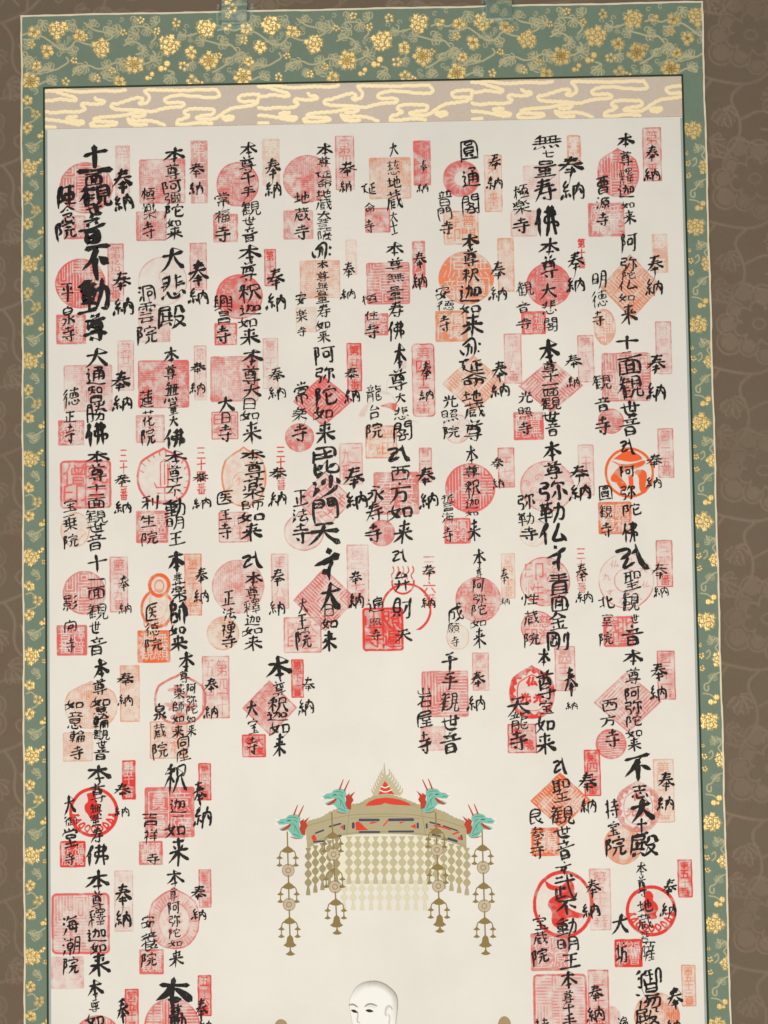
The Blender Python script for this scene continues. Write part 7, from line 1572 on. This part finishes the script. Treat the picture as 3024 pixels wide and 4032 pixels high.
shape_part('roof_lines', KHAKI_D, canopy, ribs=[([(286,520),(400,488),(520,455),(640,440),(830,436),(1010,440),(1140,462),(1270,490),(1395,535)], 5), ([(286,660),(420,598),(560,572),(830,560),(1090,575),(1250,605),(1400,668)], 5),
    ([(585,380),(575,470),(560,585)], 5), ([(1085,382),(1100,480),(1118,590)], 5), ([(640,372),(760,352),(830,346),(930,352),(1050,376)], 4), ([(590,470),(830,452),(1080,470)], 4)], d=LAY + .035)
# bead curtains
def curtain(name, mat, cols, rows, x0, dx, y0, slope, dy, bw, bh, d, tail=True):
    P = []
    for i in range(cols):
        x = x0 + dx * i; ys0 = y0 + slope * i
        P.append([(x - bw * .42, ys0 - bh * .9), (x + bw * .42, ys0 - bh * .9), (x + 5, ys0 - bh * .35), (x - 5, ys0 - bh * .35)])
        for r in range(rows):
            y = ys0 + dy * r
            P.append([(x - bw * .53, y), (x - bw * .40, y - bh * .2), (x - bw * .07, y - bh * .49), (x + bw * .07, y - bh * .49), (x + bw * .40, y - bh * .2), (x + bw * .53, y), (x + bw * .40, y + bh * .2), (x + bw * .07, y + bh * .49), (x - bw * .07, y + bh * .49), (x - bw * .40, y + bh * .2)])
        if tail:
            y = ys0 + dy * rows
            P.append([(x - 6, y - bh * .6), (x + 6, y - bh * .6), (x + bw * .30, y + bh * .1), (x + bw * .30, y + bh * .42), (x - bw * .30, y + bh * .42), (x - bw * .30, y + bh * .1)])
    return shape_part(name, mat, canopy, P, d=d)
shape_part('curtain_ground', PALE, canopy, [[(290,690),(420,625),(560,592),(830,580),(1090,592),(1250,628),(1400,690),(1390,930),(1250,900),(1120,885),(830,880),(545,885),(420,900),(295,940)]], d=LAY - .03)
curtain('bead_curtain', FAINT, 10, 2, 545, 63, 965, 0, 62, 52, 62, LAY + .0)
curtain('bead_curtain', KHAKI_L, 9, 4, 578, 62.5, 655, 0, 62, 56, 66, LAY + .015)
curtain('bead_curtain', KHAKI_D, 5, 4, 292, 50, 735, -18, 62, 50, 64, LAY + .02)
curtain('bead_curtain', KHAKI, 6, 4, 1136, 54, 660, 15, 62, 52, 64, LAY + .02)
# pendants
def pendant(pts, top, seq, shift):
    """A cord with canopied bells and rosettes; seq lists (kind, y)."""
    ys = [y for _, y in seq]; y_end = ys[-1]
    X = lambda y: pts[0] + (pts[1] - pts[0]) * (y - top) / (y_end - top)
    polys, ribs, rings = [], [([(X(top), top), (X(y_end), y_end)], 9)], []
    for kd, y in seq:
        x = X(y)
        if kd == 'u':
            polys.append([(x - 44, y + 12), (x - 30, y - 8), (x - 8, y - 22), (x, y - 38), (x + 8, y - 22), (x + 30, y - 8), (x + 44, y + 12), (x + 14, y + 22), (x - 14, y + 22)])
            for s in (-1, 1):
                ribs.append(([(x + s * 34, y + 2), (x + s * 54, y + 18), (x + s * 56, y + 60), (x + s * 58, y + 104)], 7))
                for yy in (50, 102):
                    polys.append([(x + s * 57 - 24, y + yy + 10), (x + s * 57 - 8, y + yy - 2), (x + s * 57, y + yy - 16), (x + s * 57 + 8, y + yy - 2), (x + s * 57 + 24, y + yy + 10), (x + s * 57, y + yy + 18)])
        elif kd == 'd': rings.append((x, y))
        elif kd == 'b': polys.append([(x - 46, y + 26), (x - 26, y + 8), (x - 20, y - 30), (x, y - 50), (x + 20, y - 30), (x + 26, y + 8), (x + 46, y + 26), (x + 20, y + 40), (x - 20, y + 40)])
        elif kd == 't': polys.append([(x - 34, y + 8), (x - 10, y - 8), (x, y - 34), (x + 10, y - 8), (x + 34, y + 8), (x + 12, y + 18), (x - 12, y + 18)])
    o = shape_part('bell_pendant', BRONZE, canopy, polys, ribs, d=LAY + .07)
    tt = np.linspace(0, 2 * math.pi, 20)
    for (x, y) in rings:
        c = cp(x, y); p = Poly()
        for k in range(14):
            a = 2 * math.pi * k / 14
            p.disc(c[0] + 33 * CS * math.cos(a), c[1] + 33 * CS * math.sin(a), 11 * CS, 11 * CS, LAY + .100 + .0015 * (k % 2), 10)
        p.disc(c[0], c[1], 33 * CS, 33 * CS, LAY + .115)
        n0 = len(p.f)
        for r, wd in ((17, 5), (43, 3.5)):
            p.ribbon(np.stack([c[0] + r * CS * np.cos(tt), c[1] + r * CS * np.sin(tt)], 1), wd * CS, LAY + .13, cap=False)
        me = p.mesh('rosette')
        ro = link('rosette', me, ROSE, canopy)
        me.materials.append(BRONZE)
        for f in list(me.polygons)[n0:]: f.material_index = 1
pendant((143, 168), 565, [('u',690),('d',835),('u',945),('d',1075),('u',1190),('b',1335),('t',1415)], 0)
pendant((456, 496), 430, [('u',590),('d',722),('u',840),('d',950),('u',1060),('b',1195),('t',1268)], 0)
pendant((1188, 1217), 430, [('u',560),('d',690),('u',812),('d',945),('u',1055),('b',1190),('t',1255)], 0)
pendant((1514, 1537), 555, [('u',678),('d',815),('u',945),('d',1085),('u',1190),('b',1335),('t',1410)], 0)
# dragon heads
def dragon(tf):
    T = lambda P: [tf(*q) for q in P]
    h = shape_part('dragon_head', TEAL, canopy, [T([(72,492),(98,474),(132,470),(148,450),(176,442),(205,440),(232,455),(236,480),(226,500),(232,535),(250,570),(262,590),(246,612),(210,612),(186,600),(168,572),(150,552),(100,557),(84,546),(112,530),(158,514),(164,504),(120,512),(84,512)])], d=LAY + .06)
    shape_part('scale_lines', DTEAL, canopy, [], [(T([(150,462),(190,458),(215,470)]), (3, 5, 3)), (T([(175,500),(200,520),(195,560)]), (3, 5, 3)), (T([(200,520),(215,555),(230,585)]), (3, 5, 3)), (T([(180,575),(205,585),(232,600)]), (3, 6, 3)), (T([(88,500),(105,496),(120,500)]), (3, 5, 3)), (T([(186,480),(205,486),(212,500)]), (3, 6, 3))], d=LAY + .085)
    shape_part('mane', MAROON, canopy, [T([(230,492),(262,470),(258,488),(300,458),(276,496),(288,520),(272,546),(270,588),(244,582),(228,545),(236,520)])],
        [(T([(190,442),(204,405),(216,374)]), (12, 9, 4)), (T([(224,452),(242,412),(258,378)]), (12, 9, 4)), (T([(168,600),(200,612),(240,612)]), (4, 6, 2))], d=LAY + .075)
    shape_part('mouth', MAROON, canopy, [T([(98,550),(128,530),(164,504),(172,514),(152,540),(112,557)])], d=LAY + .08)
    shape_part('eye', BLUE, canopy, [], [(T([(142,486),(156,480),(170,486)]), (4, 8, 3))], d=LAY + .08)
    shape_part('whisker', WHITE, canopy, [], [(T([(84,480),(66,476),(56,466)]), (7, 5, 2)), (T([(86,548),(96,562),(120,560)]), (5, 4, 2)), (T([(60,500),(68,512),(80,510)]), (6, 5, 2))], d=LAY + .085)
dragon(lambda x, y: (x, y))
dragon(lambda x, y: (x + 322, y - 180))
dragon(lambda x, y: (1675 - x - 322, y - 184))
dragon(lambda x, y: (1675 - x, y - 6))

# the painted figure below the canopy
def build_monk():
    f = 1.784 * 250 / 1659                     # the enlarged study to canopy units
    g = lambda x, y: ((x * 250 / 1659 + 300) * 1.784, (y * 250 / 1659 + 880) * 1.784)
    outline = [(225,1100),(200,1000),(185,900),(175,800),(170,700),(200,580),(260,450),(340,330),(440,240),(560,185),(700,155),(850,145),(1000,180),(1130,240),(1260,340),(1360,440),(1410,540),(1430,640),(1435,760),(1425,900),(1405,1040),(1385,1200),(1370,1500),(1300,1900),(400,1900),(300,1500),(250,1250)]
    P = [cp(*g(*q)) for q in outline]
    P = smooth_line(np.array(P + P[:1]), 2)
    x0, y0 = P.min(0) - 1.5; x1, y1 = P.max(0) + 1.5
    xs = np.arange(x0, x1, .45); ys = np.arange(y0, min(y1, 1040), .45)
    X, Y = np.meshgrid(xs, ys)
    sd = poly_sdf(X, Y, P)
    me = grid_mesh('painted_monk', xs, ys, D_PAP + .10, {'ink': np.clip(1 - sstep(sd, -.4, .3), 0, 1)}, (sd[:-1, :-1] < .3))
    monk = link('painted_monk', me, mat_stamp_white(), scroll)
    monk['label'] = 'painted shaven-headed monk in pale grey and white'
    c = np.array(cp(*g(800, 700)))
    ang = np.arctan2(Y - c[1], X - c[0])
    edge = (1 - sstep(-sd, 0, 7.5)) * np.clip(np.cos(ang + 1.05) * .8 + .30, .03, 1) * sstep(-sd, -.4, .5)
    edge = edge * .42 + (1 - sstep(np.abs(sd), .2, .7)) * .45 * np.clip(np.cos(ang + .6) * .5 + .6, .25, 1)
    def soft(Pq, w):
        return 1 - sstep(seg_dist(X, Y, smooth_line(np.array([cp(*g(*q)) for q in Pq]), 2)), w * .2, w)
    wash = edge
    for Pq, w, v in (([(1130,1040),(1110,900),(1150,800),(1240,790),(1290,880)], 1.3, .35), ([(1200,1020),(1230,1100),(1210,1250)], 1.2, .3), ([(390,960),(400,1060),(370,1200),(440,1230)], 1.0, .4),
                     ([(590,810),(680,800),(760,810),(840,830)], .9, .18), ([(1100,1000),(1150,860),(1200,820)], 1.6, .22)):
        wash = np.maximum(wash, soft(Pq, w) * v)
    kp = (wash[:-1, :-1] + wash[1:, 1:]) > .03
    me = grid_mesh('shading_wash', xs, ys, D_PAP + .16, {'ink': wash}, kp)
    link('shading_wash', me, INK['grey'], monk)
    brow = mat_paint('grey_brow_paint', (150, 146, 134)); eye = mat_paint('dark_eye_paint', (52, 46, 40))
    def rb(name, mat, L):
        p = Poly()
        for Pq, w in L:
            Q = smooth_line(np.array([cp(*g(*q)) for q in Pq]), 2)
            p.ribbon(Q, np.interp(np.linspace(0, 1, len(Q)), np.linspace(0, 1, len(w)), w) * f * CS, D_PAP + .22)
        link(name, p.mesh(name), mat, monk)
    rb('eyebrow', brow, [([(170,770),(270,750),(340,790),(400,835)], (30, 48, 40, 10))])
    rb('eyebrow', brow, [([(570,820),(650,745),(780,745),(910,805)], (14, 40, 44, 8))])
    rb('eye', eye, [([(225,905),(300,930),(390,965)], (14, 80, 10))])
    rb('eye', eye, [([(600,910),(690,920),(800,935)], (8, 86, 8))])
    # round chair-back finials either side
    for (x, y) in ((1052, 3985), (1972, 3985)):
        pass
    p = [(60,1912),(75,1885),(105,1874),(135,1888),(150,1912),(170,2100),(40,2100)]
    shape_part('painted_finial', mat_paint('tan_paint', (160, 138, 104)), scroll, [p], d=LAY, smooth=2)
    shape_part('painted_finial', bpy.data.materials['tan_paint'], scroll, [[(1618,1912),(1632,1870),(1665,1850),(1700,1870),(1715,1912),(1720,2100),(1610,2100)]], d=LAY, smooth=2)
def mat_stamp_white():
    k = NT('white_face_paint')
    a = k.attr('ink'); n = k.noise(80.0, 3.0, 0.6)
    c = k.mix(n, lin(232, 231, 227), lin(227, 226, 221))
    p = k.principled(c, .8, 0, None, .15)
    tr = k.n('ShaderNodeBsdfTransparent'); mx = k.n('ShaderNodeMixShader')
    k.l(k.math('MULTIPLY', a, .92), mx.inputs[0]); k.l(tr.outputs[0], mx.inputs[1]); k.l(p, mx.inputs[2])
    return k.done(mx.outputs[0])
build_monk()

# ------------------------------------------------------------------ the two ribbons taped over the top edge
def ribbon_strap(x0, x1, y1, label, seed, gold):
    t = thing('brocade_ribbon', label, 'ribbon', 'ribbons hanging over the top edge of the scroll')
    xs = np.arange(x0, x1 + .01, .5); ys = np.arange(-70.0, y1 + .01, .5)
    F = Field(xs, ys)
    rng = random.Random(seed)
    xc = (x0 + x1) / 2
    if gold:
        F.flower(xc - 2, -3, 6.2, 'spray', 1.0, 'gold', .4); F.flower(xc - 6, 4.5, 3.2, 'plum', .9, 'gold')
        F.flower(xc - 6, -12, 5, 'twin', .9, 'gold')
    for i in range(8):
        F.flower(xc + rng.uniform(-9, 9), rng.uniform(-40, y1 - 2), 6, 'leaf', .85, 'thread', rng.uniform(0, 6))
    # lies against the wall above, rises over the scroll edge
    lift = 1.3 + (D_FAB + .9 - 1.3) * sstep(F.Y, -9, -1.5) + .25 * np.sin(F.X * .4 + seed) * .4
    co_d = lift + .1 * F.gold
    me = grid_mesh('ribbon_cloth', xs, ys, 0.0, {'gold': F.gold, 'thread': F.thread}, lift=co_d)
    o = link('ribbon_cloth', me, M_GREEN, t)
    so = o.modifiers.new('thickness', 'SOLIDIFY'); so.thickness = .0012; so.offset = -1
    # strip of clear tape pressed over ribbon and edge, lifting where it bridges
    tx = np.arange(x0 - 4.5, x1 + 6.5, 1.0); ty = np.arange(-9.0, y1 + 9 + .01, 1.0)
    X, Y = np.meshgrid(tx, ty)
    on = sstep(X, x0 - 2.4, x0 + .2) * (1 - sstep(X, x1 - .2, x1 + 2.6)) * (1 - sstep(Y, y1 - .2, y1 + 2.6))
    edge = sstep(Y, -3.5, -.5)
    dd = .5 + (D_FAB + .4) * edge + 1.5 * on + .5 * vnoise(X, Y, 9, np.random.default_rng(seed))
    me = grid_mesh('clear_tape', tx, ty, 0.0, {}, lift=dd)
    me.polygons.foreach_set('use_smooth', np.ones(len(me.polygons), bool)); link('clear_tape', me, M_TAPE, t)
ribbon_strap(197.6, 223.4, 11.5, 'green brocade ribbon under clear tape, with a gold blossom just above the scroll edge', 2, True)
ribbon_strap(457.6, 484.0, 12.9, 'green brocade ribbon under clear tape that shows only pale woven leaves and no gold', 5, False)
